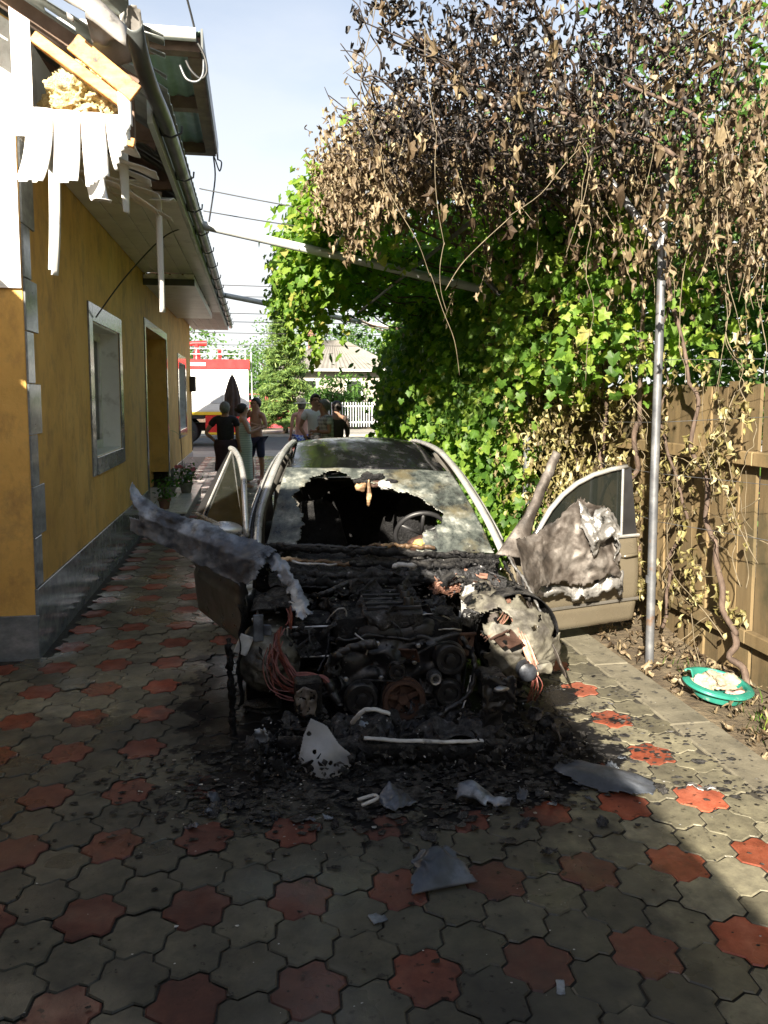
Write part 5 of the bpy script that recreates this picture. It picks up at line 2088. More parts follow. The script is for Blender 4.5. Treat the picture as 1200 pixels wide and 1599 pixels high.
class Leaves:
    def __init__(self):
        self.pos, self.fr, self.sc, self.ti, self.va = [], [], [], [], []

    def add(self, pos, nrm, size, droop=1.0, jn=.5, jt=.5, tint=(0, 1), variants=1):
        n = len(pos)
        self.pos.append(pos)
        self.fr.append(leaf_frames(n, nrm, droop, jn, jt))
        self.sc.append(nrg.uniform(size[0], size[1], n))
        self.ti.append(np.clip(nrg.uniform(tint[0], tint[1], n) + nrg.normal(0, .06, n), 0, 1))
        self.va.append(nrg.integers(0, variants, n))
        return self

    def cat(self):
        return [np.concatenate(a) for a in (self.pos, self.fr, self.sc, self.ti, self.va)]

    def build(self, name, protos, m, m1, parent, singles=0, near=None):
        pos, fr, sc, ti, va = self.cat()
        sel = np.zeros(len(pos), bool)
        if singles:
            rank = np.argsort(near(pos) / (sc + .02))[:singles]
            sel[rank] = True
            meshes = []
            for (v, f) in protos:
                me = bpy.data.meshes.new('leaf')
                me.from_pydata([tuple(p) for p in v], [], [tuple(int(i) for i in q) for q in f])
                me.materials.append(m1)
                me.update()
                meshes.append(me)
            po = Vector(parent.location)
            for i in rank:
                mw = Matrix([[*(fr[i][r] * sc[i]), pos[i][r] - po[r]] for r in range(3)] + [[0, 0, 0, 1]])
                inst('leaf', meshes[va[i] % len(protos)], parent, mw)
        V_, F_, T_ = [], [], []
        off = 0
        for k, (v, f) in enumerate(protos):
            ix = np.where((va % len(protos) == k) & ~sel)[0]
            if not len(ix):
                continue
            w = np.einsum('nij,vj->nvi', fr[ix], v) * sc[ix][:, None, None] + pos[ix][:, None, :] - np.array(parent.location)
            V_.append(w.reshape(-1, 3))
            F_.append((f[None] + (np.arange(len(ix)) * len(v))[:, None, None]).reshape(-1, 3) + off)
            T_.append(np.repeat(ti[ix], len(v)))
            off += len(ix) * len(v)
        V_, F_, T_ = np.concatenate(V_), np.concatenate(F_), np.concatenate(T_)
        me = bpy.data.meshes.new(name)
        me.vertices.add(len(V_))
        me.vertices.foreach_set('co', V_.ravel())
        me.loops.add(len(F_) * 3)
        me.loops.foreach_set('vertex_index', F_.ravel())
        me.polygons.add(len(F_))
        me.polygons.foreach_set('loop_start', np.arange(0, len(F_) * 3, 3))
        me.polygons.foreach_set('loop_total', np.full(len(F_), 3))
        a = me.attributes.new('tint', 'FLOAT', 'POINT')
        a.data.foreach_set('value', T_)
        me.materials.append(m)
        me.update(calc_edges=True)
        o = inst(name, me, parent)
        stuff(o)
        return o


def clumps(n, lo, hi, k, spread):
    """points gathered in k clumps inside a box"""
    lo, hi = np.array(lo, float), np.array(hi, float)
    c = nrg.uniform(lo, hi, (k, 3))
    i = nrg.integers(0, k, n)
    return c[i] + nrg.normal(0, 1, (n, 3)) * np.array(spread)


def canopy_z(x):
    return 2.96 + .215 * (2.7 - x)


def cam_dist(p):
    return np.linalg.norm(p - np.array([0, 0, 1.8]), axis=1)


vine = thing('grapevine', 'living green grapevine covering the pergola roof and its fence side', 'vine', (2.85, 9.5, 0))
gv = Leaves()
n = 15000
# wall of leaves on the fence side
p = nrg.uniform([0, 7.2, .05], [1, 15.6, 3.25], (n, 3))
bul = .30 * np.sin(p[:, 1] * 1.9 + p[:, 2] * 1.3) + .22 * np.sin(p[:, 1] * 4.3 - p[:, 2] * 3.1)
p[:, 0] = 2.78 - .28 * np.sin(p[:, 2] / 3.2 * PI) - .12 * bul - nrg.exponential(.10, n) * .8 + nrg.normal(0, .12, n) + .15
keepm = ~((p[:, 1] < 8.2) & (nrg.random(n) > (p[:, 1] - 7.1) / 1.1)) & (p[:, 0] < 3.1)
p = p[keepm]
gv.add(p, (-.75, -.55, .35), (.05, .145), 1.1, .5, .55, (.05, .9), 3)
# roof
n = 7800
p = nrg.uniform([.55, 8.3, 0], [3.2, 13.4, 1], (n, 3))
thick = .10 + .42 * (0.5 + .5 * np.sin(p[:, 0] * 2.6 + 1.1) * np.sin(p[:, 1] * 1.5))
p[:, 2] = canopy_z(p[:, 0]) + .06 + p[:, 2] * (thick + .25) + nrg.normal(0, .05, n)
gv.add(p, (-.2, -.2, .9), (.055, .14), .7, .5, .6, (.05, .9), 3)
# left fringe hanging over the drive
n = 4600
p = clumps(n, (.48, 8.9, 3.25), (1.0, 13.6, 3.95), 85, (.14, .22, .15))
p[:, 0] += .05 * np.sin(p[:, 1] * 3)
gv.add(p, (-.75, -.45, .4), (.065, .12), 1.1, .45, .5, (.25, 1.0), 3)
# drooping shoots
pts = []
for k in range(26):
    x0, y0 = nrg.uniform(.5, 1.1), nrg.uniform(9.2, 13.4)
    L = nrg.uniform(.3, 1.1)
    m = int(L * 22)
    t = nrg.uniform(0, 1, m)
    pts.append(np.stack([x0 + .08 * np.sin(t * 4 + k) + nrg.normal(0, .035, m), y0 + .1 * t + nrg.normal(0, .035, m), canopy_z(x0) - .05 - t * L], 1))
gv.add(np.concatenate(pts), (-.6, -.6, .3), (.07, .12), 1.2, .4, .4, (.4, 1.0), 3)
# green survivors among the scorched roof
n = 1700
p = clumps(n, (1.0, 6.6, 3.25), (3.0, 8.4, 4.1), 60, (.12, .2, .12))
gv.add(p, (-.3, -.5, .7), (.065, .115), .9, .5, .5, (.4, 1.0), 3)
n = 500
p = clumps(n, (.55, 7.4, 3.6), (.85, 8.7, 4.0), 26, (.07, .15, .07))
gv.add(p, (-.7, -.5, .4), (.06, .11), 1.1, .5, .5, (.5, 1.0), 3)
# a few survivors behind the scorched part
n = 3600
p = clumps(n, (2.3, 5.4, 2.0), (3.25, 8.0, 3.8), 90, (.12, .2, .14))
gv.add(p, (-.6, -.6, .4), (.06, .11), 1.1, .5, .5, (.3, 1.0), 3)
gv.build('foliage', GL, M['leaf_green'], M['leaf1_green'], vine, 300, lambda q: cam_dist(q) + 4 * (q[:, 0] > 2.75) + 3 * (q[:, 2] > 3.4))
M['bark'] = mat('vine bark', [(0.3, (0.035, 0.022, 0.016)), (0.55, (0.078, 0.052, 0.038)), (0.75, (0.15, 0.105, 0.08))], 22, (0.7, 0.9), 0, 0.8, 50, 0.01, stretch=(1, 1, .25))
M['shoot'] = mat('dry shoot', [(0.3, (0.075, 0.058, 0.038)), (0.7, (0.19, 0.155, 0.095))], 12, (0.6, 0.8))
M['burnt_twig'] = mat('burnt twig', [(0.3, (0.015, 0.012, 0.011)), (0.7, (0.06, 0.045, 0.038))], 12, (0.7, 0.9))


def wob(a, b, amp, seed, n=9, sag=0.0):
    a, b = Vector(a), Vector(b)
    out = []
    for i in range(n + 1):
        t = i / n
        p = a.lerp(b, t) + V(amp * nz((t * 4, seed, 0), 1), amp * nz((t * 4, seed, 7), 1), amp * .6 * nz((t * 4, seed, 13), 1)) * min(1, 4 * t * (1 - t) + .2)
        p.z -= sag * 4 * t * (1 - t)
        out.append(p)
    return out


def stem(parent, pts, r0, r1, m, name='stem', seg=7):
    mb = MB()
    q = catmull(pts, 4)
    n = len(q)
    mb.tube([p - Vector(parent.location) for p in q], [lerp(r0, r1, i / (n - 1)) * (1 + .2 * nz(p, 9)) for i, p in enumerate(q)], seg)
    return mb.build(name, M[m], parent, smooth=True)


for k in range(9):
    yv = 7.9 + k * .9
    stem(vine, wob((2.95 + .06 * math.sin(k), yv, -.03), (2.75, yv + rng.uniform(-.6, .6), 3.1), .22, k * 3.7), .026, .014, 'bark')
for k in range(14):
    yv = 7.6 + k * .58
    stem(vine, wob((2.75, yv, 3.05), (.6, yv + rng.uniform(-.8, .5), 3.5), .25, k * 2.3 + 40), .014, .006, 'bark')

# ---- scorched vine at the near end
sv = thing('scorched_grapevine', 'fire-scorched grapevine with brown and black shrivelled leaves above the car', 'vine', (2.8, 5.6, 0))
dead = Leaves()
# tan leaves hanging in front of the green roof
n = 3900
p = clumps(n, (.66, 5.6, 3.40), (1.5, 7.6, 3.9), 120, (.10, .14, .12))
dead.add(p, (-.5, -.7, .2), (.04, .085), 1.8, .6, .35, (.25, .95), 5)
n = 1500
p = clumps(n, (1.5, 5.3, 3.3), (3.1, 7.3, 3.9), 50, (.14, .16, .16))
dead.add(p, (-.4, -.7, .2), (.055, .10), 1.8, .6, .35, (.0, .4), 5)
# brown mass top right
n = 2100
p = clumps(n, (2.3, 4.1, 2.6), (3.9, 6.2, 4.6), 150, (.13, .16, .17))
dead.add(p, (-.5, -.7, .2), (.04, .09), 1.8, .6, .35, (.1, .75), 5)
# fringe tassels
pts = []
for k in range(16):
    x0, y0 = nrg.uniform(.66, .95), nrg.uniform(5.2, 7.0)
    L = nrg.uniform(.15, .45)
    m = int(L * 40)
    t = nrg.uniform(0, 1, m)
    pts.append(np.stack([x0 + nrg.normal(0, .03, m), y0 + nrg.normal(0, .03, m), canopy_z(x0) - .02 - t * L], 1))
dead.add(np.concatenate(pts), (-.5, -.7, .2), (.05, .09), 2, .6, .3, (.3, .85), 5)
# wispy strands of dead shoot with leaves still on them
strand_pts, lp = [], []
for k in range(170):
    x0, y0 = nrg.uniform(.7, 3.8) if k < 120 else nrg.uniform(2.4, 3.8), nrg.uniform(4.4, 7.2 if k < 120 else 6.0)
    z0 = canopy_z(min(x0, 2.7)) + nrg.uniform(.15, .9)
    L = nrg.uniform(.35, 1.0) if x0 > 1.6 else nrg.uniform(.3, .7)
    sw, ph = nrg.uniform(-.25, .25), nrg.uniform(0, 6)
    line = [V(x0 + sw * t * t + .02 * math.sin(5 * t + ph), y0 - .12 * t + .04 * math.sin(4 * t + ph), z0 - L * t) for t in [i / 7 for i in range(8)]]
    strand_pts.append(line)
    for q in range(int(L * 17)):
        t = nrg.random()
        c_ = curve_at(line, t)
        lp.append((c_.x + nrg.normal(0, .025), c_.y + nrg.normal(0, .025), c_.z - .02))
dead.add(np.array(lp), (-.3, -.8, .2), (.045, .10), 2.4, .6, .25, (.15, 1), 5)
# large single leaves close to the camera
p = np.array([[.75, 4.45, 3.95], [1.0, 4.4, 3.75], [1.35, 4.5, 3.30], [.95, 4.6, 3.30], [1.16, 4.5, 3.1], [1.55, 4.4, 3.5], [1.75, 4.5, 3.15], [2.0, 4.3, 3.35], [2.25, 4.25, 3.2], [2.3, 4.2, 3.55], [1.1, 4.55, 2.9],
              [.9, 4.6, 3.6], [1.9, 4.5, 2.95], [2.1, 4.4, 3.0], [1.5, 4.6, 2.85], [2.5, 4.2, 3.7], [2.6, 4.2, 3.3], [2.45, 4.3, 3.05], [1.3, 4.5, 3.55], [1.7, 4.4, 3.8]])
p = np.concatenate([p, nrg.uniform([.8, 4.3, 2.85], [2.8, 4.7, 3.9], (10, 3))])
dead.add(p, (-.2, -.9, .2), (.085, .14), 2.5, .6, .2, (.2, .9), 5)
for line in strand_pts:
    stem(sv, line, .0035, .0015, 'shoot', 'dry_shoot', 4)
dead.build('tan_foliage', DL, M['leaf_tan'], M['leaf1_tan'], sv, 180, cam_dist)
# yellow withered leaves along the fence
yl = Leaves()
n = 3300
p = clumps(n, (2.55, 5.9, .75), (3.0, 8.3, 2.95), 130, (.06, .08, .15))
yl.add(p, (-.8, -.5, .2), (.035, .10), 1.8, .6, .35, (.1, 1), 5)
n = 600
p = clumps(n, (2.85, 4.2, .25), (3.08, 6.2, 2.3), 75, (.03, .04, .07))
yl.add(p, (-.9, -.3, .2), (.04, .085), 1.8, .5, .35, (.1, 1), 5)
yl.build('yellow_foliage', DL, M['leaf_yellow'], M['leaf1_yellow'], sv, 110, lambda q: cam_dist(q))
# black burnt crown
bl = Leaves()
n = 4000
p = clumps(n, (1.05, 4.2, 3.25), (2.75, 5.9, 4.35), 190, (.085, .10, .085))
bl.add(p, (-.3, -.6, .4), (.035, .075), 1.2, .9, .6, (0, 1), 5)
n = 330
p = clumps(n, (.62, 4.3, 3.25), (1.1, 5.2, 4.2), 34, (.04, .05, .04))
bl.add(p, (-.3, -.6, .4), (.035, .075), 1.2, .9, .6, (0, .9), 5)
bl.build('black_foliage', DL, M['leaf_black'], M['leaf1_black'], sv, 0)
for k in range(90):
    a = V(rng.uniform(1.0, 2.8), rng.uniform(4.6, 6.2), rng.uniform(3.2, 3.6))
    b = a + V(rng.uniform(-1.1, .2), rng.uniform(-.6, .3), rng.uniform(.0, .8))
    b.x = max(b.x, .55)
    stem(sv, wob(a, b, .18, k * 1.7 + 3), .008, .003, 'burnt_twig', 'twig', 5)
for k in range(16):
    a = V(rng.uniform(2.3, 3.0), rng.uniform(4.4, 6.4), 3.2)
    b = V(rng.uniform(.8, 3.6), rng.uniform(4.2, 6.0), rng.uniform(3.4, 4.5))
    stem(sv, wob(a, b, .25, k * 2.1 + 30), .014, .005, 'bark', 'stem', 6)
for pts, r in (([(1.13, 4.6, 2.43), (1.5, 4.52, 2.85), (1.95, 4.42, 3.3), (2.35, 4.3, 3.65), (2.9, 4.15, 4.05)], .0042), ([(.70, 4.4, 4.0), (.61, 4.5, 3.4), (.75, 4.5, 3.0), (1.02, 4.5, 2.5), (1.2, 4.5, 1.93)], .0038),
               ([(1.0, 4.6, 3.9), (1.06, 4.55, 3.3), (1.12, 4.6, 2.7), (1.14, 4.6, 2.3)], .004),
               ([(.72, 4.5, 4.2), (.70, 4.5, 3.95), (.60, 4.55, 3.75)], .004), ([(1.9, 4.5, 3.3), (1.93, 4.5, 2.9), (1.97, 4.5, 2.5), (1.98, 4.5, 1.9)], .004)):
    q = []
    for a_, b_ in zip(pts, pts[1:]):
        q += wob(a_, b_, .07, a_[0] * 9 + a_[2], 3)
    stem(sv, q, r * .65, r * .4, 'shoot', 'dry_shoot', 5)
# trunks and shoots climbing the fence
for pts, r in (([(3.02, 4.35, -.03), (3.03, 4.5, .3), (3.02, 4.75, .85), (3.04, 4.95, 1.3), (3.0, 5.1, 1.9), (2.9, 5.2, 2.8)], .022), ([(3.0, 5.9, -.03), (3.0, 5.75, .6), (2.95, 5.9, 1.1), (2.98, 5.75, 1.6), (2.9, 5.6, 2.4), (2.8, 5.3, 3.1)], .026),
               ([(2.98, 6.25, -.03), (2.95, 6.2, .7), (2.95, 6.35, 1.4), (2.9, 6.25, 2.0), (2.8, 6.2, 3.0)], .024), ([(2.98, 6.9, -.03), (2.93, 6.8, .9), (2.92, 7.0, 1.8), (2.85, 6.9, 3.0)], .022),
               ([(2.98, 5.3, .1), (3.03, 5.3, .5), (3.03, 5.15, 1.0), (3.03, 5.45, 1.5), (2.95, 5.4, 2.3), (2.85, 5.2, 3.1)], .014), ([(2.96, 7.5, -.03), (2.9, 7.4, 1.0), (2.9, 7.5, 2.0), (2.8, 7.4, 3.0)], .020)):
    q = []
    for a_, b_ in zip(pts, pts[1:]):
        q += wob(a_, b_, .11, a_[1] * 7 + a_[2] * 3, 4)
    stem(sv, q, r, r * .55, 'bark', 'trunk', 7)
for k in range(70):
    a = V(3.02 + rng.uniform(-.12, .03), rng.uniform(4.1, 7.4), rng.uniform(.2, 2.2))
    b = a + V(rng.uniform(-.25, .02), rng.uniform(-.6, .6), rng.uniform(-.5, .9))
    b.x = min(b.x, 3.05)
    stem(sv, wob(a, b, .06, k * 1.3), .004, .0015, 'shoot', 'dry_shoot', 4)
for k in range(12):
    a = V(rng.uniform(2.5, 3.2), rng.uniform(4.3, 5.4), rng.uniform(2.8, 3.4))
    stem(sv, wob(a, a + V(rng.uniform(-.2, .2), rng.uniform(-.2, .2), -rng.uniform(.6, 1.3)), .08, k * 3.1), .004, .002, 'shoot', 'dry_shoot', 4)
# training wires
for z0, z1 in ((1.63, 1.72), (2.05, 2.0), (1.28, 1.30), (.95, .98)):
    stem(sv, [(2.72, 4.97, z0), (2.9, 4.3, (z0 + z1) / 2), (3.05, 3.6, z1)], .002, .002, 'galv', 'training_wire', 4)
    stem(sv, [(2.72, 4.97, z0), (2.85, 6.2, z0 - .03), (2.72, 7.53, z0)], .002, .002, 'galv', 'training_wire', 4)


# ---- trees behind the fence
def broad_tree(name, label, base, height, crown_c, crown_r, nleaf, size, seed, m='tree', nb=9, group=None, tint=(0, 1), holes=.5, trunk_r=.14):
    t = thing(name, label, 'tree', base, 0, group)
    rr = random.Random(seed)
    b = Vector(base)
    cc = Vector(crown_c)
    mb = MB()
    top = V(cc.x, cc.y, cc.z)
    pts = [q - b for q in wob(b, top, .25, seed, 6)]
    mb.tube(catmull(pts, 3), [lerp(trunk_r, trunk_r * .35, i / (len(pts) * 3 - 3)) for i in range(len(pts) * 3 - 2)], 9)
    mb.build('trunk', M['bark'], t, smooth=True)
    ends = []
    for k in range(nb):
        a = pts[3 + k % 3]
        d = V(rr.gauss(0, 1), rr.gauss(0, 1), rr.gauss(.4, .7)).normalized()
        e = (cc - b) + V(d.x * crown_r[0], d.y * crown_r[1], d.z * crown_r[2]) * rr.uniform(.6, .9)
        ends.append(e)
        mb = MB()
        q = catmull([a, a.lerp(e, .5) + V(0, 0, .15 * (e - a).length), e], 4)
        mb.tube(q, [lerp(trunk_r * .45, .012, i / (len(q) - 1)) for i in range(len(q))], 6)
        mb.build('limb', M['bark'], t, smooth=True)
    k = max(20, nleaf // 60)
    u = unit(nrg.normal(0, 1, (k, 3))) * (nrg.random((k, 1)) ** .45)
    u += .25 * nrg.normal(0, 1, (k, 3))
    c = np.array(cc)[None] + u * np.array(crown_r)[None]
    i = nrg.integers(0, k, nleaf)
    sp = np.array(crown_r) * .16
    lv = Leaves()
    lv.add(c[i] + nrg.normal(0, 1, (nleaf, 3)) * sp, (-.2, -.4, .8), size, .6, .6, .7, tint, 1)
    o = lv.build('crown', TL, M['leaf_' + m], M['leaf1_' + m], t)
    return t


broad_tree('broadleaf_tree', 'green broadleaf tree behind the fence, seen through the scorched vine', (5.2, 8.2, -.05), 5, (4.9, 8.0, 3.3), (1.6, 2.4, 1.9), 11000, (.10, .17), 5, tint=(.2, 1))
broad_tree('broadleaf_tree', 'darker leafy tree behind the fence beyond the near green tree', (5.6, 13.5, -.05), 6, (5.0, 13.0, 3.8), (2.2, 3.2, 2.6), 9000, (.13, .2), 6, tint=(0, .7))
broad_tree('broadleaf_tree', 'tall leafy tree behind the fence at the right edge of the photo', (6.2, 5.6, -.05), 6, (5.6, 5.8, 4.2), (1.5, 1.6, 1.9), 6000, (.10, .17), 8, tint=(.1, .9))

# ---- grass tufts and litter on the soil bed
gr = Leaves()
n = 520
p = clumps(n, (2.56, 3.2, -.03), (3.1, 9.0, -.02), 16, (.06, .12, .0))
p = p[p[:, 0] > 2.53]
bladep = [fan([(-.035, 0), (.035, 0), (.025, .5), (0, 1)], (0, .4), lambda x, y: .25 * y * y)]
gr.add(p, (0, -1, .2), (.04, .11), -1.6, .6, .5, (0, 1), 1)
gtop = thing('grass', '', '', (2.8, 6, 0))
for k_ in ('label', 'category'):
    del gtop[k_]
go = gr.build('grass', bladep, M['leaf_green'], M['leaf1_green'], gtop)
mw_ = go.matrix_local.copy()
go.parent = None
go.location = (2.8, 6, 0)
bpy.data.objects.remove(gtop)
go.name = 'grass'
tag(go, 'sparse grass tufts along the foot of the fence', 'grass')

# withered leaves fallen on the soil
lt = Leaves()
n = 700
p = nrg.uniform([2.53, 2.6, -.012], [3.12, 9.0, .012], (n, 3))
lt.add(p, (0, 0, 1), (.03, .08), .0, .5, 1.0, (0, .9), 5)
hold = bpy.data.objects.new('litter_origin', None)
lo_ = lt.build('leaf_litter', DL, M['leaf_tan'], M['leaf1_tan'], hold)
lo_.parent = None
bpy.data.objects.remove(hold)
tag(lo_, 'withered leaves fallen on the soil along the fence', 'leaf litter')

# ---- broken basin with rags
M['green_plastic'] = mat('green plastic', [(0.3, (0.013, 0.14, 0.105)), (0.7, (0.03, 0.21, 0.16))], 6, (0.25, 0.45), 0, 0.2, 20, 0.005, dirt=((0.30, 0.36, 0.33), 8, 0.6, 0.74))
M['rag'] = mat('dirty cloth', [(0.3, (0.15, 0.12, 0.08)), (0.5, (0.28, 0.24, 0.17)), (0.75, (0.38, 0.35, 0.29))], 10, (0.85, 0.95), 0, 0.5, 60, 0.006)
basin = thing('basin', 'broken green plastic basin lying on the soil by the fence', 'basin', (2.74, 4.22, -.03), R(25))
BRX, BRY = .205, .175


def basin_fn(u, v):
    a = u * 2 * PI
    if v < .45:
        r = v / .45 * .80
        z = .01
    elif v < .85:
        t = (v - .45) / .4
        r = lerp(.80, .94, t)
        z = .01 + .085 * t
    else:
        t = (v - .85) / .15
        r = lerp(.94, 1.12, t)
        z = .095 - .01 * t
    k = 1 + .06 * math.sin(a * 2 + 1) + .03 * nz((math.cos(a), math.sin(a), 0), 1.5)
    tilt = .04 * math.sin(a - .6)
    return V(BRX * r * math.cos(a) * k, BRY * r * math.sin(a) * k, z + tilt * r + .03)


mb = MB()
mb.grid(basin_fn, 64, 30, keep=lambda u, v: not (v > .55 and .30 < u < .40 + .05 * nz((v * 9, 0, 0), 1)), thick=.005)
mb.build('bowl', M['green_plastic'], basin, smooth=True)
mb = MB()
mb.tube([basin_fn(t / 60, 1.0) + V(0, 0, -.004) for t in range(24, 79)], .008, 6)
mb.build('rim', M['green_plastic'], basin, smooth=True)


def rag(label, c, r, seed, m='rag', amp=.55):
    mb = MB()
    mb.grid(blob((seed, 0, 0), r, amp * 1.5, 22, seed, 60, 36), 60, 36)
    mb.v = [(x - seed, y, z) for x, y, z in mb.v]
    o = mb.build('rag', M[m], smooth=True)
    o.location = c
    return tag(o, label, 'rag')


rag('crumpled cream rag in the basin, the one nearer the paving', (2.655, 4.26, .075), (.085, .062, .045), 3)
rag('crumpled cream rag in the basin, the taller one with a dark fold', (2.79, 4.23, .085), (.085, .06, .05), 9)
M['pink'] = mat('pink plastic', [(0.3, (0.55, 0.30, 0.28)), (0.7, (0.68, 0.45, 0.42))], 9, (0.4, 0.5))
mb = MB()
mb.grid(lambda u, v: V((u - .5) * .12, (v - .5) * .05, .006 * math.sin(u * 9)), 10, 4, keep=lambda u, v: abs(v - .5) < .5 - .3 * abs(u - .5), thick=.004)
o = mb.build('plastic_scrap', M['pink'])
o.location = (2.80, 4.13, .055)
tag(o, 'small pink plastic scrap at the basin rim', 'scrap')
# ------------------------------------------------------------------ debris round the car
def scrap(name, label, cat, c, size, rz, fn, m, nu=26, nv=22, keep=None, thick=.004, group=None):
    mb = MB()
    mb.grid(lambda u, v: Vector(fn(u, v)), nu, nv, keep=keep, thick=thick)
    o = mb.build(name, M[m], smooth=True)
    o.location = c
    o.rotation_euler = (0, 0, rz)
    return tag(o, label, cat, group)


M['sheet_dark'] = mat('sooty plastic sheet', [(0.3, (0.018, 0.022, 0.030)), (0.5, (0.05, 0.058, 0.074)), (0.66, (0.12, 0.135, 0.165)), (0.8, (0.26, 0.28, 0.32))], 6, (0.35, 0.6), 0.1, 0.4, 30, 0.006)
scrap('dark_panel', 'large smooth dark panel lying by the right front corner of the wreck', 'car panel', (1.60, 3.33, .02), 1, R(-38),
      lambda u, v: ((u - .5) * .46, (v - .5) * .25, .035 * math.sin(u * PI) * math.sin(v * PI) + .05 * max(0, .3 - u) + .012 * nz((u * 3, v * 3, 0), 1)), 'sheet_dark', 40, 24,
      lambda u, v: ((u - .5) / .5) ** 2 * .8 + ((v - .5) / .5) ** 2 < .92 + .08 * nz((u * 6, v * 6, 0), 1))
scrap('crumpled_sheet', 'crumpled blue-grey metal sheet standing alone on red and grey pavers', 'car panel', (.655, 2.73, .005), 1, R(8),
      lambda u, v: ((u - .5) * lerp(.26, .15, v) + .02 * nz((u * 3, v * 3, 0), 1), (v - .5) * .16, .01 + .085 * math.sin(v * 2.2) * (.55 + .45 * math.sin(u * PI)) + .03 * nz((u * 5, v * 5, 2), 1) * v), 'sheet_dark', 36, 26,
      lambda u, v: v < .95 - .12 * abs(nz((u * 9, 1, 0), 1)) and abs(u - .5) < .5 - .05 * abs(nz((v * 9, 3, 0), 1)))
scrap('bent_bracket', 'bent grey bracket with a hooked end in front of the bumper beam', 'car part', (.99, 3.22, .01), 1, R(-30),
      lambda u, v: ((u - .5) * .24, (v - .5) * .09 - .08 * (u - .4) ** 2, .02 + .055 * math.sin(v * PI) * (1 - .5 * u) + .02 * math.sin(u * 7) + .012 * nz((u * 6, v * 4, 0), 1)), 'steel_blue', 34, 16,
      lambda u, v: not (.55 < u and v < .32 * (1 - u) + .05))
scrap('folded_plate', 'folded grey plate with sharp corners in front of the bumper beam', 'car part', (.60, 3.27, .01), 1, R(20),
      lambda u, v: ((u - .5) * .15, (v - .5) * .11, .015 + .07 * (1 - abs(u - .45) * 2) * v + .012 * nz((u * 6, v * 6, 0), 1)), 'steel_blue', 22, 18,
      lambda u, v: u + v > .18 and v - u < .85)
scrap('foil_strip', 'bright crumpled foil strip on the sunlit paving near the soil bed', 'foil', (2.01, 3.19, .012), 1, R(-30),
      lambda u, v: ((u - .5) * .13, (v - .5) * .03, .012 * abs(nz((u * 7, v * 4, 0), 1)) + .008 * math.sin(u * 9)), 'melt_alu', 24, 8)
scrap('foil_strip', 'small pale bluish scrap on dark grey pavers in the foreground', 'foil', (.40, 2.54, .006), 1, R(15),
      lambda u, v: ((u - .5) * .055, (v - .5) * .05, .008 * abs(nz((u * 5, v * 5, 0), 1))), 'steel_blue', 12, 12, lambda u, v: u + v < 1.5)
scrap('foil_strip', 'pale scrap at the bottom edge right of centre', 'foil', (.90, 2.13, .006), 1, R(70),
      lambda u, v: ((u - .5) * .06, (v - .5) * .025, .008 * abs(nz((u * 5, v * 5, 0), 1))), 'steel_blue', 12, 8)
mb = MB()
mb.tube(catmull([(.43, 3.30, .03), (.50, 3.29, .05), (.51, 3.26, .05), (.44, 3.25, .03)], 5), .008, 6)
tag(mb.build('wire_hook', M['ash_white'], smooth=True), 'pale bent wire hook in front of the bumper beam', 'wire')
rr = random.Random(77)
GRP = 'burnt scraps scattered before the wreck'
for k in range(46):
    a = rr.uniform(-1, 1)
    c = V(.75 + a * 1.05 + rr.gauss(0, .06), 3.42 - .28 * (1 - a * a) + rr.gauss(0, .14), .004)
    if c.y > 4.0:
        continue
    sz = rr.uniform(.035, .10)
    mb = MB()
    kx = rr.uniform(.3, 1)
    mb.grid(lambda u, v: V((u - .5) * sz, (v - .5) * sz * kx, .006 + sz * .35 * abs(nz((u * 3 + k, v * 3, 0), 1.3)) + .1 * sz * math.sin(u * 4 + k)), 9, 8,
            keep=lambda u, v: (u - .5) ** 2 + (v - .5) ** 2 < .2 + .13 * nz((u * 5, v * 5, k), 1), thick=.003)
    o = mb.build('burnt_scrap', M[rr.choice(['ash', 'char', 'char', 'ash', 'steel_blue', 'sheet_dark'])], smooth=True)
    o.location = c
    o.rotation_euler = (rr.uniform(-.3, .3), rr.uniform(-.3, .3), rr.uniform(0, 6))
    tag(o, 'small charred scrap on the sooty pavers before the wreck', 'scrap', GRP)


def flakes(name, n, posfn, size, m, label, seed):
    r = np.random.default_rng(seed)
    vs, fs = [], []
    for k in range(n):
        x, y = posfn(r)
        s = r.uniform(*size) * (1 if r.random() < .9 else 1.9)
        a = r.uniform(0, 6.28)
        sides = int(r.integers(5, 8))
        b = len(vs)
        h = r.uniform(.004, .010)
        vs.append((x, y, h + .25 * s * r.random()))
        for i in range(sides):
            t = a + i * 6.283 / sides
            q = s * r.uniform(.45, 1.0)
            vs.append((x + q * math.cos(t), y + q * .7 * math.sin(t), h + .12 * s * r.random()))
        fs += [(b, b + 1 + i, b + 1 + (i + 1) % sides) for i in range(sides)]
    me = bpy.data.meshes.new(name)
    me.from_pydata(vs, [], fs)
    me.materials.append(M[m])
    o = inst(name, me)
    stuff(o)
    tag(o, label, 'debris')
    return o


def near_nose(r):
    while True:
        x, y = r.normal(.72, .60), r.normal(3.58, .24)
        if 2.3 < y < 4.4 and -.9 < x < 2.2:
            return x, y


def anywhere(r):
    while True:
        x, y = r.uniform(-1.3, 2.45), 2.1 + r.exponential(1.1)
        if y < 6 and not under_car(x, y):
            return x, y


flakes('soot_debris', 2600, near_nose, (.008, .032), 'char', 'black crumbs of soot heaped before the burnt nose', 1)
flakes('soot_debris', 260, anywhere, (.004, .013), 'char', 'loose black soot flakes strewn over the drive', 2)
flakes('ash_debris', 420, near_nose, (.004, .011), 'melt_alu', 'pale glinting ash specks before the burnt nose', 3)


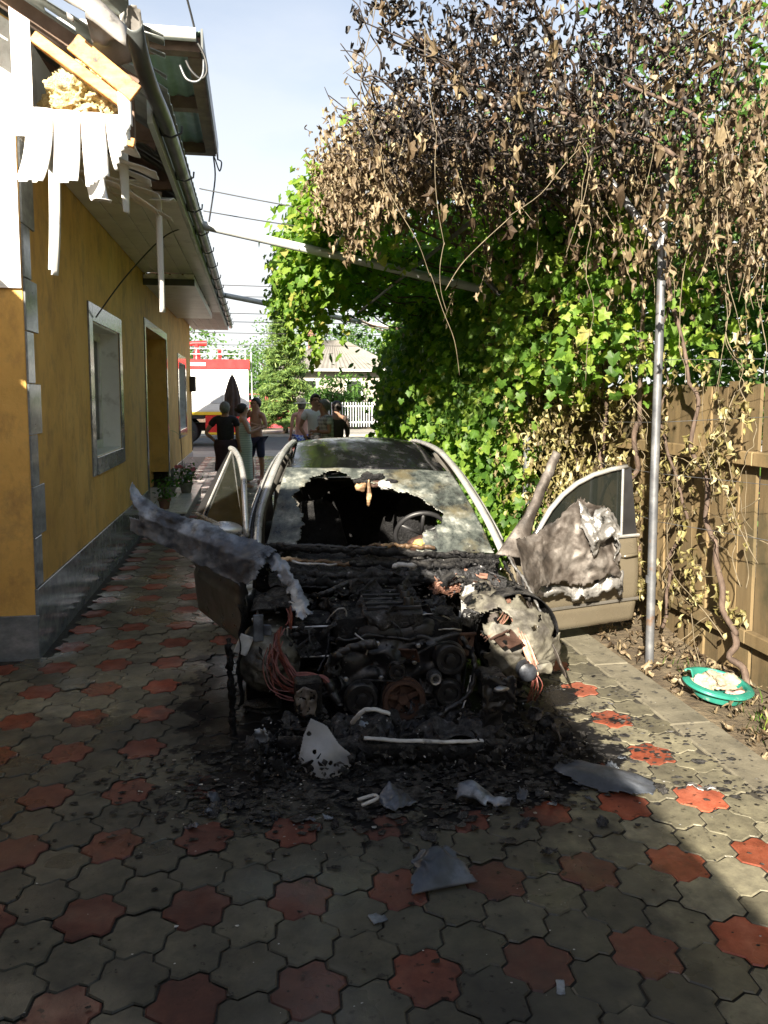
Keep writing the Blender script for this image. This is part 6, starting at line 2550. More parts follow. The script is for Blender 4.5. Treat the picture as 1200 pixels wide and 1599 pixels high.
def right_side(r):
    c = ((2.05, 3.95), (2.25, 3.75), (1.95, 4.15), (2.2, 4.35), (2.3, 3.45), (2.0, 3.55), (2.15, 3.2), (1.85, 4.5), (1.9, 4.75), (2.3, 3.1))[int(r.integers(0, 10))]
    return c[0] + r.normal(0, .07), c[1] + r.normal(0, .05)


flakes('soot_debris', 260, right_side, (.006, .020), 'char', 'charred paper flakes on the sunlit right side of the drive', 4)
flakes('ash_debris', 70, right_side, (.005, .014), 'melt_alu', 'silvery foil flecks on the sunlit right side of the drive', 5)
flakes('ash_debris', 110, anywhere, (.002, .006), 'ash_white', 'tiny white ash specks strewn over the drive', 6)

# ------------------------------------------------------------------ potted plants by the door
M['pot'] = mat('terracotta pot', [(0.3, (0.12, 0.06, 0.035)), (0.7, (0.22, 0.11, 0.07))], 9, (0.7, 0.85))
M['pot_grey'] = mat('grey planter', [(0.3, (0.14, 0.14, 0.12)), (0.7, (0.24, 0.23, 0.20))], 9, (0.7, 0.85))
M['flower'] = mat('pink petals', [(0.3, (0.55, 0.10, 0.16)), (0.7, (0.75, 0.25, 0.32))], 9, (0.5, 0.6))


def pot_plant(label, c, r, h, nl, spread, hgt, flowers, m='pot'):
    t = thing('potted_plant', label, 'plant', c)
    mb = MB()
    mb.lathe([(r * .7, 0), (r * .95, h * .8), (r * 1.08, h * .8), (r * 1.08, h), (r * .95, h), (r * .9, h * .88), (.001, h * .88)], (0, 0, 0), 18)
    mb.build('pot', M[m], t, smooth='angle')
    lv = Leaves()
    p = nrg.normal(0, 1, (nl, 3)) * np.array([spread, spread, hgt * .3]) + np.array([c[0], c[1], c[2] + h + hgt * .45])
    lv.add(p, (0, -.5, .8), (.035, .075), .4, .7, .8, (0, .8), 1)
    lv.build('foliage', TL, M['leaf_tree'], M['leaf1_tree'], t)
    mb = MB()
    for k in range(5):
        mb.tube([(0, 0, h * .8), (rng.uniform(-spread, spread), rng.uniform(-spread, spread), h + hgt * .8)], .005, 5)
    mb.build('stems', M['bark'], t)
    if flowers:
        for k in range(flowers):
            mb = MB()
            cc = (rng.gauss(0, spread), rng.gauss(0, spread) - .05, h + hgt * rng.uniform(.6, 1.0))
            for i in range(5):
                a = i * 2 * PI / 5
                mb.lathe([(.001, 0), (.016, .004), (.001, .008)], (cc[0] + .018 * math.cos(a), cc[1] - .01, cc[2] + .018 * math.sin(a)), 6, RX)
            mb.build('flower', M['flower'], t)
    return t


pot_plant('dark leafy plant in a terracotta pot at the near side of the doorway', (-1.28, 11.62, .197), .09, .15, 110, .06, .26, 0)
pot_plant('flowering plant with pink blooms in a grey pot on the porch step', (-1.13, 13.55, .197), .11, .17, 240, .10, .30, 7, 'pot_grey')
pot_plant('low plant in a wide grey planter against the far door jamb', (-1.36, 13.0, .197), .12, .17, 120, .09, .16, 0, 'pot_grey')
sp = thing('potted_plant', 'slender plant with a single tall stem behind the pink blooms', 'plant', (-1.30, 14.65, .0))
mb = MB()
mb.lathe([(.08, 0), (.11, .2), (.10, .2), (.001, .18)], (0, 0, 0), 14)
mb.build('pot', M['pot'], sp)
mb = MB()
mb.tube([(0, 0, .15), (.02, 0, .6), (0, 0, 1.12)], .008, 6)
mb.build('stem', M['bark'], sp)
for a in (-1.2, -.1, 1.1, .5):
    mb = MB()
    mb.grid(lambda u, v: V(math.sin(a) * .30 * v, (u - .5) * .05 * math.sin(v * PI), 1.1 + .10 * math.sin(v * 2.6)), 2, 8, thick=.002)
    mb.build('leaf', M['leaf1_tree'], sp)

# ------------------------------------------------------------------ cables
M['cable'] = mat('black cable', [(0.3, (0.012, 0.012, 0.012)), (0.7, (0.03, 0.03, 0.03))], 5, (0.5, 0.6))


def cable(label, pts, r, name='cable', n=6, m='cable'):
    mb = MB()
    mb.tube(catmull(pts, n), r, 6)
    return tag(mb.build(name, M[m], smooth=True), label, 'cable')


cable('black cable slanting from the near window up to the eave', [(-1.47, 7.98, 2.56), (-1.2, 8.2, 3.0), (-.85, 8.5, 3.45), (-.56, 8.8, 3.62)], .007)
cable('overhead service cable dropping to the dormer from above', [(-.75, 7.6, 6.7), (-.66, 7.95, 6.0), (-.52, 8.3, 5.45), (-.50, 8.36, 5.32)], .011)
cable('looped cable hanging off the dormer corner', [(-.50, 8.35, 5.32), (-.42, 8.3, 5.15), (-.40, 8.28, 5.0), (-.46, 8.28, 4.93), (-.55, 8.28, 5.0), (-.60, 8.3, 5.1)], .013)
cable('pale looped cable end at the dormer corner', [(-.66, 8.32, 5.06), (-.60, 8.3, 4.93), (-.50, 8.28, 4.90), (-.44, 8.28, 4.97), (-.43, 8.3, 5.12)], .012, m='galv')
cable('cable running from the dormer down to the gutter', [(-.45, 11.9, 5.2), (-.38, 11.5, 5.05), (-.40, 11.2, 4.85), (-.46, 10.9, 4.95), (-.44, 10.7, 4.6), (-.50, 9.6, 3.68)], .010)
cable('upper thin line from the eave to the vine', [(-.52, 8.7, 3.98), (.1, 8.6, 3.86), (.8, 8.5, 3.74)], .006)
cable('lower thin line from the eave to the vine', [(-.5, 9.0, 3.82), (.1, 9.0, 3.74), (.8, 9.0, 3.66)], .006)
for lab, yv, za, zb in (('topmost overhead wire across the street', 27.5, 5.75, 5.55), ('second overhead wire from the top across the street', 28.0, 5.35, 5.35), ('third overhead wire from the top across the street', 29.0, 4.95, 4.80),
                        ('fourth overhead wire from the top across the street', 29.5, 4.65, 4.60), ('fifth overhead wire from the top across the street', 30.5, 4.35, 4.25), ('lowest overhead wire across the street', 33.5, 4.05, 4.05)):
    cable(lab, [(-22, yv, za + .5), (-10, yv, za), (0, yv, (za + zb) / 2 - .1), (12, yv, zb), (24, yv, zb + .5)], .014, 'overhead_wire')

# ------------------------------------------------------------------ fire engine in the street
M['red_paint'] = mat('fire engine red', [(0.3, (0.55, 0.022, 0.025)), (0.7, (0.66, 0.035, 0.035))], 2, (0.25, 0.35), coat=.4)
M['white_paint'] = mat('white body panel', [(0.3, (0.68, 0.68, 0.67)), (0.7, (0.78, 0.78, 0.77))], 2, (0.3, 0.4))
M['yellow_paint'] = mat('yellow stripe', [(0.3, (0.75, 0.48, 0.03)), (0.7, (0.85, 0.58, 0.05))], 2, (0.3, 0.4))
M['grey_panel'] = mat('grey panel', [(0.3, (0.42, 0.44, 0.46)), (0.7, (0.52, 0.54, 0.56))], 2, (0.4, 0.5))
M['orange_lamp'] = mat('orange lamp', [(0.3, (0.8, 0.25, 0.02)), (0.7, (0.85, 0.3, 0.03))], 2, (0.2, 0.3))
tr = thing('fire_engine', 'red and white fire engine parked across the end of the drive', 'truck', (-4.1, 31.2, -.03))


def tp(name, m, parent=None, bevel=.02, **b):
    mb = MB()
    for q in b['boxes']:
        mb.bx(*q)
    return mb.build(name, M[m], parent if parent is not None else tr, bevel=bevel)


tp('body', 'white_paint', boxes=[(-1.6, 3.95, -1.2, 1.2, 1.28, 2.86)])
tp('roof_band', 'red_paint', boxes=[(-1.6, 4.0, -1.23, 1.23, 2.86, 3.22)])
tp('stripe', 'yellow_paint', boxes=[(-1.6, 3.97, -1.225, 1.225, 1.17, 1.28)], bevel=.005)
tp('chassis', 'black', boxes=[(-4.2, 3.8, -.5, .5, .55, .85)])
for a, b in ((-1.55, .25), (.35, 2.1), (2.2, 3.85)):
    s_ = MB()
    s_.grid(lambda u, v: V(lerp(a, b, u), -1.212 - .004 * abs(math.sin(v * 60)), lerp(1.34, 2.8, v)), 1, 120)
    s_.build('roller_shutter', M['white_paint'], tr)
tp('panel', 'grey_panel', boxes=[(2.55, 3.0, -1.235, -1.222, 1.6, 2.35)], bevel=.004)
lk = tp('locker', 'red_paint', boxes=[(2.35, 3.85, -1.22, 1.2, .42, 1.16)])
tp('stripe', 'yellow_paint', lk, .003, boxes=[(2.37, 3.83, -1.232, -1.222, .44, .52)])
tp('locker', 'red_paint', boxes=[(-.3, .75, -1.2, 1.2, .5, 1.16)])
tp('mudguard', 'black', boxes=[(.8, 2.3, -1.21, 1.21, 1.02, 1.165)])
for x in (1.55, -2.9):
    for s in (-1, 1):
        mb = MB()
        mb.lathe([(.25, -.14), (.42, -.16), (.50, -.12), (.52, -.05), (.52, .05), (.50, .12), (.42, .16), (.25, .14)], (x, s * 1.02, .55), 28, RX)
        w = mb.build('wheel', M['rubber'], tr, smooth='angle')
        mb = MB()
        mb.lathe([(.27, .145), (.25, .10), (.10, .09), (.09, .13), (.001, .135)], (x, s * 1.02, .55), 20, RX if s < 0 else Matrix.Rotation(-PI / 2, 3, 'X'))
        mb.build('rim', M['grey_panel'], w, smooth='angle')
cabm = MB()
cabm.prism([(-1.75, -1.2, .6), (-1.75, -1.2, 2.75), (-3.7, -1.2, 2.75), (-4.25, -1.2, 1.75), (-4.3, -1.2, .6)], (0, 2.4, 0))
cb_ = cabm.build('cab', M['red_paint'], tr, bevel=.04)
mb = MB()
mb.prism([(-1.95, -1.205, 1.7), (-1.95, -1.205, 2.6), (-3.55, -1.205, 2.6), (-3.95, -1.205, 1.7)], (0, .02, 0))
mb.build('window', M['tinted'], cb_)
mb = MB()
for x in (-1.5, -.5, .5, 1.5, 2.6, 3.85):
    mb.tube([(x, -1.1, 3.2), (x, -1.1, 3.62)], .022, 6)
mb.tube([(-1.5, -1.1, 3.62), (3.85, -1.1, 3.62)], .022, 6)
mb.tube([(-1.5, -1.1, 3.42), (3.85, -1.1, 3.42)], .015, 6)
mb.build('roof_rail', M['grey_panel'], tr)
mo = MB()
mo.lathe([(.14, 0), (.12, .3), (.08, .4), (.08, .6)], (2.05, -.5, 3.2), 12)
mo.tube([(2.4, -.5, 3.85), (1.9, -.5, 3.84), (1.2, -.5, 3.72), (.75, -.5, 3.68)], [.11, .09, .07, .06], 10)
mo.tube([(2.05, -.75, 3.75), (2.05, -.25, 3.75)], .06, 8)
mo.build('water_cannon', M['red_paint'], tr, smooth='angle')
mb = MB()
for x in (1.4, 2.9):
    mb.bx(x - .06, x + .06, -.9, -.78, 3.2, 3.62)
mb.build('hose_reel_post', M['red_paint'], tr)
mb = MB()
for s in (-.28, .28):
    mb.tube([(4.08, s - .7, .9), (4.06, s - .7, 3.5)], .02, 6)
for k in range(9):
    mb.tube([(4.07, -.98, 1.0 + k * .29), (4.07, -.42, 1.0 + k * .29)], .015, 5)
mb.build('ladder', M['grey_panel'], tr)
mb = MB()
mb.bx(1.75, 2.4, -1.26, -1.232, 2.98, 3.10)
mb.build('marker_lamp', M['white_paint'], tr)
mb = MB()
mb.lathe([(.06, 0), (.06, .03), (.001, .04)], (.55, -1.235, 1.22), 10, RX)
mb.build('marker_lamp', M['orange_lamp'], tr)

# closed parasol
pa = thing('parasol', 'closed dark brown parasol standing in front of the fire engine', 'parasol', (-.55, 22.0, 0))
M['brown_cloth'] = mat('brown canvas', [(0.3, (0.045, 0.03, 0.026)), (0.7, (0.085, 0.06, 0.052))], 6, (0.8, 0.9))
mb = MB()
mb.grid(lambda u, v: V((.03 + .16 * math.sin(min(1, v * 1.25) * PI * .62) * (1 + .18 * math.cos(u * 2 * PI * 8))) * math.cos(u * 2 * PI) * (1 if v > .02 else .2),
                       (.03 + .16 * math.sin(min(1, v * 1.25) * PI * .62) * (1 + .18 * math.cos(u * 2 * PI * 8))) * math.sin(u * 2 * PI) * (1 if v > .02 else .2), 2.42 - 1.15 * v), 64, 14)
mb.build('canopy', M['brown_cloth'], pa, smooth=True)
mb = MB()
mb.tube([(0, 0, 0), (0, 0, 2.44)], .02, 8)
mb.build('pole', M['grey_panel'], pa)
mb = MB()
mb.lathe([(.25, 0), (.25, .05), (.06, .1), (.03, .3)], (0, 0, 0), 16)
mb.build('base', M['black'], pa)

# ------------------------------------------------------------------ across the street
M['gate_red'] = mat('dark red gate', [(0.3, (0.27, 0.022, 0.038)), (0.7, (0.36, 0.04, 0.055))], 3, (0.4, 0.5))
gate = thing('metal_gate', 'dark red metal gate across the street', 'gate', (.75, 43.6, 0))
for a in (-1.45, .02):
    mb = MB()
    mb.bx(a, a + 1.42, -.02, .02, .12, 1.0)
    lf_ = mb.build('gate_leaf', M['gate_red'], gate)
    for k in range(12):
        mb = MB()
        x = a + .06 + k * .118
        mb.bx(x - .012, x + .012, -.012, .012, 1.0, 1.62)
        mb.build('bar', M['gate_red'], lf_)
    for z in (1.03, 1.60, 1.95):
        mb = MB()
        mb.bx(a, a + 1.42, -.025, .025, z - .03, z + .03)
        mb.build('rail', M['gate_red'], lf_)
    for x in (a + .03, a + 1.39):
        mb = MB()
        mb.bx(x - .03, x + .03, -.022, .022, 1.0, 1.98)
        mb.build('stile', M['gate_red'], lf_)
M['pier'] = mat('pale pier', [(0.3, (0.42, 0.39, 0.33)), (0.7, (0.55, 0.52, 0.45))], 4, (0.7, 0.9), 0, .3, 20)
for lab, x in (('pale concrete gate pier between gate and shrubbery', 2.55), ('pale concrete gate pier beside the fire engine', -.95)):
    mb = MB()
    mb.bx(-.2, .2, -.2, .2, 0, 1.9)
    mb.bx(-.25, .25, -.25, .25, 1.9, 2.0)
    o = mb.build('gate_pier', M['pier'], bevel=.01)
    o.location = (x, 43.6, 0.05)
    tag(o, lab, 'pillar')
pk = thing('picket_fence', 'white metal picket fence across the street', 'fence', (2.8, 43.6, 0))
for k in range(34):
    mb = MB()
    mb.bx(k * .15 - .022, k * .15 + .022, -.012, .012, .15, 1.52)
    mb.build('picket', M['grey_panel'], pk)
for z in (.4, 1.3):
    mb = MB()
    mb.bx(-.05, 5.1, .013, .045, z - .03, z + .03)
    mb.build('rail', M['white_paint'], pk)

M['far_wall'] = mat('pale house wall', [(0.3, (0.26, 0.24, 0.20)), (0.7, (0.34, 0.31, 0.26))], 3, (0.8, 0.9))
M['far_roof'] = mat('grey sheet roof', [(0.3, (0.15, 0.14, 0.125)), (0.7, (0.21, 0.20, 0.18))], 2, (0.6, 0.8), stretch=(1, 1, 1))
fh = thing('far_house', 'pale house with a grey corrugated hip roof across the street', 'house', (5.3, 51.5, 0))
mb = MB()
mb.bx(-3.2, 3.2, -2.6, 3.5, 0, 3.55)
mb.build('wall', M['far_wall'], fh)


def hip(x0, y0, x1, y1, ridge, n):
    """one roof slope with ribs"""
    mb = MB()
    a0, a1, r0, r1 = Vector(x0), Vector(x1), Vector(y0), Vector(y1)
    nn = (a1 - a0).cross(r0 - a0).normalized()
    mb.grid(lambda u, v: a0.lerp(a1, u).lerp(r0.lerp(r1, u), v) + nn * .03 * math.cos(u * n * 2 * PI), n * 4, 1, thick=.02)
    return mb


rfo = hip((-3.9, -3.3, 3.5), (-.7, .4, 5.5), (3.9, -3.3, 3.5), (.7, .4, 5.5), 0, 26).build('roof', M['far_roof'], fh)
hip((3.9, -3.3, 3.5), (.7, .4, 5.5), (3.9, 4.1, 3.5), (.7, .45, 5.5), 0, 22).build('roof_slope', M['far_roof'], rfo)
hip((-3.9, 4.1, 3.5), (-.7, .45, 5.5), (-3.9, -3.3, 3.5), (-.7, .4, 5.5), 0, 22).build('roof_slope', M['far_roof'], rfo)
hip((3.9, 4.1, 3.5), (.7, .45, 5.5), (-3.9, 4.1, 3.5), (-.7, .45, 5.5), 0, 26).build('roof_slope', M['far_roof'], rfo)
mb = MB()
mb.bx(-1.75, -1.3, -.6, -.2, 4.4, 6.0)
mb.bx(-1.8, -1.25, -.65, -.15, 6.0, 6.1)
mb.build('chimney', M['pot'], rfo)
mb = MB()
mb.bx(-3.95, 3.95, -3.38, -3.28, 3.38, 3.50)
mb.build('gutter', M['white_paint'], rfo)
for x in (-1.9, .9):
    mb = MB()
    mb.bx(x - .55, x + .55, -2.66, -2.6, 1.4, 2.9)
    wn_ = mb.build('window', M['white_paint'], fh)
    mb = MB()
    mb.bx(x - .45, x + .45, -2.68, -2.662, 1.5, 2.8)
    mb.build('pane', M['tinted'], wn_)

# spruce
spr = thing('spruce_tree', 'light green spruce with drooping branches beside the red gate', 'tree', (1.55, 38.6, 0))
mb = MB()
mb.tube([(0, 0, 0), (.03, 0, 3), (0, 0, 6.8)], [.13, .09, .015], 8)
mb.build('trunk', M['bark'], spr, smooth=True)
P_, Nn = [], []
for k in range(420):
    z = nrg.uniform(.7, 6.6)
    rmax = 1.95 * (1 - z / 7.0) ** .8
    a = nrg.uniform(0, 2 * PI)
    m = int(30 + 45 * rmax)
    t = np.sqrt(nrg.uniform(0, 1, m))
    rr_ = t * rmax * nrg.uniform(.7, 1.08)
    P_.append(np.stack([1.55 + rr_ * np.cos(a) + nrg.normal(0, .05, m) * (1 + t), 38.6 + rr_ * np.sin(a) + nrg.normal(0, .05, m) * (1 + t), z - .28 * rr_ + .10 * t ** 3 + nrg.normal(0, .035, m)], 1))
sl = Leaves()
ndl = [fan([(-.07, 0), (.07, 0), (.11, .5), (0, 1), (-.11, .5)], (0, .4), lambda x, y: -.5 * abs(x))]
sl.add(np.concatenate(P_), (0, -.3, 1), (.14, .25), .5, .5, .8, (.2, 1), 1)
M['leaf_spruce'] = leaf_mat('spruce foliage', [(0.0, (0.05, 0.10, 0.03)), (0.5, (0.10, 0.17, 0.045)), (1.0, (0.20, 0.27, 0.07))], (1.4, 1.6, .5), .25)
sl.build('crown', ndl, M['leaf_spruce'], M['leaf_spruce'], spr)

for lab, b, c, r_, n_, sd in (('dark tree between the fire engine and the spruce', (-.2, 47, 0), (-.2, 47, 2.6), (1.6, 1.3, 2.1), 2600, 21), ('leafy bush behind the white picket fence', (4.6, 46, 0), (4.6, 46, 1.6), (1.8, .9, 1.2), 2600, 22),
                              ('broad tree behind the far house roof', (8.2, 60, 0), (8.0, 60, 5.4), (3.2, 2.4, 2.6), 3600, 23), ('tree behind the fire engine near the house corner', (-4.6, 48, 0), (-4.3, 48, 4.6), (2.2, 2.0, 2.2), 2600, 24),
                              ('leafy tree left of the far house chimney', (1.6, 62, 0), (1.7, 62, 4.4), (2.6, 2.2, 2.4), 2600, 25)):
    broad_tree('street_tree', lab, b, 5, c, r_, n_, (.16, .30), sd, tint=(.2, 1), trunk_r=.12, group=None)
# unseen trees added behind the fence to cut skylight from the right
broad_tree('broadleaf_tree', 'unseen bushy tree added behind the fence to cut skylight beside the camera', (6.0, 1.2, -.05), 6, (5.6, 1.0, 3.6), (1.6, 2.2, 2.4), 4200, (.14, .22), 31)
broad_tree('broadleaf_tree', 'unseen bushy tree added behind the fence to cut skylight behind the camera', (6.0, -3.4, -.05), 6, (5.6, -3.6, 3.8), (1.9, 2.4, 2.6), 4200, (.14, .22), 32)
# hedge line closing the view either side of the street
for lab, x0, x1, yv in (('long clipped hedge across the street on the right', 7.0, 40, 45.0), ('long clipped hedge across the street on the left', -40, -1.4, 45.0)):
    h = thing('hedge', lab, 'hedge', ((x0 + x1) / 2, yv, 0))
    lv = Leaves()
    n = 6000
    lv.add(nrg.uniform([x0, yv - .5, 0], [x1, yv + .5, 1.9], (n, 3)) + nrg.normal(0, .1, (n, 3)), (0, -.7, .6), (.22, .4), .5, .6, .7, (.1, .9), 1)
    lv.build('foliage', TL, M['leaf_tree'], M['leaf1_tree'], h)
    mb = MB()
    mb.bx(x0 - (x0 + x1) / 2, x1 - (x0 + x1) / 2, -.3, .3, 0, 1.5)
    mb.build('branches', M['bark'], h)
# ------------------------------------------------------------------ people at the end of the drive
def plain(name, c, rough=.8, var=.25):
    a = tuple(x * (1 - var) for x in c)
    b = tuple(min(1, x * (1 + var)) for x in c)
    return mat(name, [(0.3, a), (0.7, b)], 18, (rough - .1, rough), 0, .3, 40, .01, coord='Object')


M['skin'] = plain('skin', (.52, .31, .225), .55, .12)
M['skin_dark'] = plain('tanned skin', (.42, .225, .15), .55, .12)
M['skin_pink'] = plain('sunburnt skin', (.62, .33, .26), .55, .12)
M['hair_grey'] = plain('grey hair', (.20, .19, .175), .8)
M['hair_dark'] = plain('dark hair', (.02, .015, .012), .6)
M['hair_brown'] = plain('brown hair', (.055, .038, .028), .7)
M['cloth_black'] = plain('black cotton', (.020, .018, .024))
M['cloth_plum'] = plain('dark plum check', (.045, .022, .035))
M['cloth_mint'] = None
M['cloth_navy'] = plain('navy cotton', (.018, .022, .065))
M['cloth_white'] = plain('white cotton', (.80, .81, .83), .85, .05)
M['cloth_brown'] = plain('dark brown cotton', (.05, .034, .026))
M['cloth_blue'] = mat('blue print cotton', [(0.42, (.035, .07, .36)), (0.5, (.07, .13, .55)), (0.56, (.45, .5, .62))], 22, (.7, .8), coord='Object')
M['straw'] = plain('straw hat', (.50, .45, .34), .85)
M['eye'] = plain('eye', (.02, .015, .012), .3)


def striped(name, c0, c1, fx, fz, w=.5):
    m, nt, bs = new_mat(name)
    co = N(nt, 'TexCoord').outputs['Object']
    s = N(nt, 'SeparateXYZ')
    nt.links.new(co, s.inputs[0])
    f = None
    for ax, fr in ((0, fx), (2, fz)):
        if not fr:
            continue
        q = mathn(nt, 'GREATER_THAN', mathn(nt, 'FRACT', mathn(nt, 'MULTIPLY', mathn(nt, 'ADD', s.outputs[ax], 5.0), fr)), w)
        f = q if f is None else mathn(nt, 'MULTIPLY', mathn(nt, 'ADD', f, q), .5)
    nt.links.new(mixc(nt, f, c0, c1), bs.inputs['Base Color'])
    bs.inputs['Roughness'].default_value = .85
    return m


M['cloth_mint'] = striped('mint knit with stripes', (.55, .64, .55), (.36, .46, .40), 0, 22, .72)
M['cloth_check'] = striped('grey checked cotton', (.22, .225, .24), (.60, .60, .60), 14, 14, .5)


def skin_mesh(name, verts, edges, radii, m, parent, root=0, sub=1):
    me = bpy.data.meshes.new(name)
    me.from_pydata([tuple(v) for v in verts], edges, [])
    o = bpy.data.objects.new(name, me)
    C.objects.link(o)
    o.parent = parent
    md = o.modifiers.new('skin', 'SKIN')
    md.use_smooth_shade = True
    lay = me.skin_vertices[0].data
    for i, r in enumerate(radii):
        lay[i].radius = r if isinstance(r, tuple) else (r, r)
        lay[i].use_root = i == root
    s = o.modifiers.new('sub', 'SUBSURF')
    s.levels = s.render_levels = sub
    me.materials.append(m)
    return o


def person(label, loc, rz, h, arms, top, bottom, hair, skin='skin', turn=0.0, feet=.11, stoop=0.0, build=1.0, hat=None, group=None):
    """faces -Y at rz=0. arms: {side: (elbow, hand)} in metres for a 1.75 m figure; side -1 is the viewer's left"""
    t = thing('person', label, 'person', loc, rz, group)
    k = h / 1.75
    v, e, r = [], [], []

    def add(p, rad, link=None):
        v.append(Vector(p) * k)
        r.append((rad[0] * k, rad[1] * k) if isinstance(rad, tuple) else rad * k)
        if link is not None:
            e.append((link, len(v) - 1))
        return len(v) - 1
    bw = build
    pel = add((0, 0, .93), (.135 * bw, .115 * bw))
    wai = add((0, .0 - stoop * .2, 1.08), (.125 * bw, .105 * bw), pel)
    che = add((0, .0 - stoop * .6, 1.27), (.145 * bw, .115 * bw), wai)
    upc = add((0, .01 - stoop, 1.40), (.105, .085), che)
    nek = add((0, .0 - stoop * 1.2, 1.49), .056, upc)
    hd1 = add((0, -.012 - stoop * 1.4, 1.565), (.070, .078), nek)
    hd2 = add((0, -.008 - stoop * 1.5, 1.645), (.076, .094), hd1)
    add((0, .0 - stoop * 1.5, 1.71), (.058, .070), hd2)
    ct, st = math.cos(turn), math.sin(turn)
    add((.10 * st, -.115 * ct - stoop * 1.4, 1.61), .013, hd1)          # nose
    for s in (-1, 1):
        add((s * .083, .005 - stoop * 1.5, 1.615), (.012, .02), hd1)
    ch = {}
    for s in (-1, 1):
        sh = add((s * .165 * bw, .0 - stoop, 1.405), .062, upc)
        el, ha = arms[s]
        m1 = (Vector((s * .185 * bw, -stoop, 1.38)) + Vector(el)) / 2
        u1 = add(m1, .048, sh)
        eb = add(el, .038, u1)
        fo = add((Vector(el) * .55 + Vector(ha) * .45), .038, eb)
        wr = add(ha, .025, fo)
        d = (Vector(ha) - Vector(el)).normalized()
        side = d.cross(Vector((0, -1, .3))).normalized()
        pa_ = add(Vector(ha) + d * .05, (.036, .018), wr)
        up = d.cross(side)
        for j, (o_, ln) in enumerate(((-.030, .055), (-.010, .068), (.010, .064), (.028, .050))):
            f1 = add(Vector(ha) + d * (.09 + ln * .35) + side * o_ * 1.1, .0085, pa_)
            add(Vector(ha) + d * (.085 + ln) + side * o_ * 1.25 + up * .018, .007, f1)
        th = add(Vector(ha) + d * .055 - side * .045 + up * .012, .010, wr)
        add(Vector(ha) + d * .085 - side * .058 + up * .02, .008, th)
        hp_ = add((s * .085, 0, .87), .092 * bw, pel)
        kn = add((s * (.085 + feet) * .55 + s * .03, -.025, .49), .058, hp_)
        ca = add((s * (.085 + feet) * .55 + s * .02, .015, .34), .054, kn)
        an = add((s * feet, .02, .09), .036, ca)
        to = add((s * feet * 1.15, -.09, .035), (.040, .028), an)
        add((s * feet * 1.25, -.17, .03), (.034, .020), to)
        ch[s] = (sh, u1, eb, fo, hp_, kn, ca, wr)
    body = skin_mesh('body', v, e, r, M[skin], t, pel, 1)

    def garment(name, ids, eds, grow, m, ends=None):
        vv = [v[i] for i in ids]
        rad = []
        for n_, i in enumerate(ids):
            q = r[i] if isinstance(r[i], tuple) else (r[i], r[i])
            g = grow[n_] if isinstance(grow, (list, tuple)) else grow
            rad.append((q[0] + g * k, q[1] + g * k))
        ix = {i: n_ for n_, i in enumerate(ids)}
        return skin_mesh(name, vv, [(ix[a], ix[b]) for a, b in eds], rad, m, t, 0, 1)
    sl = top.get('sleeve')
    if top['kind'] in ('shirt', 'vest'):
        ids, eds = [pel, wai, che, upc], [(pel, wai), (wai, che), (che, upc)]
        grow = [.026, .026, .020, .022]
        for s in (-1, 1):
            a = ch[s]
            ids.append(a[0])
            eds.append((upc, a[0]))
            grow.append(.016)
            if top['kind'] == 'shirt':
                ids.append(a[1])
                eds.append((a[0], a[1]))
                grow.append(.022)
                if sl == 'long':
                    ids += [a[2], a[3]]
                    eds += [(a[1], a[2]), (a[2], a[3])]
                    grow += [.016, .014]
        garment('shirt', ids, eds, grow, M[top['m']])
    if bottom['kind'] in ('shorts', 'trousers'):
        ids, eds, grow = [pel], [], [.022]
        for s in (-1, 1):
            a = ch[s]
            ids += [a[4], a[5]]
            eds += [(pel, a[4]), (a[4], a[5])]
            grow += [.018, .022]
            if bottom['kind'] == 'trousers':
                ids.append(a[6])
                eds.append((a[5], a[6]))
                grow.append(.03)
        garment(bottom['kind'], ids, eds, grow, M[bottom['m']])
    if bottom['kind'] in ('skirt', 'dress'):
        z1 = 1.39 if bottom['kind'] == 'dress' else 1.02
        z0 = bottom.get('hem', .45)
        prof = [(z0, .215, .19), (.70, .20, .175), (.90, .192 * bw, .165 * bw), (1.05, .165 * bw, .138 * bw), (1.25, .172 * bw, .142 * bw), (1.36, .15, .115), (1.40, .135, .10)]

        def dress(u, w):
            z = lerp(z0, z1, w)
            j = max(i for i in range(len(prof) - 1) if prof[i][0] <= z + 1e-6)
            q = (z - prof[j][0]) / (prof[j + 1][0] - prof[j][0])
            a_ = u * 2 * PI
            rx, ry = lerp(prof[j][1], prof[j + 1][1], q), lerp(prof[j][2], prof[j + 1][2], q)
            fold = 1 + .05 * max(0, (.9 - z)) * math.sin(a_ * 9)
            return V(rx * fold * math.cos(a_), ry * fold * math.sin(a_) - stoop * max(0, z - 1) * 1.4, z) * k
        mb = MB()
        mb.grid(dress, 48, 26, thick=.004)
        mb.build(bottom['kind'], M[bottom['m']], t, smooth=True)
    # hair
    mb = MB()
    hc = V(0, .012 - stoop * 1.5, 1.645)
    hz = hair.get('low', -.02)

    def hairf(u, w):
        a_, b_ = u * 2 * PI, lerp(-1.0, PI / 2, w)
        d = V(math.cos(b_) * math.cos(a_), math.cos(b_) * math.sin(a_), math.sin(b_))
        front = max(0, -d.y)
        z = max(d.z, -.75 + 1.15 * front * 1.3)
        q = V(d.x * .099, d.y * .118 + .008, z * .112 + (.0 if front > .3 else hz * (1 - w)))
        q *= 1 + .06 * nz(d * 3, 1.5, hair.get('seed', 1))
        return (hc + q) * k
    mb.grid(hairf, 28, 14)
    mb.build('hair', M[hair['m']], t, smooth=True)
    if hair.get('bun'):
        mb = MB()
        mb.grid(blob(tuple(V(0, .13 - stoop, 1.62) * k), (.05 * k, .05 * k, .05 * k), .15, 9, 2), 16, 10)
        mb.build('bun', M[hair['m']], t, smooth=True)
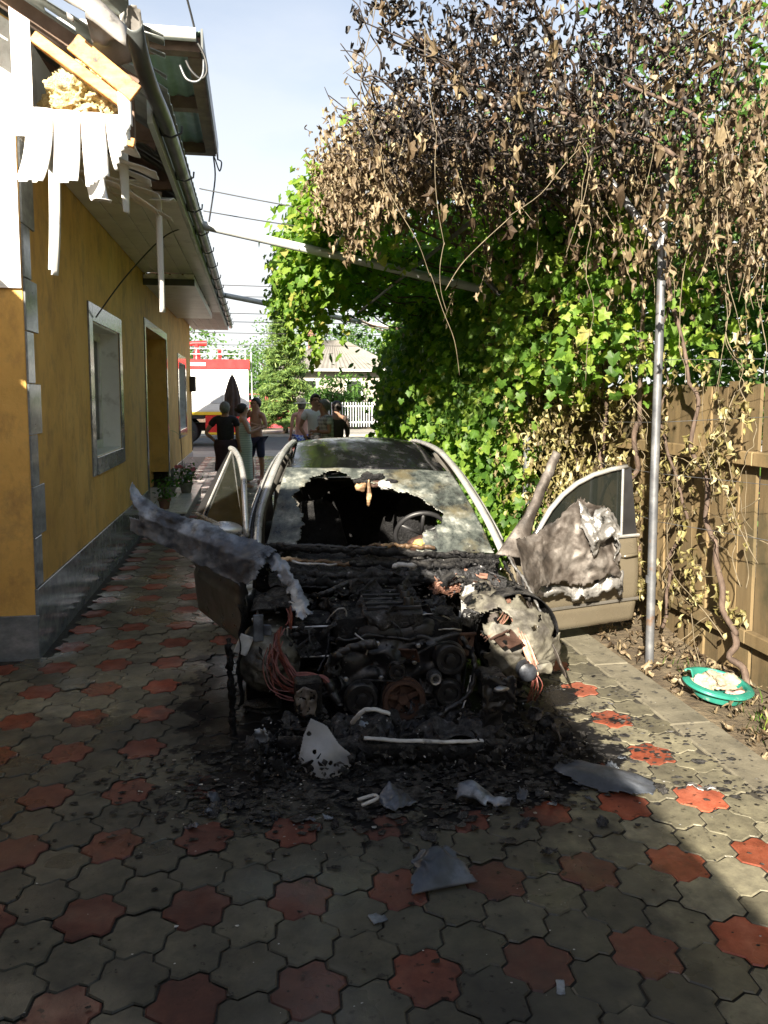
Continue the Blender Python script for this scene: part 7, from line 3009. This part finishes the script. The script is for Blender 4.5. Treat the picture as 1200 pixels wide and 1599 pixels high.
    for s in (-1, 1):
        mb = MB()
        mb.lathe([(.001, 0), (.009, .003), (.001, .006)], tuple(V(s * .032, -.098 - stoop * 1.4, 1.628) * k), 8, RX)
        mb.build('eye', M['eye'], t)
    if hat:
        mb = MB()
        mb.lathe([(.19, -.015), (.17, .0), (.105, .012), (.10, .07), (.07, .11), (.001, .115)], tuple(V(0, -stoop * 1.5, 1.68) * k), 24)
        mb.build('hat', M[hat], t, smooth='angle')
    return t


DOWN = {-1: ((-.24, .02, 1.12), (-.25, -.05, .90)), 1: ((.24, .02, 1.12), (.25, -.05, .90))}
G1 = 'onlookers on the drive beside the house'
G2 = 'men talking at the end of the drive'
person('grey-haired woman in a black top and dark skirt, seen from behind, hand on hip', (-.52, 15.2, 0), R(165), 1.72, {-1: DOWN[-1], 1: ((.36, .10, 1.15), (.21, .02, 1.0))},
       {'kind': 'shirt', 'm': 'cloth_black'}, {'kind': 'skirt', 'm': 'cloth_plum', 'hem': .42}, {'m': 'hair_grey', 'low': -.03}, 'skin_dark', build=1.22, group=G1)
person('dark-haired woman in a long mint sleeveless dress with raised forearms', (-.20, 15.9, 0), R(100), 1.68, {-1: ((-.25, -.08, 1.14), (-.17, -.30, 1.22)), 1: ((.25, -.10, 1.15), (.12, -.32, 1.26))},
       {'kind': 'none'}, {'kind': 'dress', 'm': 'cloth_mint', 'hem': .16}, {'m': 'hair_dark', 'bun': True}, 'skin', build=1.12, group=G1)
person('bare-chested man in navy shorts with one hand raised to his shoulder', (.06, 16.9, 0), R(-35), 1.79, {-1: ((-.34, -.06, 1.28), (-.10, -.16, 1.42)), 1: ((.26, -.02, 1.14), (.12, -.20, 1.20))},
       {'kind': 'none'}, {'kind': 'shorts', 'm': 'cloth_navy'}, {'m': 'hair_dark', 'seed': 4}, 'skin_dark', group=G1)
person('shirtless man in a straw hat and blue print shorts, seen from behind', (1.10, 18.2, 0), R(190), 1.74, DOWN, {'kind': 'none'}, {'kind': 'shorts', 'm': 'cloth_blue'}, {'m': 'hair_grey'}, 'skin_pink', build=1.15, hat='straw', group=G2)
person('tall man in a white short-sleeved shirt with a hand in his trouser pocket', (1.22, 15.6, 0), R(10), 1.87, {-1: ((-.29, .03, 1.13), (-.20, -.07, .95)), 1: DOWN[1]}, {'kind': 'shirt', 'm': 'cloth_white'},
       {'kind': 'trousers', 'm': 'cloth_navy'}, {'m': 'hair_brown', 'seed': 5}, 'skin_dark', build=1.05, group=G2)
person('man in a grey checked shirt with folded arms', (1.36, 14.7, 0), R(-75), 1.76, {-1: ((-.27, -.05, 1.16), (.06, -.21, 1.20)), 1: ((.27, -.05, 1.15), (-.06, -.22, 1.16))}, {'kind': 'shirt', 'm': 'cloth_check'},
       {'kind': 'trousers', 'm': 'cloth_black'}, {'m': 'hair_grey', 'seed': 7}, 'skin_dark', stoop=.04, build=1.12, group=G2)
person('dark-haired man in a brown top standing behind the checked shirt', (1.62, 15.5, 0), R(200), 1.73, DOWN, {'kind': 'shirt', 'm': 'cloth_brown', 'sleeve': 'long'}, {'kind': 'trousers', 'm': 'cloth_brown'},
       {'m': 'hair_dark', 'seed': 9}, 'skin_dark', build=1.1, group=G2)
